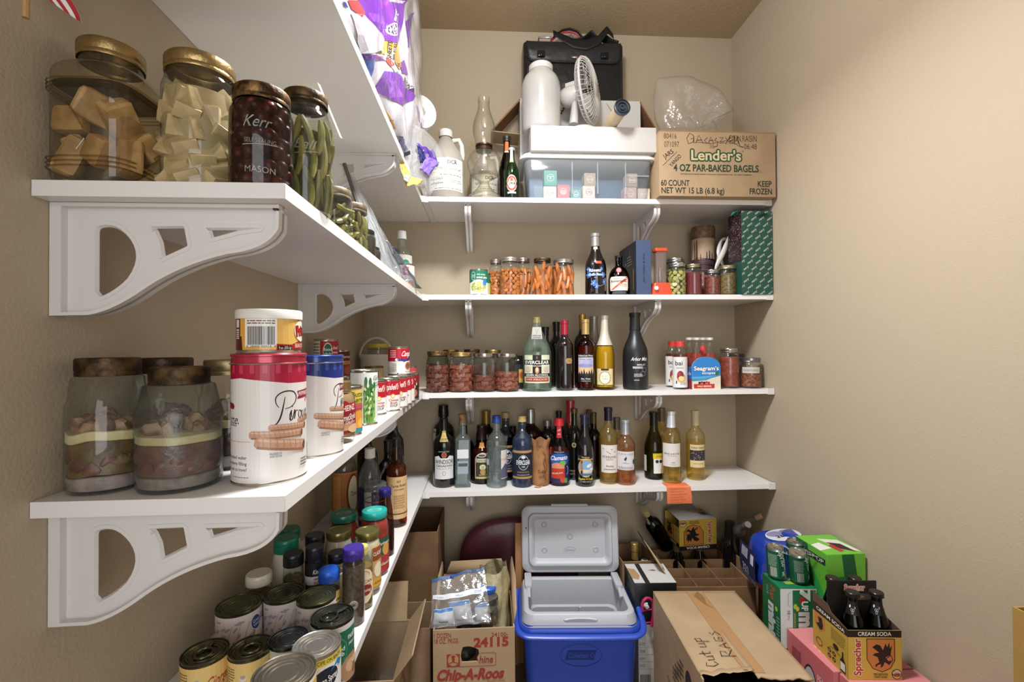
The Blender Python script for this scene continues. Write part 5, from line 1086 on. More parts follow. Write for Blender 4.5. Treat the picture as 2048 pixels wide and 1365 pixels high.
for k in range(8): d.ell(w_*(.36+.02*(k % 4)), hh*(.66+.03*(k//2)), .006, .0035, ('#2f5a30', '#45703a')[k % 2], 8, .5*k)
d.text('Seagram\u2019s', 0, hh*.93, .0155, '#f2efe8', w=w_*.86, bold=.05, out='#1c4f94', rot=-.0, res=4); d.text('escapes', w_*.08, hh*.73, .010, '#f2efe8', w=w_*.46, bold=.02)
d.rect(-w_*.44, hh*.05, w_*.28, hh*.24, '#b8322f'); d.text('WILD BERRIES', -w_*.08, hh*.14, .006, '#f0e6d8', w=w_*.5, bold=.02)
for k, c in enumerate(('#2a2430', '#b02c38', '#2a2430', '#c03a44', '#b02c38')): d.ell(-w_*.24+k*w_*.08, hh*(.29+.02*(k % 2)), .0055, .005, c, 10)
d.build('front_print', t, flat((0, -dp/2, 0), (1, 0, 0), (0, 0, 1)), base=.0016)
d = D(); d.rect(-dp/2, 0, dp/2, hh, '#2a66ac'); d.rect(-dp/2, 0, dp/2, hh*.45, '#8f2f34'); d.text('Seagram\u2019s', 0, hh*.7, .0135, '#f2efe8', w=dp*.8, bold=.05); d.build('side_print', t, flat((-w_/2, 0, 0), (0, -1, 0), (0, 0, 1)), base=.0003)
def coolb(r, h): return [(0, .004), (r*.9, 0), (r, .004), (r, h*.56), (r*.94, h*.62), (r*.62, h*.74), (r*.42, h*.84), (r*.38, h*.95), (r*.44, h*.96), (r*.44, h*.98), (r*.38, h*.985), (r*.38, h)]
for k, (px, py) in enumerate(((1379, 677), (1393, 677), (1406, 677), (1419, 677))):
 yy = Yf+dp*(.27 if k % 2 else .76); xx = at(px, py, Y=yy).x; hb = topz(px, py, yy)-Z3
 xx = min(max(xx, X0+.028), X1-.028)
 o = bottle('cooler_bottle', f'number {k+1} from the left of the crown capped coolers in the blue carrier'.replace('number 1', 'leftmost cooler').replace('number 2', 'second cooler').replace('number 3', 'third cooler').replace('number 4', 'rightmost cooler').replace(' of the crown capped coolers', ', clear with a crown cap,') if 0 else ('leftmost clear crown capped bottle in the blue carrier', 'second crown capped bottle from the left in the blue carrier', 'crown capped bottle with red label in the blue carrier', 'rightmost clear crown capped bottle in the blue carrier')[k], xx, yy, Z3+.0012, .0262, hb, coolb, CLEAR, M('#d6d3cd', .35, .3), .955, 1.25, 1.0, M('#8a2a1c', .12), .70, (lambda d, r, h: d.rect(-r*.9, h*.5, r*.9, h*.84, '#c2323a')) if k == 2 else None, group='cooler bottles in the blue carrier', capname='crown_cap')
x, y, r = fit(1438, 1479, 735, Y=-.215); h = topz(1458, 697, y)-Z3
mason('jar_of_sauce', 'tall jar of chunky red sauce with silver lid right of the blue carrier', '', x, y, Z3, r, h, r*.86, SILR, M('#752c1c', .35, bump=.001, bs=90., col2='#8f4029', ns=60.), .78, cat='preserving jar', lidh=.017, sq=0)
x, y, r = fit(1478, 1523, 745, Y=-.225); h = topz(1500, 716, y)-Z3
t = mason('jar_of_salsa', 'short wide jar of dark red flakes with a paper strip label, nearest the right wall', '', x, y, Z3, r, h, r*.95, M('#8d8d8d', .25, .9), M('#5a2a18', .5, bump=.002, bs=120., col2='#9a5a34', ns=110.), .62, cat='preserving jar', nk=.84, sh=.76)
d = D(); d.rect(-r*.75, h*.50, r*.95, h*.70, '#bdbab0'); d.text('HABANERO', r*.1, h*.6, .008, '#77756c', w=r*1.5); d.build('paper_strip', t, cyl(r*1.003), du=r*.2)
x, y, r = fit(1458, 1490, 740, Y=-.09)
t = mason('jar_of_salsa', 'dark jar behind, between the red sauce jar and the wide salsa jar', '', x, y, Z3, r, topz(1472, 708, y)-Z3, r*.95, M('#4a4a4c', .25, .9), M('#26120c', .4), .7, cat='preserving jar')
# ================================================================ back wall, bottom shelf: the long row of bottles
def windsor(d, r, h):
 d.poly([(-r*.95, h*.13), (r*.95, h*.13), (r*.95, h*.455), (r*.5, h*.475), (r*.3, h*.44), (-r*.3, h*.44), (-r*.5, h*.475), (-r*.95, h*.455)], '#d9d8da'); d.text('WINDSOR', 0, h*.385, .0155, '#1c1c22', w=r*1.75, bold=.02); d.text('CANADIAN', 0, h*.325, .0085, '#1c1c22', w=r*1.55, bold=.02); d.text('Blended Canadian Whisky', 0, h*.285, .0045, '#8a8a90', w=r*1.4, shear=.3); d.ring(0, h*.215, .0068, .0085, .0015, '#a08c4a')
 d.ell(0, h*.485, r*.24, h*.045, '#8a6a3a'); d.ell(0, h*.49, r*.14, h*.03, '#a33a30'); d.text('IMPORTED', 0, h*.535, .0045, '#b9b9b9', w=r*1.0); d.rect(-r*.42, h*.68, r*.42, h*.83, '#b39a52'); d.text('C', 0, h*.765, .011, '#5a2a20', bold=.04); d.lines(-r*.36, h*.69, r*.36, h*.73, 2, '#6a5a2c')
bt('whisky_bottle', 'black whisky bottle with white label and gold neck, leftmost in the row', 866, 910, 838, 977, Z4, shape=spirit, glass=BLK, cap=BLKS, capz=.86, dec=windsor)
btY('whisky_bottle', 'large black bottle behind the leftmost whisky bottle', 864, 910, 811, -.135, Z4, shape=spirit, glass=BLK, cap=M('#0f0f12', .3), capz=.84, capk=1.3, dec=lambda d, r, h: d.rect(-r*1.2, h*.5, -r*.75, h*.68, '#cdbdb0'))
# square clear bottle
x, y, r = stand(909, 942, 977, Z4, 900); h = topz(926, 846, y)-Z4
t = thing('square_bottle', 'tall square clear bottle with a cork stopper', 'bottle', x, y, Z4, 'cam')
w_ = r*1.85
g = G().rbox(w_, w_, h*.76, .006, .004, k=3); g.lathe([(w_*.46, h*.757), (w_*.40, h*.79), (w_*.26, h*.82), (w_*.235, h*.86), (w_*.235, h*.96), (w_*.27, h*.965), (w_*.27, h), (w_*.2, h)], 24)
part('glass_body', g, GL('#f6faf9', '#bdd0cc', .012, 1.6, .06, '#dcebe8'), t)
part('liquid', G().rbox(w_*.86, w_*.86, h*.44, .004, .003, k=3, z0=.012), GL('#eef5f6', '#c3d2d6', .02, 1.4, .05, '#dcebee'), t)
ht_ = topz(926, 828, y)-Z4
part('cork_stopper', G().lathe([(w_*.21, h-.006), (w_*.24, h), (w_*.24, h+(ht_-h)*.55), (w_*.27, h+(ht_-h)*.56), (w_*.28, ht_-.002), (w_*.25, ht_), (0, ht_)], 24), M('#a9865c', .6, col2='#7c5c3c', ns=60.), t)
d = D(); d.rect(-w_*.36, h*.46, w_*.36, h*.60, '#d9dde0'); d.rect(-w_*.34, h*.22, w_*.34, h*.42, '#9aa6ae'); d.rect(-w_*.3, h*.335, w_*.3, h*.385, '#4a5560'); d.build('label', t, flat((0, -w_/2, 0), (1, 0, 0), (0, 0, 1)))
btY('round_bottle', 'dark round bottle hidden behind the square clear bottle', 908, 948, 852, -.13, Z4, shape=spirit, glass=GL('#3a3a34', '#101010', .02), cap=None)
def chivas(d, r, h):
 arch = [(-r*.62, h*.10), (r*.78, h*.10), (r*.78, h*.42)]+[(r*.08+r*.70*math.cos(a), h*.42+h*.13*math.sin(a)) for a in [PI*i/10 for i in range(1, 10)]]+[(-r*.62, h*.42)]
 d.poly(arch, '#b9b290'); d.poly([(r*.08+(p[0]-r*.08)*.9, h*.3+(p[1]-h*.3)*.93) for p in arch], '#3a362a'); d.rect(-r*.5, h*.385, r*.68, h*.45, '#c9c3a4'); d.text('CHIVAS REGAL', r*.08, h*.415, .0065, '#2a241c', w=r*1.05, bold=.02); d.ell(r*.08, h*.30, r*.28, h*.05, '#cfc7a2'); d.text('12', r*.08, h*.30, .008, '#3a2a1c', bold=.03); d.ell(r*.1, h*.22, r*.25, h*.05, '#a58a4c'); d.text('SCOTCH', r*.1, h*.165, .0055, '#cfc7a2', bold=.02); d.rect(-r*.5, h*.105, r*.7, h*.135, '#c2b668')
 d.rect(-r*.42, h*.62, r*.42, h*.71, '#b57a34'); d.ell(0, h*.505, r*.4, h*.03, '#cfccc4'); d.ell(0, h*.505, r*.3, h*.02, '#4a4238')
bt('whisky_bottle', 'amber scotch bottle with ornate oval topped label', 941, 986, 851, 970, Z4, shape=lambda r, h: [(0, .005), (r*.9, 0), (r, .005), (r, h*.48), (r*.95, h*.54), (r*.75, h*.60), (r*.45, h*.66), (r*.40, h*.72), (r*.36, h*.95), (r*.38, h*.96), (r*.38, h)], glass=GL('#b86a34', '#5a200c', .012), cap=M('#2a1410', .3), capz=.75, liquid=M('#5c2208', .12), level=.6, dec=chivas)
btY('whisky_bottle', 'brown bottle with gold neck label behind the amber scotch bottle', 951, 994, 822, -.12, Z4, shape=bordeaux, glass=GL('#6e5a30', '#2a2010', .02), cap=M('#8f7338', .35, .5), capz=.80, dec=lambda d, r, h: (d.ell(r*.3, h*.5, r*.35, h*.06, '#b58a3c'), d.ell(r*.3, h*.5, r*.25, h*.045, '#6a4a1c')))
def vod(d, r, h): d.rect(r*.42, h*.13, r*1.5, h*.53, '#d3d0cc'); d.poly([(r*.42, h*.14), (r*1.5, h*.14), (r*1.5, h*.30), (r*.9, h*.34), (r*.42, h*.26)], '#5a5a78'); d.text('VODKA', r*.95, h*.40, .008, '#b5824a', rot=0); d.rect(-r*1.5, h*.32, -r*.86, h*.40, '#d9dcdc'); d.lines(-r*.5, h*.21, r*.35, h*.225, 1, '#8a7a5c')
bt('vodka_bottle', 'clear spirit bottle with a blue cap', 973, 1014, 832, 978, Z4, shape=spirit, glass=SPC, cap=M('#1f3d86', .35), capz=.90, capk=1.2, capz1=1.0, liquid=SPL, level=.53, dec=vod, capname='screw_cap')
def e2(d, r, h):
 d.rect(-r*1.1, h*.155, r*1.1, h*.515, '#1c2536'); d.rect(-r*1.1, h*.495, r*1.1, h*.53, '#b08a54'); d.rect(-r*1.1, h*.13, r*1.1, h*.16, '#b08a54'); d.ring(r*.1, h*.36, r*.52, h*.105, .0016, '#d9dde0', 28, PI*1.12, PI*1.88); d.ring(r*.1, h*.36, r*.52, h*.105, .0016, '#d9dde0', 28, PI*.12, PI*.88); d.poly([(r*.1-r*.25, h*.435), (r*.1, h*.46), (r*.1+r*.25, h*.435), (r*.1, h*.41)], '#d9dde0'); d.text('EVERCLEAR', r*.1, h*.362, .0165, '#eef0f0', w=r*1.35, bold=.04); d.text('190', r*.1, h*.30, .0065, '#d9dde0', bold=.03); d.text('GRAIN ALCOHOL', r*.1, h*.225, .0055, '#a58a6c', w=r*1.2, bold=.02); d.text('92.4% ALCOHOL BY VOLUME', r*.1, h*.185, .004, '#d9dde0', w=r*1.2)
 d.rect(-r*.5, h*.70, r*.5, h*.88, '#1b2434'); d.poly([(-r*.28, h*.80), (0, h*.83), (r*.28, h*.80), (0, h*.77)], '#d9dde0'); d.ring(0, h*.80, r*.3, h*.05, .001, '#d9dde0', 20, PI*1.1, PI*1.9)
BLUEV = GL('#d3ddec', '#7d92ba', .012, 1.4, .06, '#8aa2cc')
bt('everclear_bottle', 'blue tinted grain alcohol bottle with dark label and tan cap, in the front row', 1024, 1065, 833, 977, Z4, shape=spirit, glass=BLUEV, cap=M('#b39a62', .5), capz=.925, capk=1.2, liquid=GL('#b4c4dc', '#6680b0', .02, 1.2, .10, '#4a68a8'), level=.68, dec=e2, capname='cork_cap')
btY('everclear_bottle', 'grain alcohol bottle with tan cap half hidden behind the blue capped spirit bottle', 991, 1032, 826, -.125, Z4, shape=spirit, glass=GL('#d6d9c8', '#6e725c', .015), cap=M('#a58d5c', .5), capz=.925, capk=1.2, liquid=GL('#b9bca4', '#6a6c50', .02), level=.68, dec=e2, capname='cork_cap')
btY('small_bottle', 'small bottle with black cap behind the grain alcohol bottle', 1010, 1042, 853, -.055, Z4, shape=spirit, glass=GL('#bba98a', '#5a4a30', .02), cap=BLKS, capz=.9, capk=1.2)
btY('liqueur_bottle', 'brownish pink bottle with silver neck behind the leather pouch', 1039, 1084, 819, -.12, Z4, shape=spirit, glass=GL('#a8684c', '#4a2014', .02), cap=M('#a8aaa6', .3, .8), capz=.80, liquid=M('#5a2a1c', .2), level=.66)
# leather drawstring pouch
x, y, r = stand(1063, 1099, 974, Z4, 930); h = topz(1080, 880, y)-Z4
t = thing('leather_pouch', 'tan leather drawstring pouch tied over a bottle', 'pouch', x, y, Z4, 'cam')
LEA = M('#a97a50', .55, bump=.0008, bs=120., col2='#946640', ns=25.)
def pf(u, v):
 a = 2*PI*u; fold = math.sin(a*7+.6)*.5+.5
 z = v*h
 k = 1-.10*max(0, (v-.62)/.2) if v < .8 else .90-.1*(v-.8)/.2
 rr = r*(k if v < .82 else k+.20*(v-.82)/.18*1.2)*(1+.16*(fold-.5)*max(0, (v-.55)/.45))
 if v < .04: rr = r*(.9+2.5*v)
 return (rr*math.cos(a), rr*math.sin(a)*.95, z+(.006*math.sin(a*5) if v > .9 else 0))
part('leather_body', G().sheet(pf, 70, 26, closed_u=True).lathe([(0, .001), (r*.9, .001)], 24), LEA, t)
g = G().tube([(.012, -r*.96, h*.78), (.022, -r*.93, h*.70), (.012, -r*1.04, h*.55), (.020, -r*1.0, h*.42), (.012, -r*1.06, h*.30), (.024, -r*.98, h*.16), (.010, -r*1.08, h*.05), (-.004, -r*1.25, .002)], .0019, 6)
g.tube([(.020, -r*.95, h*.66), (.026, -r*.92, h*.45), (.020, -r*1.02, h*.28), (.026, -r*.94, h*.12)], .0017, 6)
part('drawstring', g, M('#8a5a36', .6), t)
part('leather_tab', G().lathe([(0, .0), (.013, .0), (.013, .002), (0, .0025)], 18, mx=Matrix.Translation((-.012, -r*1.32, .0002))@Matrix.Diagonal((1, .6, 1, 1))), LEA, t)
d = D(); d.text('Tullin', r*.1, h*.33, .013, '#4a2e18', shear=.4, w=r*.9, res=4); d.lines(-r*.2, h*.2, r*.6, h*.25, 2, '#5a3a22'); d.build('burnt_lettering', t, cyl(r*1.03), du=r*.2)
x, y, r = fit(1078, 1112, 900, Y=-.095); h = topz(1095, 841, y)-Z4
bottle('liqueur_bottle', 'stout black bottle with silver cap behind the leather pouch', x, y, Z4, r*1.1, h, lambda r, h: [(0, .005), (r*.95, 0), (r, .006), (r, h*.74), (r*.9, h*.79), (r*.5, h*.83), (r*.4, h*.86), (r*.4, h)], BLK, M('#9c9a94', .3, .7), .9, 1.15)
btY('wine_bottle', 'black bottle behind the tomato drink bottle', 1104, 1132, 823, -.06, Z4, shape=bordeaux, glass=BLK, cap=BLKS, capz=.8, group='dark bottles at the back of the bottom shelf')
def clam(d, r, h):
 d.rect(-PI*r*.9, h*.06, PI*r*.9, h*.53, '#232a52'); d.rect(-PI*r*.9, h*.50, PI*r*.9, h*.535, '#17171c'); d.text('MIXED DRINK', 0, h*.517, .0035, '#cfcfd6', w=r*1.0); d.rect(-r*1.2, h*.47, -r*.86, h*.58, '#a82a34'); d.ell(0, h*.40, r*1.0, h*.10, '#2f5fa8'); d.text('Clamato', -r*.02, h*.43, .0165, '#f2f2f2', w=r*1.75, shear=.25, bold=.035, rot=.07, res=4)
 d.poly([(-r*.85, h*.12), (r*.55, h*.12), (r*.5, h*.34), (-r*.3, h*.36), (-r*.8, h*.33)], '#b83a26'); d.poly([(-r*.8, h*.27), (r*.5, h*.27), (r*.5, h*.34), (-r*.3, h*.36), (-r*.8, h*.33)], '#d98a6a'); d.ell(r*.35, h*.355, r*.32, h*.035, '#6fae4a'); d.ring(r*.75, h*.24, r*.22, h*.065, .002, '#c9d0dc', 16, -PI/2, PI/2); d.text('MICHELADA', -r*.2, h*.20, .0055, '#f0d8c8', w=r*1.1, rot=.12, bold=.02); d.ell(r*.35, h*.1, r*.28, h*.045, '#c8392c'); d.ell(r*.65, h*.09, r*.18, h*.04, '#4f8f4a')
 d.rect(-r*.5, h*.72, r*.5, h*.90, '#a8202e'); d.text('PICKLE', 0, h*.835, .006, '#f0d0c8', w=r*.6, bold=.02, rot=.2); d.text('TOMATO', 0, h*.775, .0055, '#f0d0c8', w=r*.6, bold=.02)
bt('tomato_drink_bottle', 'tomato drink bottle with bright red cap and neck and a navy label', 1098, 1139, 838, 974, Z4, shape=lambda r, h: [(0, .005), (r*.9, 0), (r, .006), (r, h*.50), (r*.97, h*.56), (r*.80, h*.65), (r*.60, h*.70), (r*.48, h*.73), (r*.43, h*.88), (r*.40, h*.91), (r*.40, h)], glass=GL('#e2dcde', '#9a9094', .02), cap=M('#b8222c', .35), capz=.90, capk=1.18, capz1=1.0, liquid=M('#5a1612', .2), level=.54, dec=clam, capname='screw_cap')
def rednk(d, r, h): d.poly([(-r*.5, h*.70), (0, h*.62), (r*.5, h*.70), (r*.45, h*.74), (-r*.45, h*.74)], '#8a1420'); d.ell(0, h*.71, r*.2, h*.03, '#b0803a'); d.ell(r*.2, h*.4, r*.3, h*.04, '#b09a62'); d.text('Rose', r*.1, h*.2, .010, '#a89a6c', shear=.3)
btY('sparkling_bottle', 'dark sparkling wine bottle with a tall red foil neck', 1119, 1163, 802, -.125, Z4, shape=burgundy, glass=GRNB, cap=M('#a01422', .25, coat=.5), capz=.72, capk=1.08, dec=rednk)
def gol(d, r, h): d.ell(-r*.05, h*.50, r*.28, h*.035, '#b8a878'); d.ell(-r*.05, h*.50, r*.18, h*.022, '#5a4a2a'); d.text('Prosecco', -r*.3, h*.14, .010, '#9a8f6a', shear=.3); d.text('ASTI', -r*.3, h*.09, .008, '#9a8f6a')
x, y, r = fit(1139, 1170, 900, Y=-.15)
bottle('wine_bottle', 'dark green bottle with a small gold crest, beside the festival wine bottle', x-.012, y, Z4, r, topz(1154, 818, y)-Z4, bordeaux, GRNB, M('#6a5a40', .3, .6), .94, 1.15, 1.0, dec=gol)
def spr(d, r, h):
 d.ell(r*.15, h*.27, r*.85, h*.135, '#d9a24a'); d.ell(r*.15, h*.27, r*.78, h*.115, '#7fa6d0'); d.rect(-r*.5, h*.2, r*.9, h*.245, '#d8ccb0'); d.poly([(-r*.45, h*.16), (-r*.15, h*.16), (-r*.2, h*.33), (-r*.42, h*.33)], '#b5764a'); d.ell(-r*.3, h*.35, r*.12, h*.022, '#8a4a30'); d.poly([(-r*.4, h*.16), (-r*.2, h*.16), (-r*.25, h*.23), (-r*.38, h*.23)], '#1c1c22'); d.ell(r*.5, h*.30, r*.3, h*.025, '#dce4ee', rot=.5); d.ell(r*.75, h*.25, r*.2, h*.02, '#dce4ee'); d.rect(-r*.45, h*.165, r*.95, h*.185, '#3a6aa8')
 d.text('This is Love', r*.1, h*.42, .0045, '#e8e0c8', bold=.02); d.text('Freedom of Youth', r*.12, h*.39, .0065, '#e3cf5a', w=r*1.6, bold=.04); d.text('Hyping 4 Cash', r*.12, h*.115, .0085, '#d8cf52', w=r*1.55, bold=.04); d.text('A RED WINE', r*.12, h*.075, .004, '#d9d9d9', w=r*1.1)
bt('wine_bottle', 'dark burgundy wine bottle with a colourful beach picture label', 1150, 1188, 830, 975, Z4, shape=burgundy, glass=BLK, cap=M('#1c1a38', .25, coat=.4), capz=.86, dec=spr)
x, y, r = fit(1163, 1194, 880, Y=-.07)
bottle('wine_bottle', 'dark bottle closed with a cork behind the beach label bottle', x, y, Z4, r, topz(1178, 826, y)-Z4, bordeaux, BLK, M('#7c5a36', .7, col2='#5a3c20', ns=80.), .965, 1.0, 1.045, capname='cork')
x, y, r = fit(1176, 1205, 880, Y=-.15)
bottle('wine_bottle', 'brown empty bottle left of the starling wine bottle', x-.006, y, Z4, r, topz(1190, 826, y)-Z4, bordeaux, GL('#6a4a30', '#2a1a10', .015), M('#5a4a2a', .35, .4), .84, 1.12)
def star(d, r, h):
 d.rect(-r*.85, h*.155, r*1.15, h*.52, '#dcd6d2')
 for u, v, a in ((-.55, .47, .5), (-.1, .43, -.3), (.35, .46, .7), (.15, .41, .2), (.7, .43, -.4)):
  d.line([(r*u-.004*math.cos(a), h*v+.003), (r*u, h*v-.001), (r*u+.004*math.cos(a), h*v+.003*math.sin(a))], .0018, '#4a4240')
 d.text('STARLING', r*.1, h*.365, .0085, '#4f4844', w=r*1.5, bold=.005); d.text('CASTLE', r*.1, h*.33, .0055, '#7a716c', w=r*.75); d.text('Riesling', r*.15, h*.245, .007, '#5a524e', shear=.4); d.lines(-r*.5, h*.19, r*.8, h*.215, 1, '#8a817c')
 d.text('. \' ,', 0, h*.895, .010, '#c9c9e0', bold=.02)
bt('wine_bottle', 'white wine bottle with flying birds on the label and a navy capsule', 1198, 1236, 816, 970, Z4, shape=bordeaux, glass=WHITEW, cap=M('#211c36', .3), capz=.83, capk=1.15, liquid=WHITEL, level=.60, dec=star)
btY('wine_bottle', 'bottle with a grey capsule between the birds label and heron label bottles', 1217, 1251, 836, -.14, Z4, shape=bordeaux, glass=WHITEW, cap=M('#6f6a60', .35, .5), capz=.80)
def crane(d, r, h): d.rect(-r*1.0, h*.24, r*1.05, h*.53, '#d6d3d6'); d.text('CRANE LAKE', 0, h*.49, .0075, '#8c8890', w=r*1.8, bold=.01); d.ell(0, h*.415, .0045, .008, '#3a3640', 10, -.5); d.line([(0, h*.42), (.002, h*.38), (-.001, h*.35)], .0012, '#3a3640'); d.line([(0, h*.42), (.004, h*.45), (.002, h*.46)], .0012, '#3a3640'); d.line([(-.012, h*.345), (-.004, h*.355), (.006, h*.345), (.013, h*.35)], .0012, '#7a7680'); d.lines(-r*.8, h*.255, r*.8, h*.30, 2, '#a39fa8'); d.ell(r*.95, h*.37, r*.16, h*.04, '#1f5a6a')
bt('wine_bottle', 'rose wine bottle with a wading bird label and silver screw cap', 1232, 1270, 841, 972, Z4, shape=bordeaux, glass=ROSEW, cap=M('#aeb4ba', .3, .6), capz=.78, capk=1.15, liquid=ROSEL, level=.58, dec=crane)
def yel(d, r, h): d.rect(-r*.05, h*.10, r*1.3, h*.40, '#d9d9d4'); d.rect(-r*.1, h*.32, r*1.3, h*.40, '#d2b52c'); d.text('Lyrical', r*.55, h*.36, .0065, '#3a2f1c', shear=.3); d.ell(r*.3, h*.28, r*.17, h*.025, '#2a2626'); d.ell(r*.7, h*.28, r*.17, h*.025, '#2a2626'); d.line([(r*.95, h*.11), (r*.8, h*.17), (r*.85, h*.24)], .003, '#b5703c'); d.line([(r*.75, h*.11), (r*.7, h*.16)], .002, '#b5703c'); d.rect(-r*1.3, h*.12, -r*.82, h*.36, '#cfd0cc')
bt('wine_bottle', 'dark green wine bottle with a yellow topped label and black capsule', 1288, 1328, 825, 961, Z4, shape=burgundy, glass=GL('#a4a850', '#4a5018', .012), cap=M('#121212', .35), capz=.80, capk=1.12, liquid=M('#4a4a12', .15), level=.48, dec=yel)
btY('wine_bottle', 'bottle with grey capsule behind the plain white label wine', 1305, 1342, 817, -.10, Z4, shape=bordeaux, glass=WHITEW, cap=M('#77705f', .35, .5), capz=.80, liquid=WHITEL, level=.6)
btY('wine_bottle', 'bottle with dark capsule right behind the plain white label wine', 1326, 1361, 824, -.04, Z4, shape=bordeaux, glass=WHITEW, cap=M('#2a2a30', .3), capz=.80)
def bread(d, r, h): d.rect(-r*1.0, h*.24, r*1.1, h*.60-.01, '#d9d4ce'); d.text('BREAD & BUTTER', r*.1, h*.42, .0062, '#3f3a38', w=r*1.7, bold=.015); d.lines(-r*.4, h*.385, r*.6, h*.40, 1, '#a8a19b'); d.text('2020', r*.2, h*.30, .0048, '#6a6460'); d.lines(-r*.1, h*.265, r*.5, h*.28, 1, '#a8a19b')
bt('wine_bottle', 'white wine bottle with plain cream label and white screw cap', 1323, 1362, 823, 969, Z4, shape=bordeaux, glass=WHITEW, cap=M('#cfd2d8', .3, .3), capz=.775, capk=1.2, liquid=WHITEL, level=.56, dec=bread)
def indian(d, r, h):
 d.rect(-r*.6, h*.19, r*1.2, h*.52, '#d6c394'); d.rect(-r*.6, h*.29, r*1.2, h*.44, '#2a2f3c'); d.text('Indian Island', r*.3, h*.48, .0085, '#2c2420', shear=.3, w=r*1.5, bold=.015); d.text('WHITE WINE', r*.3, h*.245, .005, '#5a4c34', w=r*1.1); R_ = random.Random(8)
 for k in range(40): d.ell(r*R_.uniform(-.5, 1.1), h*R_.uniform(.30, .43), .0022, .0016, R_.choice(['#c98a4a', '#3f6a80', '#d9b45a', '#8a3a2c', '#26442c']), 6)
bt('wine_bottle', 'white wine bottle with cream capsule and a night scene label, rightmost in the row', 1372, 1410, 822, 962, Z4, shape=bordeaux, glass=WHITEW, cap=M('#c9bd9a', .4), capz=.79, capk=1.15, liquid=WHITEL, level=.56, dec=indian)
# orange note over the shelf edge
p0 = at(1333, 969, Y=-DEP-.004); p1 = at(1380, 967, Y=-DEP-.004); zb = topz(1360, 1007, -DEP)
t = thing('paper_note', 'orange handwritten note draped over the front edge of the bottom shelf', 'note', (p0.x+p1.x)/2, -DEP-.0016, Z4, 0)
wn = p1.x-p0.x; hl = Z4-zb
def nf(u, v):
 x_ = (u-.5)*wn*(1+.04*v); s_ = v*(hl+.05)
 if s_ < .05: return (x_, .05-s_, .0012+.001*math.sin(u*5))
 q = s_-.05; return (x_+.004*v, -.0015-.006*math.sin(q/hl*PI*.7)*(.4+.6*u), .0005-q)
part('paper', G().sheet(nf, 14, 24), M('#d9744a', .6), t, ang=80)
d = D(); R_ = random.Random(3)
for k in range(6):
 v = -.010-k*.0105; pts = [(-wn*.36+wn*.72*i/26, v+.0022*math.sin(i*1.9+k*2)+R_.uniform(-.0016, .0016)+.002*(i/26)) for i in range(27)]; d.line(pts[:27-(k*5) % 9], .0007, '#5a3222')
d.build('handwriting', t, lambda u, v, o: (u, -.0020-.006*math.sin(min(1, -v/hl)*PI*.7)*(.4+.6*(u/wn+.5))-o, v), base=.0004, dv=.01)
# ================================================================ back wall, second shelf
def fy(x0, x1, ym, Y): return fit(x0, x1, ym, Y=Y)
def peas(d, r, h):
 d.rect(-PI*r, h*.5, PI*r, h*.97, '#1d7457'); d.ring(-r*.62, h*.74, r*.25, h*.16, .0012, '#d9e6dc'); d.text('food', -r*.62, h*.77, .005, '#d9e6dc', bold=.02); d.text('club', -r*.62, h*.71, .005, '#d9e6dc', bold=.02); d.text('very young', r*.25, h*.80, .0062, '#eef2ea', w=r*.95, bold=.02); d.text('sweet peas', r*.40, h*.69, .0092, '#eef2ea', w=r*1.25, bold=.03)
 d.ell(0, h*.36, r*1.0, h*.24, '#eef0ea'); d.ell(0, h*.33, r*.9, h*.2, '#b9b86a'); R_ = random.Random(1)
 for k in range(70): d.ell(r*R_.uniform(-.78, .78), h*R_.uniform(.2, .46), .0021, .0021, R_.choice(['#8fa23e', '#c3c274', '#6f842c', '#d8d592']), 7)
 d.ell(r*.68, h*.5, r*.24, h*.12, '#2f7fb8')
x, y, r = fy(939, 976, 570, -.23); can('food_can', 'green and white can of peas, alone at the left of its shelf', x, y, Z2, r, topz(957, 541, y)-Z2, peas, base='#e2e6de')
x, y, r = fy(946, 980, 570, -.145); can('food_can', 'can hidden right behind the green can of peas', x+.006, y, Z2, r, topz(963, 549, y)-Z2, lambda d, r, h: d.rect(-PI*r, h*.1, PI*r, h*.6, '#b9b46a'), base='#1c6a52')
CAR = M('#b96a2a', .4, col2='#9a521c', ns=50., sss=.1); CARD = M('#b0612a', .45, col2='#8a4318', ns=60.)
def coin(rr, th, seed):
 return G().lathe([(0, -th/2), (rr*.9, -th/2), (rr, -th*.3), (rr, th*.3), (rr*.9, th/2), (rr*.45, th/2), (rr*.4, th*.42), (0, th*.42)], 14).mesh('carrot_slice', CAR if seed % 2 else M('#d08238', .4, col2='#b5662a', ns=60.))
coins = [coin(.0062+.0012*(i % 4), .006, i) for i in range(6)]
def stick(L, seed):
 Q = random.Random(seed); n = 7
 return G().tube([(.004*math.sin(PI*i/(n-1)), 0, L*(i/(n-1)-.5)) for i in range(n)], [.0045, .0078, .0088, .0092, .0088, .0078, .0045], 9, up=(0, 1, 0)).mesh('carrot', CAR if seed % 2 else M('#cf7a34', .4, col2='#ad5f22', ns=40.))
sticks = [stick(L, i) for i, L in enumerate((.062, .075, .055, .085))]
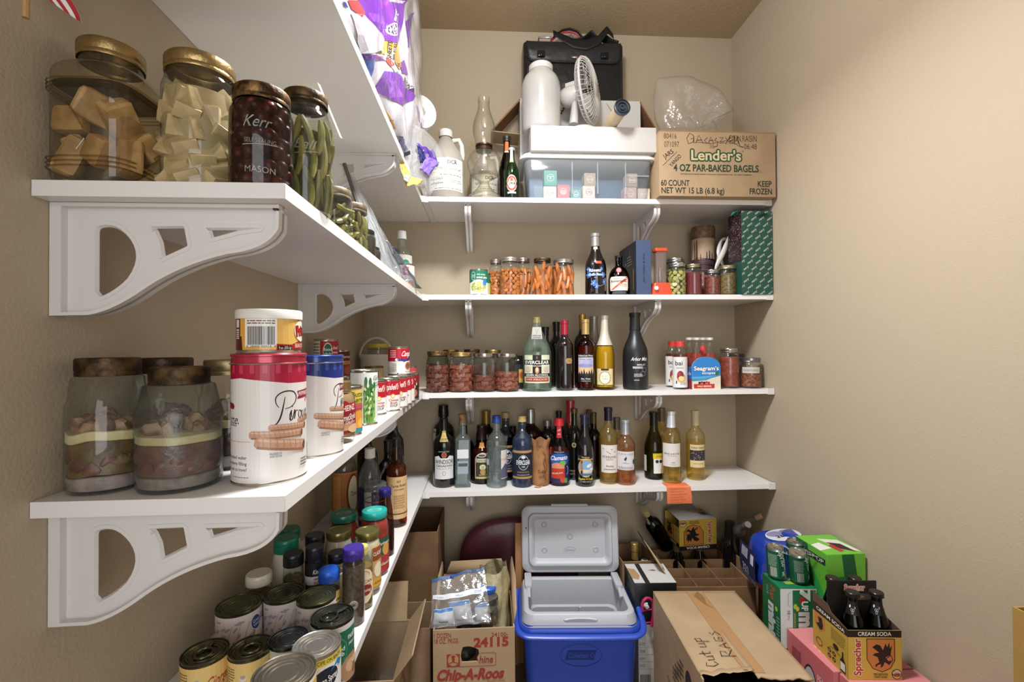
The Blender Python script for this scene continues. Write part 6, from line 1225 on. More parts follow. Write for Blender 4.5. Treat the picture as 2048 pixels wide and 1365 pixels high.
for x0, x1, yt, Y, kind, lm, nm in ((978, 1006, 521, -.15, 'd', SILR, 'jar of dark carrot slices behind the front jar of slices'), (1000, 1041, 517, -.225, 'c', M('#b9b2a8', .3, .8), 'jar of carrot slices with its lid screwed on, next to the peas can'),
  (1029, 1063, 518, -.15, 'm', SILR, 'jar of mixed carrot pieces between the slices and the whole carrots'), (1064, 1106, 518, -.225, 's', RUSTY, 'jar of whole carrots with a rust spotted lid'), (1106, 1148, 521, -.225, 's', M('#b5b2aa', .25, .9), 'jar of whole carrots with a clean silver lid')):
 x, y, r = fy(x0, x1, 560, Y); h = topz((x0+x1)/2, yt, y)-Z2
 t = mason('jar_of_carrots', nm, '', x, y, Z2, r, h, r*.80 if kind != 's' or lm == RUSTY else r*.97, lm, None, cat='preserving jar', sh=.74, nk=.85, lidh=.016, group='carrot jars on the second back shelf')
 part('liquid', G().lathe([(0, .005), (r*.7, .005), (r*.7, h*.7), (0, h*.71)], 24), M('#5e2c12' if kind == 'd' else '#8a4a1c', .35), t)
 if kind in 'cd':
  for i in range(9):
   for j in range(11):
    a = 2*PI*(j+.5*(i % 2)+rnd.uniform(-.15, .15))/11; o = part('carrot_slice', rnd.choice(coins), None, t); rr = r*.86
    o.location = (math.cos(a)*rr, math.sin(a)*rr, h*.05+h*.66*(i+.3)/9); o.rotation_euler = (PI/2+rnd.uniform(-.25, .25), rnd.uniform(-.2, .2), a+PI/2+rnd.uniform(-.25, .25))
 else:
  pack(t, 'carrot', sticks, r, [h*.17, h*.40, h*.58] if kind == 's' else [h*.2, h*.5], 8, .0098, int(x0), .30, .008)
  if kind == 'm': pack(t, 'carrot_slice', coins, r, [h*.62, h*.68], 9, .008, 4, 1.2)
mason('dark_lidded_jar', 'dark lidded jar behind the two jars of whole carrots', '', *fy(1084, 1122, 560, -.085)[:2], Z2, .036, .140, .033, M('#2a2420', .4, .6), M('#7a3f1a', .4), .8, cat='preserving jar')
def rosa(d, r, h):
 d.rect(-r*.45, h*.745, r*.45, h*.79, '#c9b894'); d.rect(r*.0, h*.505, r*.62, h*.545, '#c4563f'); d.text('7.99', r*.3, h*.525, .004, '#5a1a14')
 R_ = random.Random(5)
 for u, v, k in ((-.7, .33, 1), (-.75, .42, .8), (.75, .33, .9), (-.2, .2, 1), (.1, .15, .8), (.85, .22, .8), (-.35, .40, .6), (.55, .42, .6)):
  for q in range(5): a = 2*PI*q/5+u; d.ell(r*u+.0075*k*math.cos(a), h*v+.0085*k*math.sin(a), .0055*k, .0042*k, ('#3f67b8', '#5a83cc')[q % 2], 10, a)
  d.ell(r*u, h*v, .003*k, .003*k, '#aebfe0', 8)
 d.text('Roseto', -r*.05, h*.40, .0125, '#eceaf0', w=r*1.1, shear=.1, bold=.04); d.text('Stella Rosa', 0, h*.335, .0085, '#5f8fd8', w=r*1.3, shear=.3, bold=.05, out='#d9e2f2'); d.text('BLU', 0, h*.285, .0045, '#a9bfe6'); d.text('75', r*.1, h*.13, .0045, '#c9d4ea'); d.ring(r*.3, h*.2, r*.5, h*.05, .0012, '#7f9bd0', 16, PI*1.1, PI*1.9)
x, y, r = fy(1170, 1213, 560, -.215)
bottle('sparkling_bottle', 'black bottle printed with blue flowers, tallest on the second back shelf', x, y, Z2, r, topz(1191, 469, y)-Z2, burgundy, BLK, M('#a7a5a2', .35, .6), .80, 1.12, 1.0, dec=rosa)
def rum(d, r, h):
 d.poly([(-r*.85, h*.13), (r*.85, h*.13), (r*.92, h*.2), (r*.92, h*.42), (r*.8, h*.47), (-r*.8, h*.47), (-r*.92, h*.42), (-r*.92, h*.2)], '#d6cbbd'); d.poly([(-r*.75, h*.15), (-r*.55, h*.15), (r*.9, h*.42), (r*.9, h*.46), (r*.72, h*.46)], '#c4492f'); d.text('Aniversario', -r*.05, h*.36, .0095, '#3a2422', w=r*1.5, bold=.03); d.lines(-r*.1, h*.22, r*.7, h*.30, 3, '#a89a8a'); d.lines(-r*.5, h*.40, r*.3, h*.44, 1, '#b0a294')
 d.ell(0, h*.635, r*.32, h*.07, '#b04a54'); d.ell(0, h*.635, r*.24, h*.05, '#d98a90'); d.poly([(-r*.7, 0.004), (r*.7, .004), (r*.6, h*.11), (-r*.6, h*.11)], '#4a4a50')
x, y, r = fy(1216, 1260, 560, -.205); h = topz(1237, 513, y)-Z2
bottle('rum_bottle', 'round shouldered dark rum bottle with cork and a label crossed by a red stripe', x, y, Z2, r, h, lambda r, h: [(0, .004), (r*.8, 0), (r*.95, .006), (r, h*.12), (r*1.0, h*.42), (r*.9, h*.56), (r*.66, h*.68), (r*.38, h*.74), (r*.33, h*.78), (r*.33, h*.97), (r*.30, h)], GL('#4a3a26', '#120c08', .012), M('#17120f', .35), .955, 1.1, 1.0, M('#1c0f08', .12), .6, rum, capname='stopper')
part('cork', G().lathe([(0, h*.83), (r*.31, h*.83), (r*.31, h*.95), (0, h*.95)], 20), M('#a97c4c', .7, col2='#8a5f36', ns=90.), [o for o in COL.objects if o.name.startswith('rum_bottle')][0])
# blue gift carton
Yf = -.252; p0 = at(1273, 588, Y=Yf); p1 = at(1303, 588, Y=Yf); w_ = p1.x-p0.x; h = topz(1288, 481, Yf)-Z2; dp = .225
t = thing('gift_carton', 'tall slate blue whisky carton with a dark printed side, under the bracket', 'box', (p0.x+p1.x)/2, Yf+dp/2, Z2, 0)
part('carton_body', G().rbox(w_, dp, h, .001, .0006, k=1), M('#3d4d6c', .4), t)
d = D(); d.rect(-dp/2+.0005, .0005, dp/2-.0005, h-.0005, '#1e2430'); d.ell(-dp*.05+dp*.2, h*.30, dp*.22, h*.24, '#0d0e12'); d.line([(dp*.12, h*.75), (dp*.15, h*.9), (dp*.1, h*.86)], .0016, '#a9905c')
for k in range(4): d.lines(-dp*.02, h*(.60+.05*k), dp*(.3-.03*k), h*(.635+.05*k), 1, '#8c7a50', sd=k)
d.rect(dp*.33, h*.12, dp*.37, h*.5, '#8a6a4c'); d.ell(-dp*.1, h*.66, .003, .003, '#c9c2b0', 8)
d.build('side_print', t, flat((-w_/2, 0, 0), (0, -1, 0), (0, 0, 1)))
d = D(); d.text('John Walker & Sons', 0, h*.5, .0095, '#10141f', w=h*.52, rot=PI/2, shear=.35); d.build('front_lettering', t, flat((0, -dp/2, 0), (1, 0, 0), (0, 0, 1)))
# red and clear dispenser
Y = -.235; x = at(1320, 560, Y=Y).x; h = topz(1322, 498, Y)-Z2; mpp = (at(1340, 560, Y=Y).x-at(1303, 560, Y=Y).x)/37
t = thing('candy_dispenser', 'red dispenser with a clear upright tube, right of the slate blue carton', 'dispenser', x, Y, Z2, 0)
RP = M('#cf4a30', .35); hb = h*.27
g = G(); g.rbox(30*mpp, .05, hb, .006, .003, tx=1.35, ty=1.2); part('base', g, RP, t)
g = G(); g.lathe([(.004, 0), (.008, .002), (.008, .012), (0, .014)], 16, mx=Matrix.Translation((-14*mpp, -.028, hb*.55))@Matrix.Rotation(PI/2, 4, 'X')); part('knob', g, M('#e2dcd2', .4), t, 'white knob')
part('tube', G().rbox(20*mpp, .036, h-hb-.012, .004, .001, z0=hb), GL('#ece6e2', '#b9a9a4', .03, 1.3, .12, '#d9c9c4'), t, 'clear upright tube')
part('spring_core', G().lathe([(.006, hb), (.010, hb+.01), (.010, hb+.03), (.006, hb+.05), (.006, h*.6), (0, h*.62)], 16), M('#9c9a98', .3, .7), t)
g = G(); g.rbox(24*mpp, .042, .014, .004, .002, z0=h-.014); part('top_cap', g, RP, t)
# pickles and jams
PK = M('#8c8a3a', .4, col2='#6c6c28', ns=40.); PKF = M('#b3ad62', .4, col2='#9a9448', ns=70.)
def pickle(rr, th): return G().lathe([(0, -th/2), (rr*.92, -th/2), (rr, -th*.3)], 14, 0).lathe([(rr, -th*.3), (rr, th*.3)], 14, 1).lathe([(rr, th*.3), (rr*.92, th/2), (0, th/2)], 14, 0).mesh('pickle_slice', [PKF, M('#4f5a1c', .4)])
pks = [pickle(.0075+.0015*i, .004) for i in range(3)]
for x0, x1, yt, Y, nm in ((1331, 1371, 518, -.115, 'jar of pickle slices behind, its lid showing above the front pickle jar'), (1335, 1373, 527, -.225, 'jar of pickle slices with silver lid, front one')):
 x, y, r = fy(x0, x1, 560, Y); h = topz((x0+x1)/2, yt, y)-Z2
 t = mason('jar_of_pickles', nm, '', x, y, Z2, r, h, r*.93, M('#b5b3ae', .22, .92), None, cat='preserving jar', lidh=.018, sh=.76, nk=.85, group='pickle jars')
 part('brine', G().lathe([(0, .005), (r*.7, .005), (r*.7, h*.72), (0, h*.73)], 24), M('#4c4a18', .35), t)
 for i in range(8):
  for j in range(9):
   a = 2*PI*(j+.5*(i % 2)+rnd.uniform(-.2, .2))/9; o = part('pickle_slice', rnd.choice(pks), None, t); rr = r*.84
   o.location = (math.cos(a)*rr, math.sin(a)*rr, h*.05+h*.70*(i+.3)/8); o.rotation_euler = (PI/2+rnd.uniform(-.6, .6), rnd.uniform(-.5, .5), a+PI/2+rnd.uniform(-.4, .4))
for x0, x1, yt, fm, lm, nm in ((1370, 1406, 530, M('#6a1620', .2, coat=.3), M('#9a8f70', .3, .85), 'jar of clear red jelly'), (1408, 1443, 541, M('#4a1a14', .4, bump=.001, bs=160., col2='#8a3a24', ns=120.), M('#9a9894', .25, .9), 'small jar of speckled dark red jam'), (1434, 1477, 533, M('#4a3a12', .4, bump=.001, bs=140., col2='#7a6228', ns=110.), M('#a39a78', .3, .85), 'jar of olive brown relish beside the gift bag')):
 x, y, r = fy(x0, x1, 565, -.23); h = topz((x0+x1)/2, yt, y)-Z2
 mason('jar_of_jam', nm, '', x-.002, y, Z2, r*.95, h, r*.93, lm, fm, .74, cat='preserving jar', lidh=.015, sh=.78, nk=.85, group='jam jars on the second back shelf')
# decorated tin
x, y, r = fy(1383, 1430, 500, -.085); h = topz(1406, 455, y)-Z2
t = thing('picture_tin', 'tall round cardboard tin printed with a dusky tree landscape and roses', 'tin', x, y, Z2, 'cam')
part('tin_body', G().lathe([(0, 0), (r*.98, 0), (r, .002), (r, h*.83), (0, h*.83)], 40), M('#8a6a60', .5), t)
part('lid', G().lathe([(r*1.02, h*.83), (r*1.03, h*.832), (r*1.03, h*.985), (r*.97, h), (0, h)], 40), M('#7e5f44', .55, bump=.0006, bs=120., col2='#5c4230', ns=70.), t)
d = D(); d.rect(-PI*r, h*.01, PI*r, h*.37, '#9c6a68'); d.rect(-PI*r, h*.36, PI*r, h*.55, '#3a2224'); d.rect(-PI*r, h*.54, PI*r, h*.82, '#b0957a'); R_ = random.Random(9)
for k in range(90): u, v = r*R_.uniform(-1.5, 1.5), h*R_.uniform(.02, .35); d.ell(u, v, .0042, .0036, R_.choice(['#c99a94', '#7c4444', '#d8b4ac', '#5a2f30', '#a86c68']), 7, R_.uniform(0, 3))
for k in range(9): d.line([(-r*1.5, h*(.37+.02*k)), (-r*.3, h*(.38+.022*k)), (r*1.5, h*(.36+.018*k))], .0014, R_.choice(['#6a4c58', '#1c1012', '#80606a']))
for u, w2, hh in ((-.75, .05, .24), (-.55, .07, .27), (.3, .05, .1), (.55, .06, .12), (.8, .05, .09), (-.2, .04, .08)): d.poly([(r*(u-w2), h*.53), (r*(u+w2), h*.53), (r*(u+w2*.5), h*(.53+hh)), (r*(u-w2*.5), h*(.53+hh))], '#1c1212')
d.build('printed_wrap', t, cyl(r*1.001), du=r*.2)
# ribbon
t = thing('ribbon', 'looped white satin ribbon hanging between the picture tin and the gift bag', 'ribbon', at(1450, 500, Y=-.13).x, -.13, Z2, 0)
o = Vector(t.location)
def rib(pts, wd):
 P = [at(px, py, Y=yy)-o for px, py, yy in pts]; sm = []
 for i in range(len(P)-1):
  p0, p1, p2, p3 = P[max(i-1, 0)], P[i], P[i+1], P[min(i+2, len(P)-1)]
  for j in range(6): q = j/6; sm.append(.5*((2*p1)+(p2-p0)*q+(2*p0-5*p1+4*p2-p3)*q*q+(3*p1-p0-3*p2+p3)*q**3))
 sm.append(P[-1]); vs = []; fs = []
 for i, p in enumerate(sm):
  tg = (sm[min(i+1, len(sm)-1)]-sm[max(i-1, 0)]).normalized(); n_ = tg.cross(Vector((0, 1, 0))).normalized(); k = .6+.4*abs(math.cos(i*.25))
  vs += [p+n_*wd*k+Vector((0, .004*math.sin(i*.4), 0)), p-n_*wd*k]
 for i in range(len(sm)-1): fs.append((2*i, 2*i+1, 2*i+3, 2*i+2))
 return G().add(vs, fs)
SAT = M('#cfcac4', .3, spec=.6)
part('ribbon_loop', rib([(1466, 440, -.16), (1460, 470, -.17), (1446, 505, -.18), (1432, 540, -.19), (1437, 575, -.18)], .010), SAT, t, solid=.0008)
part('ribbon_loop', rib([(1462, 480, -.14), (1445, 480, -.15), (1437, 505, -.16), (1446, 530, -.17), (1455, 560, -.17)], .009), SAT, t, solid=.0008)
part('ribbon_tail', rib([(1440, 490, -.12), (1434, 530, -.13), (1432, 560, -.14), (1434, 584, -.15)], .006), SAT, t, solid=.0008)
# gift bag
Yf = -.298; p0 = at(1484, 585, Y=Yf); X1 = W-.006; w_ = X1-p0.x; dp = .10; h = topz(1510, 422, Yf)-Z2
t = thing('gift_bag', 'dark green gift bag covered in slanted white merry lettering, against the right wall', 'gift bag', (p0.x+X1)/2, Yf+dp/2, Z2, 0)
g = G(); q = .0012
g.box(-w_/2, w_/2, -dp/2, -dp/2+q, 0, h).box(-w_/2, w_/2, dp/2-q, dp/2, 0, h).box(-w_/2, -w_/2+q, -dp/2+q, dp/2-q, 0, h).box(w_/2-q, w_/2, -dp/2+q, dp/2-q, 0, h).box(-w_/2, w_/2, -dp/2, dp/2, 0, q)
part('bag_body', g, M('#1a4a3e', .4), t)
d = D(); R_ = random.Random(2)
for i in range(14):
 for j in range(6): d.text('merry', -w_*.62+j*w_*.26+(i % 2)*w_*.13, h*(i+.3)/13.5, .0085, '#c9c4b4', w=w_*.19, rot=.62, shear=.3, bold=.03)
d.clip(-w_/2+.001, .001, w_/2-.001, h-.001); d.build('front_print', t, flat((0, -dp/2, 0), (1, 0, 0), (0, 0, 1)))
d = D(); d.rect(-dp/2, h*.40, dp/2, h, '#2a1a22')
for k in range(260): d.ell(R_.uniform(-dp/2, dp/2), h*R_.uniform(.42, .99), .0016, .0016, R_.choice(['#b08a94', '#6a3a5a', '#d0b4a4', '#8a4a78', '#c9c0b0']), 6)
d.clip(-dp/2, 0, dp/2, h); d.build('glitter_side', t, flat((-w_/2, 0, 0), (0, -1, 0), (0, 0, 1)))
g = G().tube([(-w_/2-.002, -dp*.3, h*.97), (-w_/2-.012, -dp*.36, h*1.0), (-w_/2-.026, -dp*.38, h*.985), (-w_/2-.034, -dp*.36, h*.95)], [.004, .010, .011, .004], 8, flat=.3); part('tissue_paper', g, M('#1f6f5e', .5), t)
g = G().tube([(w_*.05, -dp/2-.001, h*.93), (w_*.15, -dp/2-.010, h*.96), (w_*.32, -dp/2-.006, h*.955)], [.003, .008, .004], 8, flat=.4); part('bow', g, M('#143f34', .4), t)
# ================================================================ back wall, top shelf
# flavour jugs
def jug(label, x, y, r, h, text, lvl=.42, hz=0.):
 t = thing('flavor_jug', label, 'jug', x, y, Z1, 'cam', 'flavour jugs on the top back shelf')
 t.rotation_euler.z += hz
 JUG = M('#cfc9bf', .35, trans=.0, alpha=1., sss=.15)
 JG = GL('#efece6', '#cfcabf', .12, .7, .42, '#dcd7cd')
 pf = [(0, .004), (r*.85, 0), (r*.97, .004), (r, .012), (r, h*.52), (r*.97, h*.58), (r*.86, h*.66), (r*.62, h*.76), (r*.40, h*.85), (r*.30, h*.90), (r*.30, h*.93)]
 part('jug_body', G().lathe(pf, 40), JG, t)
 part('liquid', G().lathe([(0, .006), (r*.93, .006), (r*.96, .02), (r*.96, h*lvl), (0, h*lvl)], 32), M('#5a2c1c', .2), t)
 part('cap', G().lathe([(r*.36, h*.90), (r*.37, h*.905), (r*.37, h*.985), (r*.33, h), (0, h)], 28), M('#dedad2', .4), t)
 g = G().tube([(r*.36, 0, h*.86), (r*.72, 0, h*.88), (r*.86, 0, h*.80), (r*.90, 0, h*.66), (r*.86, 0, h*.60)], r*.13, 10)
 part('handle', g, M('#d8d3c8', .4), t)
 d = D(); d.rect(-r*1.0, h*.10, r*1.05, h*.53, '#dedbd5'); d.text('DCA', r*.35, h*.475, .013, '#2c2624', bold=.04); d.poly([(r*.42, h*.50), (r*.5, h*.515), (r*.58, h*.49)], '#b03a34'); d.text(text, r*.15, h*.385, .0095, '#3a3634', w=r*1.5); d.lines(-r*.3, h*.29, r*.9, h*.32, 1, '#8f8a85'); d.line([(-r*.9, h*.335), (r*.95, h*.335)], .0007, '#6a6560'); d.line([(-r*.9, h*.275), (r*.95, h*.275)], .0007, '#6a6560'); d.text('0062997', -r*.52, h*.245, .0085, '#3a3634', w=r*.75); d.text('6006049', -r*.52, h*.19, .0085, '#3a3634', w=r*.75); d.lines(r*.2, h*.2, r*.9, h*.25, 2, '#a39e98'); d.line([(-r*.9, h*.15), (r*.95, h*.15)], .0006, '#6a6560'); d.lines(-r*.6, h*.115, r*.9, h*.135, 1, '#8f8a85')
 d.build('label', t, cyl(r*1.002), du=r*.2)
x, y, r = fy(851, 928, 350, -.215); jug('gallon jug of brown flavouring with a white label, partly behind the hanging plastic', x+.004, y, r*.97, topz(885, 262, y)-Z1, 'BUTTERSCOTCH FLVR, ART')
x, y, r = fy(934, 1004, 350, -.085); r *= .86; jug('second flavouring jug, behind the oil lamp', x, y, r, topz(935, 300, y)-Z1, 'BUTTERSCOTCH FLVR, ART', .46)
# oil lamp
x, y, r = fy(934, 1003, 380, -.255); h = topz(967, 195, y)-Z1; y = -.250
t = thing('oil_lamp', 'clear glass oil lamp with tall chimney', 'oil lamp', x, y, Z1, 0); LG = GL('#faf9f2', '#cfccbc', .012, 1.8, .05, '#e8e6d8')
k = r
part('font_and_foot', G().lathe([(0, .004), (k*.9, .0), (k*1.0, .004), (k*.98, .012), (k*.85, .02), (k*.72, .026), (k*.62, .034), (k*.4, .050), (k*.30, .062), (k*.26, .072), (k*.34, .080), (k*.55, .088), (k*.82, .10), (k*.98, h*.34), (k*1.0, h*.375), (k*.95, h*.415), (k*.75, h*.455), (k*.5, h*.475), (k*.42, h*.482)], 40), LG, t, 'clear glass foot and oil font')
part('burner', G().lathe([(k*.42, h*.475), (k*.48, h*.48), (k*.50, h*.50), (k*.42, h*.505), (k*.44, h*.515), (k*.50, h*.52), (k*.50, h*.535), (k*.2, h*.54), (k*.15, h*.56), (0, h*.57)], 28), M('#4a3426', .35, .8), t)
part('wick', G().box(-.005, .005, -.0012, .0012, h*.36, h*.60), M('#cfc6b4', .8), t)
part('chimney', G().lathe([(k*.46, h*.53), (k*.52, h*.57), (k*.62, h*.64), (k*.66, h*.69), (k*.62, h*.75), (k*.50, h*.81), (k*.38, h*.87), (k*.33, h*.92), (k*.34, h*.99), (k*.36, h)], 36), GL('#fbfaf4', '#cfccbe', .012, 1.8, .03, '#efece0'), t, 'clear glass chimney')
# beer bottles
def beerb(r, h): return [(0, .005), (r*.9, 0), (r, .005), (r, h*.50), (r*.96, h*.56), (r*.74, h*.66), (r*.48, h*.76), (r*.40, h*.86), (r*.38, h*.96), (r*.43, h*.965), (r*.43, h*.98), (r*.38, h*.985), (r*.38, h)]
def beck(d, r, h): d.ell(0, h*.28, r*.78, h*.165, '#cfc4ae'); d.ell(0, h*.28, r*.70, h*.145, '#b5402f'); d.ell(0, h*.28, r*.52, h*.105, '#d9cdb6'); d.rect(-r*.80, h*.25, r*.80, h*.305, '#1a1c18'); d.text("BECK'S", 0, h*.278, .0085, '#e6e0d0', w=r*1.25, bold=.03); d.poly([(-r*.2, h*.32), (r*.2, h*.32), (r*.14, h*.38), (-r*.14, h*.38)], '#b5402f'); d.rect(-r*.6, h*.08, r*.6, h*.115, '#cfc8b8'); d.rect(-r*.45, h*.72, r*.45, h*.96, '#c6bda8'); d.rect(-r*.45, h*.70, r*.45, h*.72, '#a88a4c')
x, y, r = fy(1010, 1041, 370, -.265); bottle('beer_bottle', 'green beer bottle with an oval red and white label beside the plastic storage tub', x-.004, y, Z1, r*.92, topz(1025, 298, y)-Z1, beerb, GL('#2f8a44', '#0c3a1c', .012, 1.3, .05, '#1f7a3a'), M('#c9c6be', .35, .6), .955, 1.15, 1.0, M('#0d3a1c', .1), .8, beck, capname='crown_cap')
x, y, r = fy(998, 1030, 370, -.175); bottle('beer_bottle', 'brown bottle with an orange neck behind the green beer bottle', x, y, Z1, r, topz(1015, 275, y)-Z1, beerb, GL('#7a3a24', '#2a0f08', .012), M('#3a3634', .4, .5), .93, 1.2, 1.0, M('#3a140c', .12), .8, lambda d, r, h: (d.rect(-r*.6, h*.78, r*.6, h*.92, '#c96a2c'), d.rect(-r*.6, h*.76, r*.6, h*.78, '#d9d2c4')), capname='crown_cap')
# storage tub with small boxes
Yf = -.292; XL = at(1044, 390, Y=Yf).x; XR = at(1312, 390, Y=Yf).x; XC = (XL+XR)/2; wt = XR-XL; zr = topz(1180, 314, Yf)-Z1; dt = .27
t = thing('storage_tub', 'wide clear plastic storage tub with white rim and lid, full of small boxes', 'tub', XC, Yf+dt/2, Z1, 0)
TUB = GL('#eef2f4', '#c6ced4', .08, 1., .15, '#d3dce4')
g = G(); g.rbox(wt*.97, dt*.97, zr, .03, .008, k=6, tx=.93, ty=.93); part('tub_body', g, TUB, t)
part('rim', G().rbox(wt*1.03, dt*1.03, .012, .035, .003, k=6, z0=zr-.008), M('#d9d7d2', .4), t)
part('lid', G().rbox(wt*.98, dt*.97, .012, .03, .004, k=6, z0=zr+.0042), M('#d2d2ce', .4), t)
g = G()
for q in (-.13, .06, .27): g.box(wt*q, wt*q+.003, -dt*.5, -dt*.478, .02, zr-.02)
g.box(wt*.29, wt*.45, -dt*.5, -dt*.48, zr*.55, zr*.57); part('moulded_ribs', g, GL('#f4f6f8', None, .1, 1.2, .25, '#dfe6ea'), t, kind='stuff')
ZT = Z1
for k, (px, py, wpx, hpx, c, tx, nm) in enumerate([(1101, 343, 27, 30, '#4fa08c', 'T', 'teal'), (1100, 371, 27, 24, '#d9cdb4', 'Nuts', 'cream'), (1127, 372, 25, 28, '#c45a5a', '@', 'red'), (1180, 347, 24, 26, '#b59a84', '=', 'tan upper'), (1178, 374, 26, 26, '#d9c6b4', 'CMS', 'cream and red'), (1264, 347, 23, 26, '#b5a08c', '=', 'tan right hand'), (1261, 374, 26, 24, '#c9a49c', '-', 'pale pink'), (1288, 374, 25, 22, '#d0b9ac', 'BAKE', 'beige'), (1152, 375, 20, 18, '#5f9a94', 'x', 'small sea green')]):
 yy = Yf+.035; c0 = at(px-wpx/2, py+hpx/2, Y=yy); c1 = at(px+wpx/2, py-hpx/2, Y=yy); bw, bh = c1.x-c0.x, c1.z-c0.z
 zb = Z1+.0095 if py > 360 else Z1+.0095+.052
 b = thing('small_box', f'{nm} little box seen through the front of the clear tub', 'box', (c0.x+c1.x)/2, yy+.026, zb, 0, 'little boxes in the clear tub')
 part('box_body', G().rbox(bw*.94, .05, bh, .001, .0006, k=1), M(c, .5), b)
 d = D(); d.rect(-bw*.36, bh*.12, bw*.36, bh*.88, '#e2d8cc' if k in (1, 4) else c); d.ring(0, bh*.52, bw*.26, bw*.26, .0014, '#efe6da' if k not in (1, 4) else '#b0503c'); d.text(tx, 0, bh*.5, bh*.2, '#8a4038' if k in (1, 4) else '#efe6da', w=bw*.4); d.build('front_print', b, flat((0, -.025, 0), (1, 0, 0), (0, 0, 1)))
bb = thing('small_box', 'long dull blue carton filling the back of the clear tub', 'box', XC, Yf+.16, Z1+.0095, 0); part('box_body', G().rbox(wt*.86, .12, zr*.62, .004, .002, k=2), M('#5a7088', .5), bb)
# white carton on the tub
ZL = Z1+zr+.0166
Yf2 = -.306; XL2 = at(1062, 300, Y=Yf2).x; XR2 = at(1313, 300, Y=Yf2).x; hw_ = topz(1190, 253, Yf2)-ZL; w2 = XR2-XL2; d2 = .165
t = thing('white_carton', 'long flat white carton lying on the clear storage tub', 'box', (XL2+XR2)/2, Yf2+d2/2, ZL, 0)
CW = M('#cbc9c6', .45, bump=.0003, bs=40.)
part('carton_body', G().rbox(w2, d2, hw_, .002, .0015, k=2), CW, t)
part('flap_seam', G().box(-.001, .001, -d2/2-.0008, -d2/2, .004, hw_-.003).box(w2*.30, w2*.315, -d2/2-.001, -d2/2, hw_-.012, hw_-.006), M('#bdbab6', .6), t, kind='stuff')
ZW = ZL+hw_+.0005
# brown carton with open flaps behind
Yb = -.125; XL3 = at(1040, 240, Y=Yb).x; XR3 = at(1281, 240, Y=Yb).x; hb = topz(1160, 200, Yb)-ZL; w3 = XR3-XL3; d3 = .113
t = thing('open_carton', 'white fronted carton with brown flaps folded out at both sides, under the black bag', 'box', (XL3+XR3)/2, Yb+d3/2, ZL, 0)
BRN = M('#8a6242', .75, bump=.0004, bs=60.)
g = G(); A, B = w3/2, d3/2; g.box(-A, A, -B, -B+.004, 0, hb).box(-A, -A+.004, -B+.004, B, 0, hb).box(A-.004, A, -B+.004, B, 0, hb).box(-A+.004, A-.004, B-.004, B, 0, hb).box(-A, A, -B, B, 0, .004)
part('carton_walls', g, CW, t)
part('top_panel', G().box(-A+.004, A-.004, -B+.004, B-.004, hb-.010, hb-.006), BRN, t)
for sd, ax, bz in ((-1, .125, .155), (1, .070, .13)):
 xo, zo = sd*(A+ax), hb-bz*.9
 g = G(); n_ = Vector((bz, 0, sd*-ax)); vs = []
 for yy in (-B, B): vs += [(sd*A, yy, hb), (xo, yy, zo), (xo-sd*.004, yy, zo-.004), (sd*(A-.003), yy, hb-.006)]
 g.add(vs, [(0, 1, 2, 3), (7, 6, 5, 4), (0, 4, 5, 1), (1, 5, 6, 2), (2, 6, 7, 3), (3, 7, 4, 0)]); part('side_flap', g, BRN, t)
 g = G(); vs = []
 for yy in (-B, B): vs += [(xo, yy, zo), (sd*(A+.002), yy, zo-.012), (sd*(A+.002), yy, zo-.016), (xo, yy, zo-.005)]
 g.add(vs, [(0, 1, 2, 3), (7, 6, 5, 4), (0, 4, 5, 1), (1, 5, 6, 2), (2, 6, 7, 3), (3, 7, 4, 0)]); part('flap_end', g, KRAFT, t)
d = D(); u = lambda px: at(px, 240, Y=Yb).x-(XL3+XR3)/2; v = lambda py: topz(1160, py, Yb)-ZL
d.rect(u(1190), v(222), u(1199), v(207), '#6a6764'); d.rect(u(1191), v(221), u(1198), v(208), '#e0deda'); d.text('y.', u(1194.5), v(214), .010, '#3a3836', bold=.03); d.line([(u(1213), v(206)), (u(1233), v(236))], .0022, '#8c8883'); d.line([(u(1216), v(208)), (u(1236), v(240))], .0012, '#a8a49f')
for k in range(3): d.ell(u(1122+3*k), v(228-5*k), .007, .004, '#4a2a1a', 9, .5)
d.build('front_print', t, flat((0, -B, 0), (1, 0, 0), (0, 0, 1)))
# plastic jar
x, y, r = fy(1044, 1121, 220, -.235); h = topz(1081, 133, y)-ZW
t = thing('plastic_jar', 'large translucent white plastic jar with a screw lid', 'jar', x, y, ZW, 'cam')
part('jar_body', G().lathe([(0, .004), (r*.9, 0), (r, .01), (r, h*.66), (r*.97, h*.73), (r*.86, h*.81), (r*.70, h*.865), (r*.60, h*.89), (r*.58, h*.92)], 48), M('#bdbcb8', .28, sss=.2, coat=.2), t)
part('lid', G().lathe([(r*.60, h*.905), (r*.62, h*.91), (r*.62, h*.985), (r*.57, h), (0, h)], 40), M('#d6d4d0', .4), t, 'white screw lid')
# desk fan
fx = at(1165, 240, Y=-.235).x; fyy = -.232
t = thing('desk_fan', 'small white desk fan turned sideways', 'fan', fx, fyy, ZW, 0); FW = M('#c9c7c3', .3)
hc = topz(1180, 182, fyy)-ZW; hr = (topz(1172, 119, fyy)-topz(1172, 245, fyy))/2
part('base', G().lathe([(0, 0), (.062, 0), (.064, .004), (.055, .016), (.02, .022), (0, .022)], 40), FW, t)
def P_(px, py, dy=0): q = at(px, py, Y=fyy+dy); return (q.x-fx, dy, q.z-ZW)
part('stand', G().tube([P_(1147, 250), P_(1149, 225), P_(1150, 205)], [.024, .020, .016], 14, flat=.8), FW, t)
mc = P_(1140, 185); me_ = P_(1163, 183)
yaw_ = .55
axis = Vector((math.cos(yaw_), -math.sin(yaw_)*.9, .06)).normalized()
q = axis.to_track_quat('Z', 'Y').to_matrix().to_4x4(); C0 = Vector(P_(1176, 183, -.02)); R0 = hr*.97
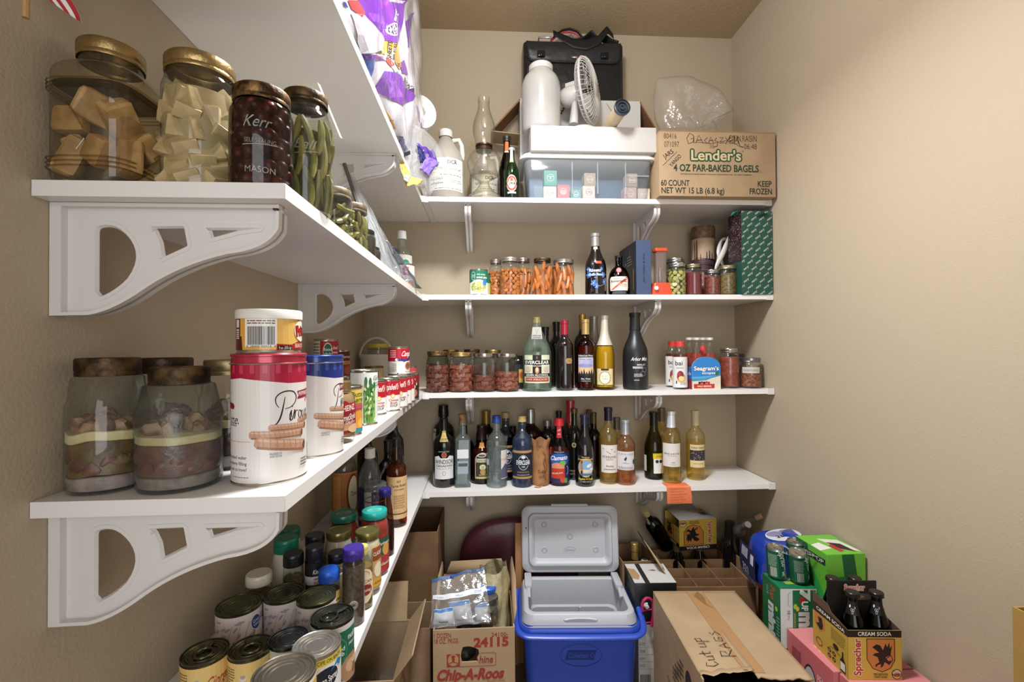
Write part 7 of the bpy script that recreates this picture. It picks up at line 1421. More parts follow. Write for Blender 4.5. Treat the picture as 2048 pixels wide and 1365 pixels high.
mx0 = Matrix.Translation(C0)@q
part('motor_housing', G().lathe([(0, -.118), (.022, -.116), (.036, -.105), (.041, -.085), (.042, -.045), (.036, -.030), (.02, -.026), (0, -.026)], 32, mx=mx0), FW, t)
g = G(); g.box(-.012, .012, .036, .055, -.09, -.05, mx=mx0); part('oscillation_knob', g, FW, t)
def cage(g, side):
 for i in range(44):
  a = 2*PI*i/44; pts = []
  for k in range(7):
   s_ = k/6; rr = R0*(.22+.78*math.sin(PI/2*s_)**.9) if k else R0*.2; pts.append((math.cos(a)*rr, math.sin(a)*rr, side*(.032*math.cos(PI/2*s_)**.7 if k < 6 else .004)))
  g.tube(pts, .0012, 4, mx=mx0, caps=False)
 for rr, zz in ((R0*.55, .029), (R0*.8, .022)): g.tube([(math.cos(2*PI*i/40)*rr, math.sin(2*PI*i/40)*rr, side*zz) for i in range(40)], .0012, 4, closed=True, mx=mx0)
 return g
part('front_grille', cage(G(), 1), FW, t, kind='stuff'); part('rear_grille', cage(G(), -1), FW, t, kind='stuff')
part('grille_ring', G().tube([(math.cos(2*PI*i/48)*R0, math.sin(2*PI*i/48)*R0, 0) for i in range(48)], .0048, 8, closed=True, mx=mx0), FW, t)
part('grille_hub', G().lathe([(0, .030), (R0*.22, .030), (R0*.22, .034), (R0*.18, .037), (0, .038)], 28, mx=mx0), FW, t)
for i in range(3):
 a0 = 2*PI*i/3
 def bl(u, v): rr = R0*(.16+.66*v); a = a0+(u-.5)*1.5*(.6+.4*v); return tuple(mx0@Vector((rr*math.cos(a), rr*math.sin(a), (u-.5)*.028)))
 part('blade', G().sheet(bl, 8, 8), M('#cfd2d4', .3, alpha=1.), t, solid=.0012)
# paper tube with dark plug
ta = at(1245, 214, Y=-.395); tb = Vector(((at(1230, 250, Y=-.30)).x-.018, -.17, ZW+.021)); ta = Vector((ta.x, -.395, ta.z))
t = thing('paper_roll', 'rolled paper tube with a dark plastic end plug, sticking out over the white carton', 'roll', tb.x, tb.y, ZW, 0); off = Vector((tb.x, tb.y, ZW))
dr = (ta-tb).normalized(); q = dr.to_track_quat('Z', 'Y').to_matrix().to_4x4(); L = (ta-tb).length; mx1 = Matrix.Translation(tb-off)@q
part('tube', G().lathe([(0, 0), (.0255, 0), (.0255, L-.004), (.0255, L-.002)], 36, mx=mx1), M('#c9b894', .55), t)
g = G().lathe([(.0265, L-.012), (.0305, L-.010), (.0315, L), (.0285, L+.002), (.0275, L-.004), (.021, L-.004), (.0205, L+.001), (.018, L+.001), (.0175, L-.005), (.011, L-.005), (.0105, L+.001), (.006, L+.001), (.005, L-.004), (0, L-.004)], 36, mx=mx1)
part('end_plug', g, M('#2f3a44', .35), t, 'dark blue grey plug')
# black bag
Yq = -.108; XL4 = at(1047, 150, Y=Yq).x; XR4 = at(1248, 150, Y=Yq).x; w4 = XR4-XL4; z0 = ZL+hb-.0055; h4 = topz(1150, 84, Yq)-z0
t = thing('black_bag', 'black nylon briefcase bag with folded strap, standing on the open carton', 'bag', (XL4+XR4)/2, Yq+.045, z0, 0)
NY = M('#17191c', .30, bump=.0035, bs=22., spec=.5); STR = M('#0b0b0d', .6)
part('bag_body', G().rbox(w4, .09, h4, .02, .008, k=5), NY, t)
def flapf(u, v):
 x_ = (u-.5)*w4*.94; e = 1-.32*max(0, (abs(u-.5)*2-.86)/.14)**2
 z_ = h4*(1.005-.345*v*e); y_ = -.047-.006*math.sin(PI*min(1, v*1.1))+.001*noise.noise(Vector((u*6, v*4, 0)))
 if v < .06: y_ = -.047+.04*(1-v/.06)
 return (x_, y_, z_)
ff_ = part('front_flap', G().sheet(flapf, 34, 18), M('#202226', .32, bump=.002, bs=26.), t, solid=.003)
part('flap_binding', G().tube([tuple(Vector(flapf(u/24, 1))+Vector((0, -.002, 0))) for u in range(25)], .0035, 6), STR, t)
g = G().tube([(-w4*.47, -.045, .02), (-w4*.47, -.045, h4*.93)], .003, 6).tube([(w4*.47, -.045, .02), (w4*.47, -.045, h4*.93)], .003, 6).tube([(-w4*.47, -.046, .012), (w4*.47, -.046, .012)], .003, 6); part('edge_piping', g, STR, t, kind='stuff')
for sx in (-1, 1): g = G().rbox(.034, .010, .026, .006, .003, k=3); g.v = [(a+sx*w4*.30-.012*(sx < 0), b-.058, c+h4*.715) for a, b, c in g.v]; g.ball((sx*w4*.30-.012*(sx < 0), -.0635, h4*.735), (.008, .004, .007), 10); part('snap_buckle', g, M('#26282a', .2, .5), ff_)
d = D(); d.rect(-.013, h4*.71, .013, h4*.735, '#c9c5bc'); d.rect(.003, h4*.715, .013, h4*.73, '#b0473c'); d.rect(-.013, h4*.712, -.006, h4*.733, '#3f6a5a'); d.build('maker_tag', t, flat((0, -.056, 0), (1, 0, 0), (0, 0, 1)))
hx = lambda px, py: (at(px, py, Y=Yq+.04).x-t.location.x, .0, topz(px, py, Yq+.04)-z0)
part('handle', G().tube([hx(1104, 78), hx(1112, 68), hx(1125, 59), hx(1140, 56), hx(1155, 61), hx(1166, 74)], .0065, 8, flat=.6), STR, t)
part('handle_lining', G().tube([tuple(Vector(p)+Vector((0, -.005, -.006))) for p in (hx(1102, 80), hx(1112, 70), hx(1125, 63), hx(1140, 61), hx(1154, 66), hx(1163, 76))], .0038, 8), M('#a8283a', .5), t, 'red handle lining')
part('strap_ring', G().tube([hx(1077, 82), hx(1078, 74), hx(1090, 73), hx(1101, 74), hx(1103, 81)], .004, 6), M('#8a8a8c', .25, .9), t)
def strapf(u, v):
 P0 = [hx(1104, 76), hx(1120, 88), hx(1140, 100), hx(1165, 104), hx(1190, 94), hx(1208, 72), hx(1222, 84)]
 k = u*(len(P0)-1); i = min(int(k), len(P0)-2); p = Vector(P0[i]).lerp(Vector(P0[i+1]), k-i)
 return tuple(p+Vector((.006*math.sin(3*u), -.046-.012*math.sin(PI*u)+.010*v, (v-.5)*.052*(.5+.5*math.sin(PI*u)))))
part('shoulder_strap', G().sheet(strapf, 30, 5), STR, t, solid=.002)
def strap2(u, v):
 P0 = [hx(1150, 82), hx(1168, 76), hx(1182, 64), hx(1197, 78), hx(1206, 70), hx(1222, 82), hx(1236, 86)]
 k = u*(len(P0)-1); i = min(int(k), len(P0)-2); p = Vector(P0[i]).lerp(Vector(P0[i+1]), k-i)
 return tuple(p+Vector((0, -.02+.03*v, -.022*v)))
part('shoulder_strap', G().sheet(strap2, 30, 5), STR, t, solid=.002)
g = G().tube([hx(1137, 78), hx(1142, 66), hx(1149, 78)], [.006, .004, .006], 6, flat=.3); part('paper_corner', g, KRAFT, t)
# bagel carton
Yf = -.334; XL = at(1319, 392, Y=Yf).x; XR = W-.010; h = topz(1430, 264, Yf)-Z1; w_ = XR-XL; dp = .30
t = thing('bagel_carton', 'large brown corrugated carton of frozen bagels with green and black print', 'box', (XL+XR)/2, Yf+dp/2, Z1, 0)
g = G(); A, B = w_/2, dp/2; part('carton_body', G().rbox(w_, dp, h, .003, .002, k=2), KRAFT, t)
part('top_flap_edges', G().box(-A, A, -B-.0006, -B+.004, h-.001, h+.0022).box(-A-.0005, -A+.003, -B, B, h-.001, h+.0022), M('#9a7850', .8), t, kind='stuff')
d = D(); U = lambda px: at(px, 330, Y=Yf).x-t.location.x; V = lambda py: topz(1430, py, Yf)-Z1
c = lambda x: 1260+x/4.265; e = lambda y: 100+y/4.265
def T_(s, x0, x1, yc, ch, col, **k): d.text(s, (U(c(x0))+U(c(x1)))/2, V(e(yc)), abs(V(e(0))-V(e(ch))), col, w=U(c(x1))-U(c(x0)), **k)
BK = '#1f2a22'
T_('80416', 290, 400, 742, 42, '#5a4630'); T_('071097', 293, 420, 812, 46, '#5a4630'); T_('CINN.RAISIN', 845, 1082, 752, 52, '#4a3a2a'); T_('06:48', 975, 1083, 820, 44, '#4a3a2a'); T_('36', 680, 720, 822, 34, '#6a5238')
T_("Lender's", 525, 945, 900, 82, '#c8b08c', bold=.04, out='#1f4a30', ow=.15, res=4); T_('4 OZ PAR-BAKED BAGELS', 372, 1095, 1010, 56, '#22382a', bold=.05); T_('DISTRIBUTED BY BAGEL BAKERY, CHICAGO, ILLINOIS 60601 U.S.A.  ALL RIGHTS RESERVED', 430, 1037, 1063, 9, '#3a3024', bold=.03)
T_('60 COUNT', 263, 505, 1140, 48, BK, bold=.03); T_('NET WT 15 LB (6.8 kg)', 266, 800, 1203, 48, BK, bold=.03); T_('KEEP', 1088, 1204, 1138, 48, BK, bold=.03); T_('FROZEN', 1018, 1206, 1203, 48, BK, bold=.03)
def scr(pts, wd=.0022, col='#2a1f1a'): d.line([(U(c(a)), V(e(b))) for a, b in pts], wd, col)
# felt pen scribbles
scr([(545, 735), (510, 715), (485, 760), (500, 805), (540, 790), (545, 755), (520, 765)]); scr([(545, 740), (548, 800)]); scr([(560, 800), (590, 730), (625, 800)]); scr([(572, 775), (615, 770)]); scr([(660, 750), (635, 775), (660, 800)]); scr([(670, 800), (690, 745), (715, 795)]); scr([(680, 775), (710, 772)]); scr([(740, 750), (722, 775), (750, 780), (745, 820), (715, 830)]); scr([(765, 750), (800, 745), (770, 780), (810, 790), (765, 795)]); scr([(815, 745), (850, 790), (815, 800), (855, 740)]); scr([(860, 770), (855, 800), (880, 790), (875, 760), (860, 775)]); scr([(890, 730), (895, 800), (925, 795), (915, 740), (940, 820), (970, 825)]); scr([(840, 760), (900, 725), (880, 800), (930, 740)]); scr([(560, 790), (700, 800), (830, 770), (960, 830)], .0012)
d.text('JARS', U(c(325)), V(e(895)), .017, '#2a1f1a', w=.045, rot=.62); scr([(278, 995), (400, 875)], .0012); d.text('YANGO', U(c(385)), V(e(950)), .015, '#2a1f1a', w=.058, rot=.80)
d.text('R', U(c(963)), V(e(862)), .0035, '#22382a'); d.ring(U(c(963)), V(e(862)), .004, .004, .0006, '#22382a', 14); d.ring(U(c(1108)), V(e(1034)), .005, .005, .0006, '#22382a', 14)
d.build('carton_print', t, flat((0, -B, 0), (1, 0, 0), (0, 0, 1)), rough=.7)
# clear plastic bag on the carton
cx_, cz_ = at(1385, 215, Y=-.2).x, Z1+h
t = thing('plastic_bag', 'crumpled clear plastic bag sitting on the bagel carton', 'plastic bag', cx_, -.19, cz_+.0024, 0)
OUTL = [(1322, 262), (1313, 235), (1310, 190), (1317, 156), (1345, 151), (1380, 150), (1410, 163), (1440, 178), (1455, 200), (1470, 221), (1440, 235), (1432, 248), (1436, 262)]
OL = [(at(px, py, Y=-.2).x-cx_, topz(px, py, -.2)-cz_-.0024) for px, py in OUTL]
cenx, cenz = .0, .045
def bagf(u, v):
 k = u*(len(OL)-1); i = min(int(k), len(OL)-2); q = k-i; ox = OL[i][0]*(1-q)+OL[i+1][0]*q; oz = max(OL[i][1]*(1-q)+OL[i+1][1]*q, 0)
 s_ = math.sin(PI*v); x_ = ox*s_+cenx*(1-s_); z_ = oz*s_+cenz*(1-s_); y_ = -math.cos(PI*v)*.075
 n_ = Vector((noise.noise(Vector((u*6, v*4, 1))), noise.noise(Vector((u*7, v*5, 4))), noise.noise(Vector((u*6, v*6, 8)))))*.011
 return (x_+n_.x, y_+n_.y, max(0.0005, z_+n_.z*(z_ > .004)))
FILM = GL('#ffffff', '#f6f6f4', .06, 1.6, .07, '#f4f2ee', .006, 38.)
part('film', G().sheet(bagf, 60, 26), FILM, t, ang=15)
R_ = random.Random(4); g = G()
for k in range(16):
 px, py = R_.uniform(-.08, .06), R_.uniform(0, .025); g.add([(px+R_.uniform(-.02, .02), R_.uniform(-.05, .04), max(.001, py+R_.uniform(-.012, .02))) for _ in range(4)], [(0, 1, 2), (0, 2, 3)])
part('crumpled_bottom', g, GL('#f0f0f0', None, .1, 5., .22, '#d8d6d4'), t, ang=5, kind='stuff')
# ================================================================ top left shelf: wrapped toilet rolls, little flag
t = thing('toilet_roll_pack', 'torn purple and clear plastic pack of toilet rolls on the top left shelf', 'toilet roll pack', .16, -.85, Z1)
O3 = Vector((.16, -.85, Z1)); XF = .296
def px3(x, y): q = at(x, y, X=XF); return (q.y, q.z)
def bulge(y_, z_):
 e = max(0, min(1, (y_+1.48)/.12)); f = max(0, min(1, (-.30-y_)/.10)); b = math.sqrt(max(0, 1-(1-f)**2))
 tz = max(0, min(1, (z_-Z1)/.05)); tt = max(0, min(1, (2.60-z_)/.10))
 n_ = .016*noise.noise(Vector((y_*5, z_*5, 2)))+.010*noise.noise(Vector((y_*13, z_*11, 5)))
 return .02+(XF+.012-.02+n_)*b*(.92+.08*math.sqrt(tz))*(.6+.4*math.sqrt(tt))
def pkf(u, v): y_ = -1.48+1.18*u; z_ = Z1+.0015+.70*v; return (bulge(y_, z_)-O3.x, y_-O3.y, z_-O3.z)
part('wrapper', G().sheet(pkf, 90, 54), M('#cfcbd2', .25, coat=.5), t, ang=80)
g = G().box(.02-O3.x, XF-.04-O3.x, -1.47-O3.y, -.36-O3.y, .001, .60); part('roll_stack', g, M('#d9d6d2', .8), t)
d = D(); A1 = lambda P: [px3(680+x/6.205, y/6.205) for x, y in P]; A2 = lambda P: [px3(740+x/6.5, 190+y/6.5) for x, y in P]
PU, PU2, YE = '#6a2596', '#4c1c78', '#d59f3c'
d.poly(A1([(175, 0), (120, -300), (760, -300), (765, 0), (745, 50), (690, 520), (665, 545), (490, 495), (235, 185)]), PU)
d.poly(A1([(235, 185), (490, 495), (460, 640), (260, 670), (130, 160)]), '#bdb6c2'); d.poly(A1([(260, 150), (480, 200), (500, 320), (330, 270)]), '#7f43b5'); d.poly(A1([(390, 10), (510, 10), (450, 160)]), '#8a3a9c'); d.poly(A1([(300, 250), (520, 330), (500, 400), (400, 380)]), '#5b1f88')
d.poly(A1([(100, 0), (170, 0), (245, 160), (205, 215), (130, 110)]), '#b83a3c'); d.poly(A1([(60, 20), (85, 25), (110, 100), (80, 80)]), '#2a3f86')
d.poly(A1([(530, -10), (745, 10), (720, 40), (535, 15)]), '#d9d9dc'); d.poly(A1([(470, 500), (670, 555), (655, 640), (600, 730), (455, 660)]), '#c78f3a'); d.poly(A1([(510, 570), (610, 600), (570, 725), (480, 690)]), '#dcd4c4')
d.poly(A1([(385, 660), (450, 625), (455, 665)]), '#1a161c'); d.poly(A1([(255, 670), (420, 680), (500, 750), (290, 745)]), PU2); d.poly(A1([(420, 670), (520, 700), (650, 880), (590, 900), (500, 760)]), '#e2d8d0'); d.poly(A1([(440, 690), (520, 720), (590, 800), (540, 830), (500, 760)]), '#b53a34')
d.poly(A1([(620, 640), (700, 690), (720, 790), (650, 860), (600, 760)]), '#c98e4a'); d.poly(A1([(300, 750), (400, 750), (420, 1000), (340, 960)]), '#3a56a0'); d.poly(A1([(490, 880), (640, 900), (870, 1190), (740, 1330), (600, 1240), (480, 1130)]), PU); d.poly(A1([(520, 1000), (620, 1000), (700, 1200), (580, 1210)]), '#8a4ab8'); d.poly(A1([(740, 950), (850, 1130), (820, 1150), (735, 1010)]), '#23202a')
d.poly(A1([(770, 260), (860, 150), (830, 420), (800, 590), (760, 580)]), '#7436a6'); d.poly(A1([(660, 850), (740, 740), (780, 930), (700, 900)]), PU)
d.poly(A2([(75, 70), (190, 110), (325, 440), (290, 490), (170, 300)]), YE); d.poly(A2([(180, 310), (290, 330), (280, 370), (210, 370)]), '#c4483c'); d.poly(A2([(520, 120), (560, 200), (640, 360), (690, 420), (640, 470), (560, 340)]), '#7a3fa6'); d.poly(A2([(340, 530), (400, 540), (500, 740), (470, 740)]), '#27305e')
# lettering and mark
K1 = lambda x, y: px3(680+x/6.205, y/6.205)
cir = lambda k: [K1(580+k*math.cos(2*PI*i/24), 360+k*math.sin(2*PI*i/24)) for i in range(24)]
d.poly(cir(82), '#e8e0ee'); d.poly(cir(68), '#3b1a58'); d.poly(A1([(530, 370), (575, 310), (600, 345), (570, 405)]), '#e2dae8')
for k in range(4): d.poly(A1([(588, 345+18*k), (605, 338+18*k), (620, 348+18*k), (640, 340+18*k), (640, 347+18*k), (620, 356+18*k), (605, 346+18*k), (588, 353+18*k)]), '#e2dae8')
d.aff('SEPTIC', K1(597, 262), K1(640, 122), K1(573, 250), '#ece4f0', .05); d.aff('SAFE', K1(648, 282), K1(684, 172), K1(618, 272), '#ece4f0', .05)
d.aff('SHEETS', K1(540, 735), K1(560, 520), K1(505, 720), '#1c181c', .06); d.aff('PER ROLL', K1(590, 745), K1(610, 540), K1(560, 735), '#1c181c', .06)
d.aff('ROLLS', K1(790, 1105), K1(745, 985), K1(815, 1090), '#e8e0ee', .05); d.aff('=2X', K1(650, 850), K1(625, 780), K1(670, 840), '#2a2020', .05); d.aff('ULTRA STRONG', K1(700, 30), K1(560, 30), K1(700, 10), '#4a4a50', .03)
d.clip(-1.47, Z1+.002, -.315, 2.58)
d.build('wrapper_print', t, lambda u, v, o: (bulge(u, v)+o-O3.x, u-O3.y, v-O3.z), du=.022, dv=.022, base=.0012, rough=.25)
def flm(u, v): p = pkf(u, v); return (p[0]+.006+.006*max(0, noise.noise(Vector((u*12, v*6, 3))))+.0015*noise.noise(Vector((u*30, v*16, 3))), p[1], p[2])
FILM2 = GL('#ffffff', None, .04, 2.2, .012, '#f0f0f2', .003, 30.)
part('clear_film', G().sheet(flm, 110, 60), FILM2, t, ang=12)
q = at(838, 232, Y=-.36)
part('toilet_roll', G().lathe([(.018, -.05), (.06, -.05), (.062, -.045), (.062, .045), (.06, .05), (.018, .05), (.018, -.05)], 32, mx=Matrix.Translation((q.x-O3.x-.012, -.352-O3.y, q.z-O3.z))@Matrix.Rotation(.5, 4, 'Z')@Matrix.Rotation(PI/2, 4, 'X')), M('#dedbd7', .85, bump=.0005, bs=200.), t)
TAIL = [(790, 262), (820, 250), (845, 262), (868, 285), (890, 322), (893, 338), (880, 362), (868, 372), (852, 392), (843, 398), (838, 378), (815, 372), (796, 350), (785, 310), (790, 262)]
TY = lambda px: -.70+(px-785)*.0024
TL = [at(a, b, Y=TY(a)) for a, b in TAIL]; TC_ = at(835, 325, Y=TY(835))
def tailf(u, v):
 k = u*(len(TL)-1); i = min(int(k), len(TL)-2); q_ = k-i; p = TL[i].lerp(TL[i+1], q_)
 s_ = math.sin(PI*v); n_ = Vector((noise.noise(Vector((u*9, v*5, 1))), noise.noise(Vector((u*9, v*6, 4))), noise.noise(Vector((u*8, v*7, 8)))))*.010
 q = TC_.lerp(p, s_); return (q.x+.012+n_.x-O3.x-math.cos(PI*v)*.008, q.y-math.cos(PI*v)*.020+n_.y-O3.y, q.z+n_.z-O3.z)
part('torn_film_end', G().sheet(tailf, 70, 24), GL('#fdfdfd', None, .06, 2.6, .10, '#eeeef0', .006, 50.), t, ang=12)
def scrap(pts, Yc, mat, nm, seed, amp=.012):
 P = [at(a, b, Y=TY(a)+Yc+.345)+Vector((.012, 0, 0)) for a, b in pts]
 def f(u, v):
  p = P[0].lerp(P[1], u).lerp(P[3].lerp(P[2], u), v); return tuple(p-O3+Vector((0, amp*noise.noise(Vector((u*4, v*4, seed))), amp*.6*noise.noise(Vector((u*5, v*3, seed+5))))))
 part(nm, G().sheet(f, 14, 14), mat, t, solid=.0006, ang=20)
scrap([(826, 286), (862, 304), (870, 330), (842, 348)], -.35, M('#4a2a86', .25, coat=.5), 'purple_scrap', 1); scrap([(826, 290), (840, 300), (846, 328), (832, 325)], -.356, M('#222a5c', .25, coat=.5), 'purple_scrap', 2); scrap([(846, 312), (872, 324), (850, 352), (832, 338)], -.362, M('#7a62b8', .25, coat=.5), 'purple_scrap', 3)
scrap([(790, 328), (800, 324), (816, 354), (804, 374)], -.35, M('#d9b45c', .35), 'yellow_scrap', 4); scrap([(803, 350), (838, 360), (834, 368), (806, 372)], -.352, M('#dcbc68', .35), 'yellow_scrap', 5, .006)
scrap([(796, 307), (812, 301), (813, 309), (799, 314)], -.365, M('#17171a', .4), 'black_tab', 6, .002); scrap([(803, 350), (813, 352), (808, 366), (800, 360)], -.366, M('#9aa4cc', .4), 'printed_scrap', 7, .003)
# flag
t = thing('striped_flag', 'tip of a small red and white striped flag hanging beside the top left shelf end', 'flag', .05, -1.585, Z1)
F0 = Vector(t.location); FP = [at(60, -60, Y=-1.59), at(118, -60, Y=-1.59), at(160, 43, Y=-1.585), at(104, 5, Y=-1.59)]
def ff(u, v, o=0): p = FP[0].lerp(FP[1], u).lerp(FP[3].lerp(FP[2], u), v)-F0; return (p.x, p.y-o+.004*math.sin(v*6+u*3), p.z)
part('cloth', G().sheet(ff, 10, 16), M('#d9d2cc', .8), t)
d = D()
for a, b, c in ((0, .16, '#a3262f'), (.36, .56, '#a3262f'), (.78, 1, '#a3262f'), (.16, .36, '#ddd6d0'), (.56, .78, '#ddd6d0')): d.rect(a, 0, b, 1, c)
d.build('stripes', t, lambda u, v, o: ff(u, v, o), dv=.1, du=.25, rough=.8)
part('flag_stick', G().tube([tuple(FP[0]-F0+Vector((-.004, 0, -.05))), tuple(FP[0]-F0+Vector((-.004, 0, .12)))], .003, 8), M('#b08a5a', .6), t)
# ================================================================ floor: chair, cooler, cartons
t = thing('folding_chair', 'burgundy padded chair back leaning against the back wall behind the cooler', 'chair', .68, -.07, 0, 0)
BUR = M('#5a2630', .36, bump=.001, bs=30., col2='#63303a', ns=8.)
g = G(); vs = []; fs = []; n = 56; zc = .36
def ov(a, k=1.):
 c, s_ = math.cos(a), math.sin(a); e = 2/2.7; x_ = .262*k*math.copysign(abs(c)**e, c); z_ = (.205 if s_ > 0 else .17)*k*math.copysign(abs(s_)**e, s_); return x_, zc+z_
lv = [(.90, .022), (.98, .012), (1.0, 0), (.98, -.012), (.90, -.024), (.6, -.030), (.3, -.032)]
for k, yy in lv:
 for i in range(n): x_, z_ = ov(2*PI*i/n, k); vs.append((x_, yy, z_))
for l in range(len(lv)-1): fs += [(l*n+i, l*n+n+i, l*n+n+(i+1) % n, l*n+(i+1) % n) for i in range(n)]
fs += [tuple(range(n)), tuple((len(lv)-1)*n+i for i in range(n))[::-1]]
part('padded_back', g.add(vs, fs), BUR, t, ang=60)
d = D(); d.line([(-.16, .46), (-.02, .44), (.14, .40)], .0014, '#7d4a52'); d.line([(-.13, .44), (.02, .43), (.16, .36)], .0010, '#7d4a52'); d.build('scuff_marks', t, lambda u, v, o: (u, -.0335-o, v), base=.001)['kind'] = 'stuff'  # creases of the padding, drawn as thin paler lines
g = G().tube([(-.22, .012, .004), (-.23, .014, .25), (-.2, .016, .45)], .011, 10); part('leg', g, M('#1c1a1c', .4, .4), t)
g = G().tube([(.22, .012, .004), (.23, .014, .25), (.2, .016, .45)], .011, 10); part('leg', g, M('#1c1a1c', .4, .4), t)
part('cross_bar', G().tube([(-.22, .014, .20), (.22, .014, .20)], .010, 10), M('#1c1a1c', .4, .4), t)
# cooler
t = thing('cooler', 'blue picnic cooler with its grey lid open', 'cooler', .868, -.355, 0, -.06)
BL = M('#2c4fbc', .38, bump=.0003, bs=300.); GR = M('#b3b5bb', .42, bump=.0002, bs=300.)
w_, d_, h_ = .405, .285, .345
def shell(rows):
 vs = []
 for a, b, r_, z_ in rows: vs += [(x_, y_, z_) for x_, y_ in rrect(a, b, r_, 6)]
 return G().add(vs, [(l*28+i, l*28+(i+1) % 28, l*28+28+(i+1) % 28, l*28+28+i) for l in range(len(rows)-1) for i in range(28)])
g = shell([(w_*.88, d_*.88, .03, 0), (w_*.90, d_*.90, .032, .006), (w_, d_, .035, h_-.004)]); g.box(-w_*.42, w_*.42, -d_*.42, d_*.42, .001, .004)
part('body', g, BL, t)
part('band', shell([(w_, d_, .035, h_-.043), (w_+.024, d_+.020, .044, h_-.041), (w_+.026, d_+.022, .045, h_-.036), (w_+.026, d_+.022, .045, h_-.018), (w_+.020, d_+.016, .044, h_-.013), (w_-.002, d_-.002, .035, h_-.013)]), M('#2444a8', .35), t, 'blue band below the rim')
# grey frame with cavity
g = G(); zt = h_+.030; k = 6; iw, id_ = .355, .225
def ringv(w2, d2, r2, z): return [(x_, y_, z) for x_, y_ in rrect(w2, d2, r2, k)]
lv = [ringv(w_+.004, d_+.002, .04, h_-.012), ringv(w_-.002, d_-.004, .04, h_+.006), ringv(w_-.014, d_-.016, .04, zt-.003), ringv(w_-.022, d_-.024, .04, zt), ringv(iw+.010, id_+.010, .03, zt), ringv(iw, id_, .03, zt-.004), ringv(iw-.012, id_-.012, .03, zt-.10), ringv(iw-.030, id_-.030, .03, zt-.105), ringv(iw-.05, id_-.05, .03, .05)]
n = len(lv[0]); g.add([p for l in lv for p in l], [(l*n+i, l*n+(i+1) % n, l*n+n+(i+1) % n, l*n+n+i) for l in range(len(lv)-1) for i in range(n)]+[tuple((len(lv)-1)*n+i for i in range(n))])
part('liner', g, GR, t)
part('divider_rib', G().box(-.004+.03, .004+.03, id_/2-.03, id_/2-.008, .06, zt-.10), GR, t)
part('finger_grip', G().lathe([(0, -.003), (.055, -.003), (.060, 0), (.055, .003), (0, .003)], 32, mx=Matrix.Translation((.0, -d_/2+.003, h_+.012))@Matrix.Rotation(PI/2+.25, 4, 'X')@Matrix.Diagonal((1, .16, 1, 1))), M('#c4c6cb', .4), t)
for sx in (-1, 1): part('hinge_arm', G().rbox(.028, .10, .020, .006, .003, k=3).tube([(0, -.05, .004), (0, -.09, -.01)], .008, 8), GR, t, loc=(sx*(w_/2-.028), d_/2-.06, zt-.004))
# handle folded round the front
hp_ = [(-w_/2-.022, .02, h_+.035), (-w_/2-.024, -.03, h_+.005), (-w_/2-.020, -d_/2+.02, h_-.020), (-w_/2+.006, -d_/2-.018, h_-.028), (-w_/2+.06, -d_/2-.024, h_-.030), (0, -d_/2-.026, h_-.030), (w_/2-.06, -d_/2-.024, h_-.030), (w_/2-.006, -d_/2-.018, h_-.028), (w_/2+.020, -d_/2+.02, h_-.020), (w_/2+.024, -.03, h_+.005), (w_/2+.022, .02, h_+.035)]
sm = []
for i in range(len(hp_)-1):
 p0, p1, p2, p3 = [Vector(hp_[min(max(j, 0), len(hp_)-1)]) for j in (i-1, i, i+1, i+2)]
 for j in range(5): q = j/5; sm.append(.5*((2*p1)+(p2-p0)*q+(2*p0-5*p1+4*p2-p3)*q*q+(3*p1-p0-3*p2+p3)*q**3))
sm.append(Vector(hp_[-1])); part('handle', G().tube(sm, .011, 10, flat=.7), M('#2c4cb4', .35), t)
# badge moulded in relief, its lit and shaded edges painted in blues
def fr_(u, v, o): k_ = .90+.10*v/h_; return (u, -d_/2*k_-o, v)
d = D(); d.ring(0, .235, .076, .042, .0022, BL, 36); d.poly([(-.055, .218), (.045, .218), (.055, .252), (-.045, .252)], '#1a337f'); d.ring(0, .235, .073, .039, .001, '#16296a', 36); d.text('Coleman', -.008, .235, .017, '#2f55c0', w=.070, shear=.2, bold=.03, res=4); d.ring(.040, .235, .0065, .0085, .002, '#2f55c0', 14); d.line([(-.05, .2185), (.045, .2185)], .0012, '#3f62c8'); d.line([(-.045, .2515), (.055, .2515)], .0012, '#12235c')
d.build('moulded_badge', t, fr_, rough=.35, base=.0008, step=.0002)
g = G(); g.prism([(-w_*.27, 0), (w_*.27, 0), (w_*.23, .28), (-w_*.20, .28)], 0, .004, mx=Matrix.Translation((0, -d_/2*.90+.0015, .004))@Matrix.Rotation(PI/2-.045, 4, 'X')); part('raised_front_panel', g, BL, t)
# lid
lw, lh = .395, .262; mxl = Matrix.Translation((0, d_/2-.012, zt+.010))@Matrix.Rotation(PI/2-.10, 4, 'X')@Matrix.Translation((0, lh/2+.004, 0))
g = G(); kk = [(lw-.010, lh-.010, .030, -.030), (lw, lh, .034, -.026), (lw, lh, .034, -.004), (lw-.008, lh-.008, .032, 0), (lw-.052, lh-.052, .026, .002), (lw-.060, lh-.060, .024, .012), (lw-.074, lh-.074, .022, .013), (lw-.084, lh-.084, .020, .010), (lw-.108, lh-.108, .016, -.008)]
vs = []
for a, b, r_, z_ in kk: vs += [(x_, y_, z_) for x_, y_ in rrect(a, b, r_, k)]
g.add(vs, [(l*n+i, l*n+(i+1) % n, l*n+n+(i+1) % n, l*n+n+i) for l in range(len(kk)-1) for i in range(n)]+[tuple(range(n))[::-1], tuple((len(kk)-1)*n+i for i in range(n))], mx=mxl)
g.box(-.075, .075, lh/2-.004, lh/2+.006, -.024, -.004, mx=mxl)
LID = part('lid', g, GR, t, 'open grey lid with recessed inside')
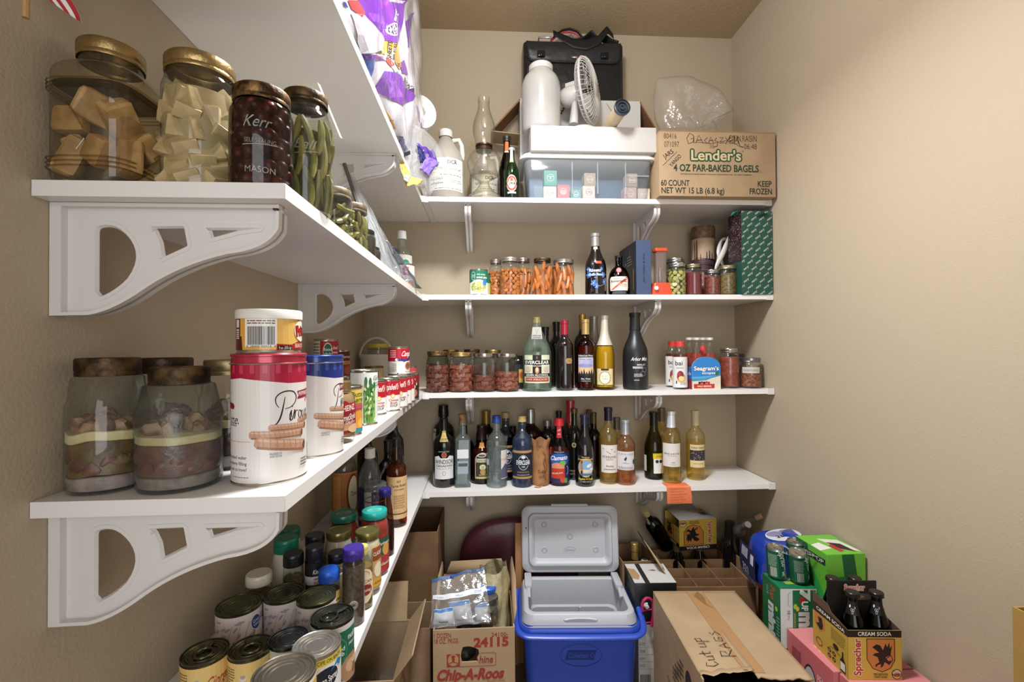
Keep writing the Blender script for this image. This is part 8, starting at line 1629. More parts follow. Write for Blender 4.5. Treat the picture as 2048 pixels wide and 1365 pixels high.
for x_, y_ in ((-.105, .055), (.105, .055), (-.105, -.045), (.105, -.045), (0, .008)):
 part('dimple', G().lathe([(.0125, .0005), (.0095, .0022), (.0065, .0012), (.0055, -.004), (0, -.004)], 20, mx=mxl@Matrix.Translation((x_, y_, -.0085))), M('#a4a6ab', .45), LID); part('dimple_hole', G().lathe([(0, -.0028), (.0054, -.0028)], 14, mx=mxl@Matrix.Translation((x_, y_, -.0085))), M('#4a4b4e', .6), LID)
d = D(); d.ring(0, -.045, .028, .015, .0018, '#c9cbd0', 26); d.ring(0, -.045, .0255, .013, .001, '#8f9196', 26); d.text('Coleman', 0, -.045, .007, '#8f9196', w=.036, bold=.02); d.ell(-lw/2+.018, .045, .003, .003, '#2a2a2c', 10)
d.build('lid_badge', LID, lambda u, v, o: tuple(mxl@Vector((u, v, (-.0078 if abs(u) < lw/2-.04 else .0012)+o))), base=.0005)
# carton of plastic bags
t = thing('cookie_carton', 'open brown cookie carton with red print and a torn hole, stuffed with plastic bags', 'box', .494, -.41, 0, 0)
w_, d_, h_ = .262, .365, .402; A, B = w_/2, d_/2
OL_ = [(-A, 0), (A, 0), (A, h_), (-A, h_)]
pc = lambda x, y: (at(x, y, Y=-.41-B).x-.494, topz(x, y, -.41-B))
c4 = lambda x, y: (700+x/3.64, 990+y/3.64)
HOLE = [pc(*c4(x, y)) for x, y in ((822, 1110), (860, 1104), (900, 1112), (935, 1128), (940, 1160), (925, 1190), (935, 1215), (870, 1220), (815, 1222), (806, 1180), (812, 1140))]
tri = tessellate_polygon([[Vector((x, z, 0)) for x, z in OL_], [Vector((x, z, 0)) for x, z in HOLE]]); fp = OL_+HOLE; n = len(fp); g = G()
vs = [(x, -B, z) for x, z in fp]+[(x, -B+.005, z) for x, z in fp]; fs = [tuple(q) for q in tri]+[tuple(i+n for i in q)[::-1] for q in tri]; m_ = len(HOLE)
fs += [(4+i, 4+(i+1) % m_, 4+(i+1) % m_+n, 4+i+n) for i in range(m_)]+[(i, (i+1) % 4, (i+1) % 4+n, i+n) for i in range(4)]; g.add(vs, fs)
part('front_panel', g, KRAFT, t)
g = G(); g.box(-A, A, B-.005, B, 0, h_).box(-A, -A+.005, -B+.005, B-.005, 0, h_).box(A-.005, A, -B+.005, B-.005, 0, h_).box(-A+.005, A-.005, -B+.005, B-.005, 0, .005); part('carton_walls', g, KRAFT, t)
for nm, vs in (('side_flap', [(A-.002, -B+.02, h_), (A-.002, B-.01, h_), (A+.010, B-.03, h_+.075), (A+.014, B-.18, h_+.070), (A+.008, -B+.05, h_+.03)]), ('side_flap', [(-A+.002, -B+.02, h_), (-A+.002, B-.01, h_), (-A-.002, B-.02, h_+.06), (-A-.006, B-.12, h_+.055), (-A+.001, -B+.04, h_+.012)]), ('back_flap', [(-A+.01, B-.002, h_), (A-.01, B-.002, h_), (A-.03, B+.012, h_+.05), (-A+.03, B+.012, h_+.045)])):
 part(nm, G().add(vs, [tuple(range(len(vs)))]), KRAFT, t, solid=.004)
d = D()
def TC(s, x0, x1, y, ch, col, **k): a = pc(*c4(x0, y)); b = pc(*c4(x1, y)); d.text(s, (a[0]+b[0])/2, a[1], pc(*c4(x0, y-ch/2))[1]-pc(*c4(x0, y+ch/2))[1], col, w=b[0]-a[0], **k)
RD = '#8f3a34'
TC('1 DOZEN', 614, 735, 1030, 34, RD, bold=.02); TC('18 OZ. PKGS.', 614, 793, 1071, 34, RD, bold=.02); TC('24100-', 1030, 1150, 1020, 28, RD, bold=.03); TC('24115', 905, 1150, 1078, 62, '#96332f', bold=.09)
q0 = pc(*c4(705, 1258)); q1 = pc(*c4(1062, 1148)); d.rect(q0[0], q0[1], pc(*c4(800, 1150))[0], q1[1], RD); e0 = pc(*c4(752, 1205)); d.ell(e0[0], e0[1], .017, .019, '#b08a5e'); d.ell(e0[0], e0[1]+.003, .005, .010, RD); d.ell(e0[0], e0[1]+.011, .007, .004, RD); d.line([(e0[0]-.012, e0[1]-.010), (e0[0], e0[1]-.006), (e0[0]+.012, e0[1]-.010)], .003, RD)
d.line([(pc(*c4(945, 1148))[0], q1[1]), (q1[0]-.004, q1[1]), (q1[0], q1[1]-.004), (q1[0], q0[1]+.004), (q1[0]-.004, q0[1]), (pc(*c4(800, 1256))[0], q0[1])], .0018, RD); TC('hine', 945, 1042, 1200, 52, RD, bold=.04, shear=.15)
TC('Chip-A-Roos', 640, 1120, 1318, 74, '#96332f', bold=.08, shear=.25, res=4); TC('DELICIOUS COOKIES', 1000, 1130, 1358, 12, RD)
d.build('carton_print', t, flat((0, -B, 0), (1, 0, 0), (0, 0, 1)), rough=.75)
g = G(); R_ = random.Random(6)
for k in range(7): g.ball((R_.uniform(-.06, .06), -B+.05+R_.uniform(0, .1), .16+.045*k), (.055, .04, .035), 12, nz=.6, seed=k)
part('dark_bag', g, M('#4f4c46', .25, bump=.003, bs=40.), t, kind='stuff')
# bags in the carton
bz = lambda x, y, Y: Vector((at(x, y, Y=Y).x, Y, topz(x, y, Y)))
GB = [(925, 1262), (985, 1180), (955, 1130), (990, 1121), (1010, 1135), (1022, 1165), (1029, 1215), (1030, 1258)]
o_ = thing('grocery_bag', 'tan plastic grocery bag crumpled in the cookie carton', 'plastic bag', .556, -.41, .25, 0)
def gbf(u, v):
 a = 2*PI*u; f = .5+.5*math.sin(a*6+2*noise.noise(Vector((u*5, 0, 0)))); rx = .066*(1-.15*v*v); ry = .125*(1-.3*v)
 nn = noise.noise(Vector((math.cos(a)*2.2, math.sin(a)*2.2, v*3.5)))
 z_ = v*.245+.022*math.sin(a+2.4)*v
 return (rx*math.cos(a)*(1+.18*nn)-.004*v, ry*math.sin(a)*(1+.2*nn)+.03*v, z_+.012*(f-.5)*v)
TAN = M('#a49a78', .35, bump=.004, bs=45., coat=.2)
part('bag_film', G().sheet(gbf, 64, 24, closed_u=True), TAN, o_, ang=25)
g = G().sheet(lambda u, v: tuple(Vector((-.065+.085*u, -.075+.02*math.sin(u*5), .13+.06*v+.012*noise.noise(Vector((u*5, v*5, 2)))))), 16, 10); part('foil_piece', g, M('#9c9080', .25, .4, bump=.003, bs=60.), o_)
o_ = thing('zip_bag', 'clear zip bag with blue seal draped in the front of the cookie carton', 'plastic bag', .45, -.53, .405, 0); OB = Vector((.45, -.53, .405))
ZP = [bz(864, 1160, -.50)-OB, bz(968, 1135, -.46)-OB, bz(983, 1245, -.585)-OB, bz(862, 1258, -.585)-OB]
def zf(u, v): p = ZP[0].lerp(ZP[1], u).lerp(ZP[3].lerp(ZP[2], u), v); return tuple(p+Vector((0, -.016*math.sin(PI*u)*math.sin(PI*v)+.006*noise.noise(Vector((u*5, v*6, 1))), .006*noise.noise(Vector((u*4, v*5, 6))))))
part('bag_film', G().sheet(zf, 26, 26), GL('#f6f6f6', None, .12, 1.3, .16, '#d6d6d8', .003, 50.), o_, ang=20)
d = D(); d.rect(0, -.01, 1, .045, '#2a4d80'); d.rect(.02, .34, .98, .43, '#d4d8de'); d.text('OPEN', .16, .385, .035, '#3a6aa8', w=.12); d.text('HEFTY', .5, .385, .035, '#3a6aa8', w=.12); d.text('CLOSE', .84, .385, .035, '#3a6aa8', w=.14)
zfo = lambda u, v, o: tuple(Vector(zf(u, v))+Vector((0, -o, o*.5)))
d.build('zip_and_print', o_, zfo, du=.05, dv=.05, base=.0008, step=.0002)
part('zip_slider', G().rbox(.012, .008, .010, .002, .001, k=2), M('#2a62b0', .3), o_, loc=tuple(Vector(zf(.38, .02))+Vector((0, -.004, -.002))))
for k, (P4, nm, tx) in enumerate([([(866, 1228), (905, 1222), (910, 1258), (864, 1258)], 'white snack packet at the left under the zip bag', 'Hefty'), ([(895, 1212), (938, 1206), (948, 1256), (902, 1258)], 'white snack packet with blue top edge in the middle of the carton', 'snack'), ([(936, 1215), (975, 1212), (980, 1256), (944, 1258)], 'white packet with navy stripe at the right under the zip bag', 'ok')]):
 Yk = -.594+.016*k
 q_ = [bz(a, b, Yk+.012*(i < 2)) for i, (a, b) in enumerate(P4)]; o0 = sum(q_, Vector())/4; o_ = thing('snack_packet', nm, 'packet', *o0, 0, 'white packets in the cookie carton')
 def sf(u, v, o=0.): p = q_[0].lerp(q_[1], u).lerp(q_[3].lerp(q_[2], u), v)-o0; return (p.x, p.y+.02-.012*math.sin(PI*u)*math.sin(PI*v)-o, p.z+.003*noise.noise(Vector((u*4, v*4, k))))
 part('packet_film', G().sheet(sf, 14, 12), M('#b9bcc2', .3), o_, solid=.001)
 d = D(); d.rect(.02, .02, .98, .16, '#3a78b8'); d.text('mini', .5, .75, .12, '#1f3a70', w=.4, shear=.2, bold=.02)
 if k == 2: d.rect(.05, .2, .3, .9, '#22305e')
 d.build('packet_print', o_, lambda u, v, o: sf(u, v, o), du=.1, dv=.12, base=.0012)
o_ = thing('blue_bottle_cap', 'blue lidded pot between the zip bag and the tan grocery bag', 'pot', .540, -.465, .385, 0)
part('pot_body', G().lathe([(0, 0), (.026, 0), (.030, .06), (.026, .075), (0, .075)], 24), M('#1f4a9c', .35), o_); part('pot_lid', G().lathe([(.029, .072), (.030, .074), (.030, .086), (.026, .09), (0, .09)], 24), M('#2a5cb8', .3), o_)
# open carton with upturned jars
t = tri_box('open_carton', 'open brown carton with a raised flap under the bottom left shelf, glass jars inside', .15, -.64, 0, .255, .29, .385, KRAFT, 0, flaps=[('r', .085, 52)], cat='box')
g = G(); g.box(.0, .115, .140, .144, .382, .50); g.v = [(a, b+.25*(c-.382), c) for a, b, c in g.v]; part('flap', g, KRAFT, t)
for i, (px, py) in enumerate(((724, 1352), (783, 1350))):
 q = at(px, py, Z=.325); o_ = thing('glass_jar', ('upturned glass jar in the open carton, left one', 'upturned glass jar in the open carton, right one')[i], 'jar', q.x, max(min(q.y, -.555), -.73), .006, 0, 'upturned jars in the carton')
 part('glass_body', G().lathe([(.030, 0), (.030, .02), (.034, .04), (.039, .06), (.040, .30), (.036, .316), (.020, .312), (0, .310)], 36), GL('#f4f6f4', '#b9c0bc', .02, 2., .03), o_)
tri_box('tall_carton', 'tall dark brown carton in the back left corner under the shelves', .205, -.165, 0, .29, .27, .60, M('#7a5c3e', .78, bump=.0004, bs=60., col2='#6e5136', ns=12.), 0, flaps=[('r', .045, -88)])
tri_box('low_carton', 'low brown carton between the open carton and the cookie carton', .205, -.392, 0, .27, .17, .34, KRAFTD, 0, flaps=[('b', .06, -80)])
# carton of rags
t = thing('rags_carton', 'taped brown carton marked cut up rags in black pen', 'box', 1.244, -.720, 0, -.062)
w_, d_, h_ = .284, .425, .45; A, B = w_/2, d_/2; th = .005
g = G(); g.box(-A, A, -B, B, 0, th).box(-A, A, -B, -B+th, th, h_-.02).box(-A, A, B-th, B, th, h_).box(-A, -A+th, -B+th, B-th, th, h_-.004).box(A-th, A, -B+th, B-th, th, h_-.004); part('carton_walls', g, KRAFT, t)
def flp(x0, x1, up, seed):
 def f(u, v):
  x_ = x0+(x1-x0)*u; y_ = -B+(2*B)*v; z_ = h_-.003+up*(1-v)**3*(u if x0 < 0 else 1-u)+.0012*noise.noise(Vector((u*3, v*5, seed)))
  if v < .06: y_ -= -.012*noise.noise(Vector((u*6, seed, 0)))-.0
  return (x_, y_+(.028 if x0 < 0 and v < .02 else 0), z_)
 return f
part('top_flap', G().sheet(flp(-A, -.002, .016, 1), 14, 26), KRAFT, t, solid=.004); part('top_flap', G().sheet(flp(.000, A, .004, 5), 14, 26), KRAFT, t, solid=.004)
d = D(); d.rect(-.028, -B*.92, .028, B, '#a8825a'); d.line([(-.028, -B*.9), (-.028, B)], .0008, '#8f6d48'); d.line([(.028, -B*.9), (.028, B)], .0008, '#8f6d48'); d.poly([(-.012, B*.86), (.012, B), (.02, B*.8), (.010, B*.62), (.028, B*.48), (.004, B*.6)], '#8a6844')
tf = lambda u, v, o: (u, v, Vector(flp(-A, -.002, .016, 1)((u+A)/(A-.002), (v+B)/(2*B))).z+.0022+o if u < -.001 else h_-.0008+.004*max(0, 1-(v+B)/(2*B))**3+o)
d.build('packing_tape', t, tf, du=.02, dv=.03, rough=.25, base=.0006)
d = D()
def hw(pts, sx, sy, ox, oy):
 d.line([(ox-(p[1]*sy), oy+p[0]*sx) for p in pts], .0022, '#2b2420')
L1 = [[(14, 22), (4, 26), (0, 12), (6, 0), (16, 6)], [(22, 16), (22, 2), (32, 2), (34, 16), (35, 0)], [(46, 26), (45, 2), (52, 2)], [(38, 16), (54, 17)], [(70, 16), (69, 2), (80, 2), (82, 16), (84, 0)], [(92, 16), (90, -12)], [(91, 14), (104, 16), (103, 4), (91, 3)]]
L2 = [[(0, 0), (4, 30)], [(2, 30), (20, 26), (18, 16), (4, 14), (24, 0)], [(30, 0), (40, 20), (50, 0)], [(34, 8), (47, 8)], [(74, 18), (60, 20), (58, 4), (72, 2), (72, 10), (64, 10)], [(96, 20), (84, 18), (98, 6), (82, 0)]]
for s_ in L1: hw(s_, .00115, .0013, -.080, -B+.042)
for s_ in L2: hw(s_, .00120, .0013, -.020, -B+.075)
d.build('handwriting', t, tf, du=.03, dv=.03, base=.0016)
d = D(); d.ell(.12, h_-.10, .030, .050, '#2a211b', 24, .2); d.ell(.12, h_-.10, .012, .024, '#8a6844', 12, .2); d.poly([(.128, h_-.12), (.150, h_-.09), (.128, h_-.075)], '#8a6844')
for k in range(4): d.lines(.045-.02*k, h_-.10-.02*k, .078-.02*k, h_-.055-.02*k, 3, '#54402e', sd=k)
d.text('RECYCLE', -.02, h_-.2, .010, '#54402e', w=.09, rot=-.3)
d.build('side_print', t, flat((-A, 0, 0), (0, -1, 0), (0, 0, 1)), rough=.75)
g = G()
for k in range(4): g.rbox(.115, .04, .03, .006, .003, k=2, mx=Matrix.Translation((-.065+.13*(k % 2), -B+.035+.05*(k//2), h_-.055)))
part('black_trays', g, M('#101012', .25), t, kind='stuff')
# divided bottle carton
t = thing('bottle_carton', 'open brown carton with crossed cardboard dividers for bottles', 'box', 1.402, -.222, 0, -.06)
w_, d_, h_ = .315, .325, .395; A, B = w_/2, d_/2
CIN = M('#8c6a48', .8, bump=.0004, bs=70., col2='#7c5c3c', ns=10.)
g = G(); g.box(-A, A, -B, -B+.005, 0, h_).box(-A, A, B-.005, B, 0, h_).box(-A, -A+.005, -B+.005, B-.005, 0, h_).box(A-.005, A, -B+.005, B-.005, 0, h_).box(-A+.005, A-.005, -B+.005, B-.005, 0, .2); part('carton_walls', g, CIN, t)
for i in (1, 2): x_ = -A+w_*i/3; part('divider', G().box(x_-.0015, x_+.0015, -B+.006, B-.006, .205, h_-.012), CIN, t)
for i in (1, 2, 3): y_ = -B+d_*i/4; part('divider', G().box(-A+.006, A-.006, y_-.0015, y_+.0015, .205, h_-.008), CIN, t)
f = G(); vs = [(-A+.002, -B+.01, h_), (-A+.002, B-.04, h_), (-A-.055, B-.05, h_+.10), (-A-.05, -B+.02, h_+.095)]; f.add(vs, [(0, 1, 2, 3)]); part('raised_flap', f, KRAFT, t, solid=.004)
d = D(); R_ = random.Random(5)
for y0, y1 in ((-.13, -.07), (.03, .10)): d.poly([(y0, .012), (y0+.012, .06), (y0+.004, .10), (y0+.03, .108), (y0+.042, .07), (y0+.036, .03), (y0+.046, .008)], '#d6d2cc')
nv = Vector((-.0525, 0, .0975)); d.build('torn_paper', t, flat((-A+.0045, 0, h_+.001), (0, 1, 0), tuple(nv)), base=.0035)
d = D(); d.poly([(0, 0), (.01, 0), (.01, .01)], '#d6d2cc')
# upended soda carrier with its inverted print
def sprecher(d, w, h, inv=False, side=False):
 YB = '#c2a544'; BK_ = '#1d1814'
 d.rect(-w/2, 0, w/2, h, YB); d.rect(-w/2, h*.86, w/2, h, BK_); d.text('CREAM SODA', 0, h*.93, h*.075, '#e6e0d2', w=w*.62, bold=.03)
 cx = w*.10; sh = [(cx-w*.24, h*.82), (cx+w*.26, h*.82), (cx+w*.26, h*.40), (cx+w*.18, h*.24), (cx+w*.03, h*.17), (cx-w*.14, h*.24), (cx-w*.24, h*.42)]
 d.poly([(cx+(p[0]-cx)*1.06, h*.5+(p[1]-h*.5)*1.05) for p in sh], BK_); d.poly(sh, '#c07a3c')
 q = lambda P: [(cx+w*a, h*b) for a, b in P]
 d.poly(q([(-.10, .30), (-.02, .36), (-.05, .46), (-.14, .50), (-.10, .54), (-.02, .55), (-.10, .62), (-.15, .66), (-.07, .72), (.0, .70), (.05, .60), (.10, .74), (.13, .66), (.17, .76), (.18, .64), (.22, .70), (.19, .50), (.10, .46), (.15, .38), (.20, .40), (.17, .30), (.08, .36), (.05, .28), (.0, .24), (.01, .32), (-.05, .30), (-.08, .25)]), BK_)
 d.line(q([(.12, .44), (.2, .5), (.23, .40), (.18, .34)]), w*.018, BK_)
 d.text('Sprecher', -w*.33, h*.46, h*.14, '#a8343c', w=h*.74, rot=PI/2, bold=.06, out='#e8d8a8', res=3)
 d.text('FIRE-BREWED', cx, h*.115, h*.04, BK_, w=w*.27, bold=.02); d.text('CRAFT SODA', cx, h*.06, h*.04, BK_, w=w*.25, bold=.02)
 if not side: d.ell(w*.40, h*.12, w*.095, h*.10, '#221c18'); d.ell(w*.40, h*.12, w*.08, h*.085, '#e0d6c0'); d.ell(w*.40, h*.10, w*.07, h*.045, '#b5702c'); d.text('HONEY', w*.40, h*.11, h*.055, '#221c18', w=w*.16, bold=.04); d.text('MADE', w*.40, h*.165, h*.03, '#221c18')
def sprside(d, w, h):
 d.rect(-w/2, 0, w/2, h, '#b89a40'); d.poly([(-w/2, h*.80), (w/2, h*.86), (w/2, h), (-w/2, h)], '#1d1814'); d.text('CREAM SODA', w*.02, h*.915, h*.07, '#e6e0d2', w=w*.8, bold=.03)
 d.poly([(-w*.45, h*.80), (-w*.12, h*.80), (-w*.12, h*.55), (-w*.28, h*.42), (-w*.45, h*.55)], '#c07a3c'); d.poly([(-w*.40, h*.56), (-w*.30, h*.62), (-w*.34, h*.74), (-w*.22, h*.76), (-w*.18, h*.62), (-w*.2, h*.52), (-w*.28, h*.48)], '#1d1814')
 d.lines(w*.05, h*.52, w*.44, h*.78, 10, '#7c6830'); d.ell(w*.18, h*.42, w*.08, h*.06, '#2a221c'); d.line([(w*.02, h*.33), (w*.15, h*.35), (w*.3, h*.32)], w*.01, '#2a221c')
 for a, b in ((.0, .24), (.0, .12), (.13, .24), (.13, .12)): d.ring(w*a, h*b, w*.05, h*.045, w*.022, '#2a221c', 14)
 d.poly([(w*.30, h*.04), (w*.44, h*.04), (w*.44, h*.26), (w*.39, h*.34), (w*.385, h*.46), (w*.355, h*.46), (w*.35, h*.34), (w*.30, h*.26)], '#221c18'); d.rect(w*.31, h*.08, w*.43, h*.24, '#d9d4c8')
 d.ring(-w*.3, h*.2, w*.1, h*.09, w*.02, '#8a4a34', 14)
w_ = .172; d_ = .125; h_ = .116; zc = .447
t = thing('soda_carrier', 'empty soda carrier turned upside down on the divided carton', 'drink carrier', 1.432, -.094, zc, .10)
A, B = w_/2, d_/2; g = G(); g.box(-A, A, -B, -B+.0015, 0, h_).box(-A, A, B-.0015, B, 0, h_).box(A-.0015, A, -B, B, 0, h_)
part('carrier_walls', g, M('#b89a40', .5), t)
part('end_panel', G().box(-A, -A+.0015, -B, B, 0, h_*.72), M('#b89a40', .5), t)
g = G(); vs = [(-A*.98, -B, h_), (A, -B, h_), (A*.80, B*.2, h_+.012), (A*.62, B*.2, h_+.006), (A*.55, B, h_+.02), (-A*1.0, B, h_+.016)]; g.add(vs, [tuple(range(6))]); part('base_panel', g, M('#cfcdca', .5), t, 'grey white base panel', solid=.0016)
d = D(); sprecher(d, w_, h_+.012); d.v = [(-x, h_-y, z) for x, y, z in d.v]; d.build('front_print', t, flat((0, -B, 0), (1, 0, 0), (0, 0, 1)))
d = D(); sprecher(d, d_, h_, side=True); d.v = [(-x, h_-y, z) for x, y, z in d.v]; d.clip(-d_/2, -.01, d_/2, h_*.72); d.build('side_print', t, flat((-A, 0, 0), (0, -1, 0), (0, 0, 1)))
d = D(); d.lines(-A*.7, -B*.5, A*.2, B*.3, 7, '#9a9896'); d.bars(A*.35, -B*.5, A*.75, 0, '#3a3836', 16); d.text('CREAM', -A*.3, B*.5, .006, '#6a6866'); d.build('base_print', t, lambda u, v, o: (u, v, h_+.0012+.008*(v+B)/(2*B)+o), base=.0016)
for i, x_ in enumerate((-.045, .045)):
 bottle('stored_bottle', ('dark bottle standing in the divided carton under the upturned soda carrier, left one', 'dark bottle standing in the divided carton under the upturned soda carrier, right one')[i], 1.412+x_*1.1, -.118+.0*i, .205, .034, .24, lambda r, h: [(0, 0), (r, .004), (r, h*.7), (r*.5, h*.85), (r*.45, h)], BLK, M('#5a4632', .5), .88, 1.1)
# tilted bottles behind
def tilted(label, tip, base, r, glass, cap, dec=None, capname='cork', cat='bottle', L=None):
 tip, base = Vector(tip), Vector(base); dv = tip-base; L = dv.length
 o_ = bottle('tilted_bottle', label, *base, r, L, bordeaux, glass, cap, .88, 1.2, 1.0, dec=dec, capname=capname)
 o_.rotation_mode = 'QUATERNION'; o_.rotation_quaternion = dv.to_track_quat('Z', 'Y'); return o_
tip = at(1289, 1021, Y=-.155); tilted('dark bottle lying tilted with a bluish neck label, left of the upturned soda carrier', tip, (1.335, -.065, .415), .034, GL('#4a5a4c', '#141a14', .015), M('#a99d6c', .5), lambda d, r, h: (d.rect(-r*.42, h*.72, r*.42, h*.86, '#3f8aa0'), d.rect(-r*.3, h*.74, r*.3, h*.84, '#c9a95c')))
bottle('dark_bottle', 'black capped bottle standing right of the upturned soda carrier', at(1457, 1060, Y=-.20).x+.022, -.17, .30, .030, topz(1457, 1046, -.18)-.30, lambda r, h: [(0, 0), (r, .004), (r, h*.55), (r*.7, h*.66), (r*.62, h)], BLK, M('#141416', .3), .72, 1.05, capname='screw_cap')
tip = at(1524, 1032, Y=-.20); tilted('clear bottle with cork lying tilted towards the right wall', tip, (1.555, -.075, .455), .026, SPC, M('#c4a488', .6))
tip = at(1496, 1050, Y=-.26); tilted('clear bottle with silver cap lying beneath the corked one', tip, (1.60, -.075, .452), .028, SPC, M('#a9a9a6', .3, .8), capname='screw_cap')
tri_box('bottle_box', 'brown carton in the back right corner holding loose bottles', 1.635, -.150, 0, .105, .27, .425, KRAFTD, 0)
# black and white carton with a gold corked bottle, small cartons below
t = thing('label_carton', 'white carton with printed product labels between the cooler and the rags carton', 'box', 1.150, -.345, 0, -.05)
part('carton_body', G().rbox(.115, .15, .285, .001, .0008, k=1), M('#cfcccb', .5), t)
d = D(); d.rect(-.0575, 0, .0575, .03, '#b0305c'); d.rect(-.0575, .03, .0575, .24, '#dad7d4')
for k, s_ in enumerate(('670', '358', '6241', '20125')): d.text(s_, -.044, .215-.026*k, .010, '#5a5654', w=.02); d.line([(-.0575, .203-.026*k), (.0575, .203-.026*k)], .0008, '#8a8684')
d.bars(-.052, .075, -.015, .105, '#2a2828', 14); d.lines(-.052, .04, .04, .07, 3, '#8a8684'); d.build('front_print', t, flat((0, -.075, 0), (1, 0, 0), (0, 0, 1)))
t = thing('black_carton', 'black carton with a torn white top beside the open cooler lid', 'box', 1.158, -.345, .2865, -.05)
part('carton_body', G().rbox(.155, .15, .150, .002, .001, k=2), M('#1b1c1e', .3, bump=.002, bs=25.), t)
d = D(); d.rect(-.077, -.074, .077, .074, '#c9c7c5'); d.rect(-.038, -.075, -.020, .075, '#26282a'); d.poly([(-.077, -.04), (-.055, -.05), (-.043, -.02), (-.05, .03), (-.077, .04)], '#a88a68'); d.poly([(.0, .02), (.02, .014), (.034, .02), (.02, .028)], '#8a6a4c'); d.build('torn_top_paper', t, flat((0, 0, .150), (1, 0, 0), (0, 1, 0)))
t = thing('pink_holder', 'magenta plastic holder hanging beside the black carton', 'holder', 1.118, -.452, .30, 0); MG = M('#b5245c', .35)
g = G().tube([(-.006+.020*math.cos(a), 0, .075+.026*math.sin(a)) for a in [PI*i/12 for i in range(13)]], .005, 8).tube([(.014, 0, .075), (.013, -.002, .04), (.006, -.003, .0)], .005, 8).tube([(-.026, 0, .075), (-.024, 0, .055)], .005, 8); part('hook', g, MG, t)
part('rods', G().tube([(-.02, .004, .055), (.05, .004, .06)], .0025, 6).tube([(-.02, .004, .01), (.05, .004, .014)], .0025, 6), MG, t, kind='stuff')
part('string', G().ball((-.012, -.006, .078), (.010, .006, .010), 10, nz=.8), M('#cfcac4', .8), t)
tri_box('small_open_carton', 'open brown carton behind the cooler holding a gold topped bottle', 1.155, -.150, 0, .140, .17, .43, KRAFTD, 0, flaps=[('b', .115, -84)])
bottle('sparkling_bottle', 'bottle with a domed gold cork top standing in the open carton behind the cooler', at(1270, 1090, Y=-.19).x, -.185, .25, .030, topz(1270, 1088, -.19)-.25, lambda r, h: [(0, 0), (r, .004), (r, h*.5), (r*.8, h*.6), (r*.42, h*.7), (r*.40, h*.86), (r*.47, h*.87), (r*.47, h)], BLK, M('#b3935a', .3, .7), .72, 1.1, capname='gold_foil')
bottle('white_capped_bottle', 'pale domed bottle top next to the gold corked bottle', 1.195, -.185, .25, .026, .165, lambda r, h: [(0, 0), (r, .004), (r, h*.7), (r*.8, h*.9), (r*.4, h)], M('#b9bcb6', .3), None)
t = tag(part('cardboard_sheet', G().rbox(.034, .006, .575, .002, .001, k=2), M('#a8794c', .75, bump=.0005, bs=50.)), 'narrow upright strip of brown cardboard left of the open cooler lid', 'cardboard')
t.location = (at(1046, 1100, Y=-.30).x-.006, -.172, .0005)
# right hand group: pouch, drink boxes, soda four pack
tri_box('plain_carton', 'plain brown carton under the blue dishwasher pouch', 1.63, -.475, 0, .115, .21, .425, KRAFTD, 0)
t = thing('pouch', 'shiny blue plastic pouch with white oval on top and red purple lower side', 'pouch', 1.588, -.475, .4265, -.15)
def pf2(u, v):
 a = 2*PI*u; c, s_ = math.cos(a), math.sin(a); e = .42; x_ = math.copysign(abs(c)**e, c); y_ = math.copysign(abs(s_)**e, s_); th_ = PI*(v-.5); ct = max(0., math.cos(th_))**.35; st = math.copysign(abs(math.sin(th_))**.6, math.sin(th_))
 n_ = 1+.06*noise.noise(Vector((x_*1.6, y_*1.6, st*2)))
 return (.092*x_*ct*n_+.010*st, .078*y_*ct*n_, .098+.098*st*(1+.10*x_))
PO = G().sheet(pf2, 48, 24, closed_u=True); PO.m = [1 if (sum(PO.v[i][2] for i in f)/4 < .045) else (2 if sum(PO.v[i][2] for i in f)/4 < .085 and sum(PO.v[i][0] for i in f)/4 > -.05 else 0) for f in PO.f]
part('pouch_film', PO, [M('#1a3aa0', .18, coat=.6), M('#b02a34', .25, coat=.5), M('#4a2a86', .2, coat=.5)], t, ang=60)
topm = lambda u, v, o: (u, v, .190+.018*u/.09-.9*(u*u+v*v)+o)
d = D(); d.ell(.015, .0, .058, .050, '#c9ced6'); d.ell(-.01, .012, .026, .022, '#8a84a8'); d.ell(.03, .016, .02, .02, '#7f7a9c'); d.text('blast', .02, -.018, .022, '#1c2234', w=.07, rot=PI, bold=.04); d.build('top_print', t, topm, du=.012, dv=.012, base=.006, step=.0003)
d = D(); d.rect(-.07, .03, .065, .15, '#1b2550'); d.bars(-.05, .105, .0, .14, '#c9ced8', 12); d.rect(.025, .10, .05, .135, '#c9ced8'); d.text('321', -.02, .065, .026, '#c9ced8', bold=.03); d.lines(-.06, .035, .06, .05, 2, '#8a94b4'); d.build('side_print', t, lambda u, v, o: (-.094-o-.012*math.cos((v-.098)*16)+.02*abs(u)*0, -u, v), du=.02, dv=.02, base=.004)
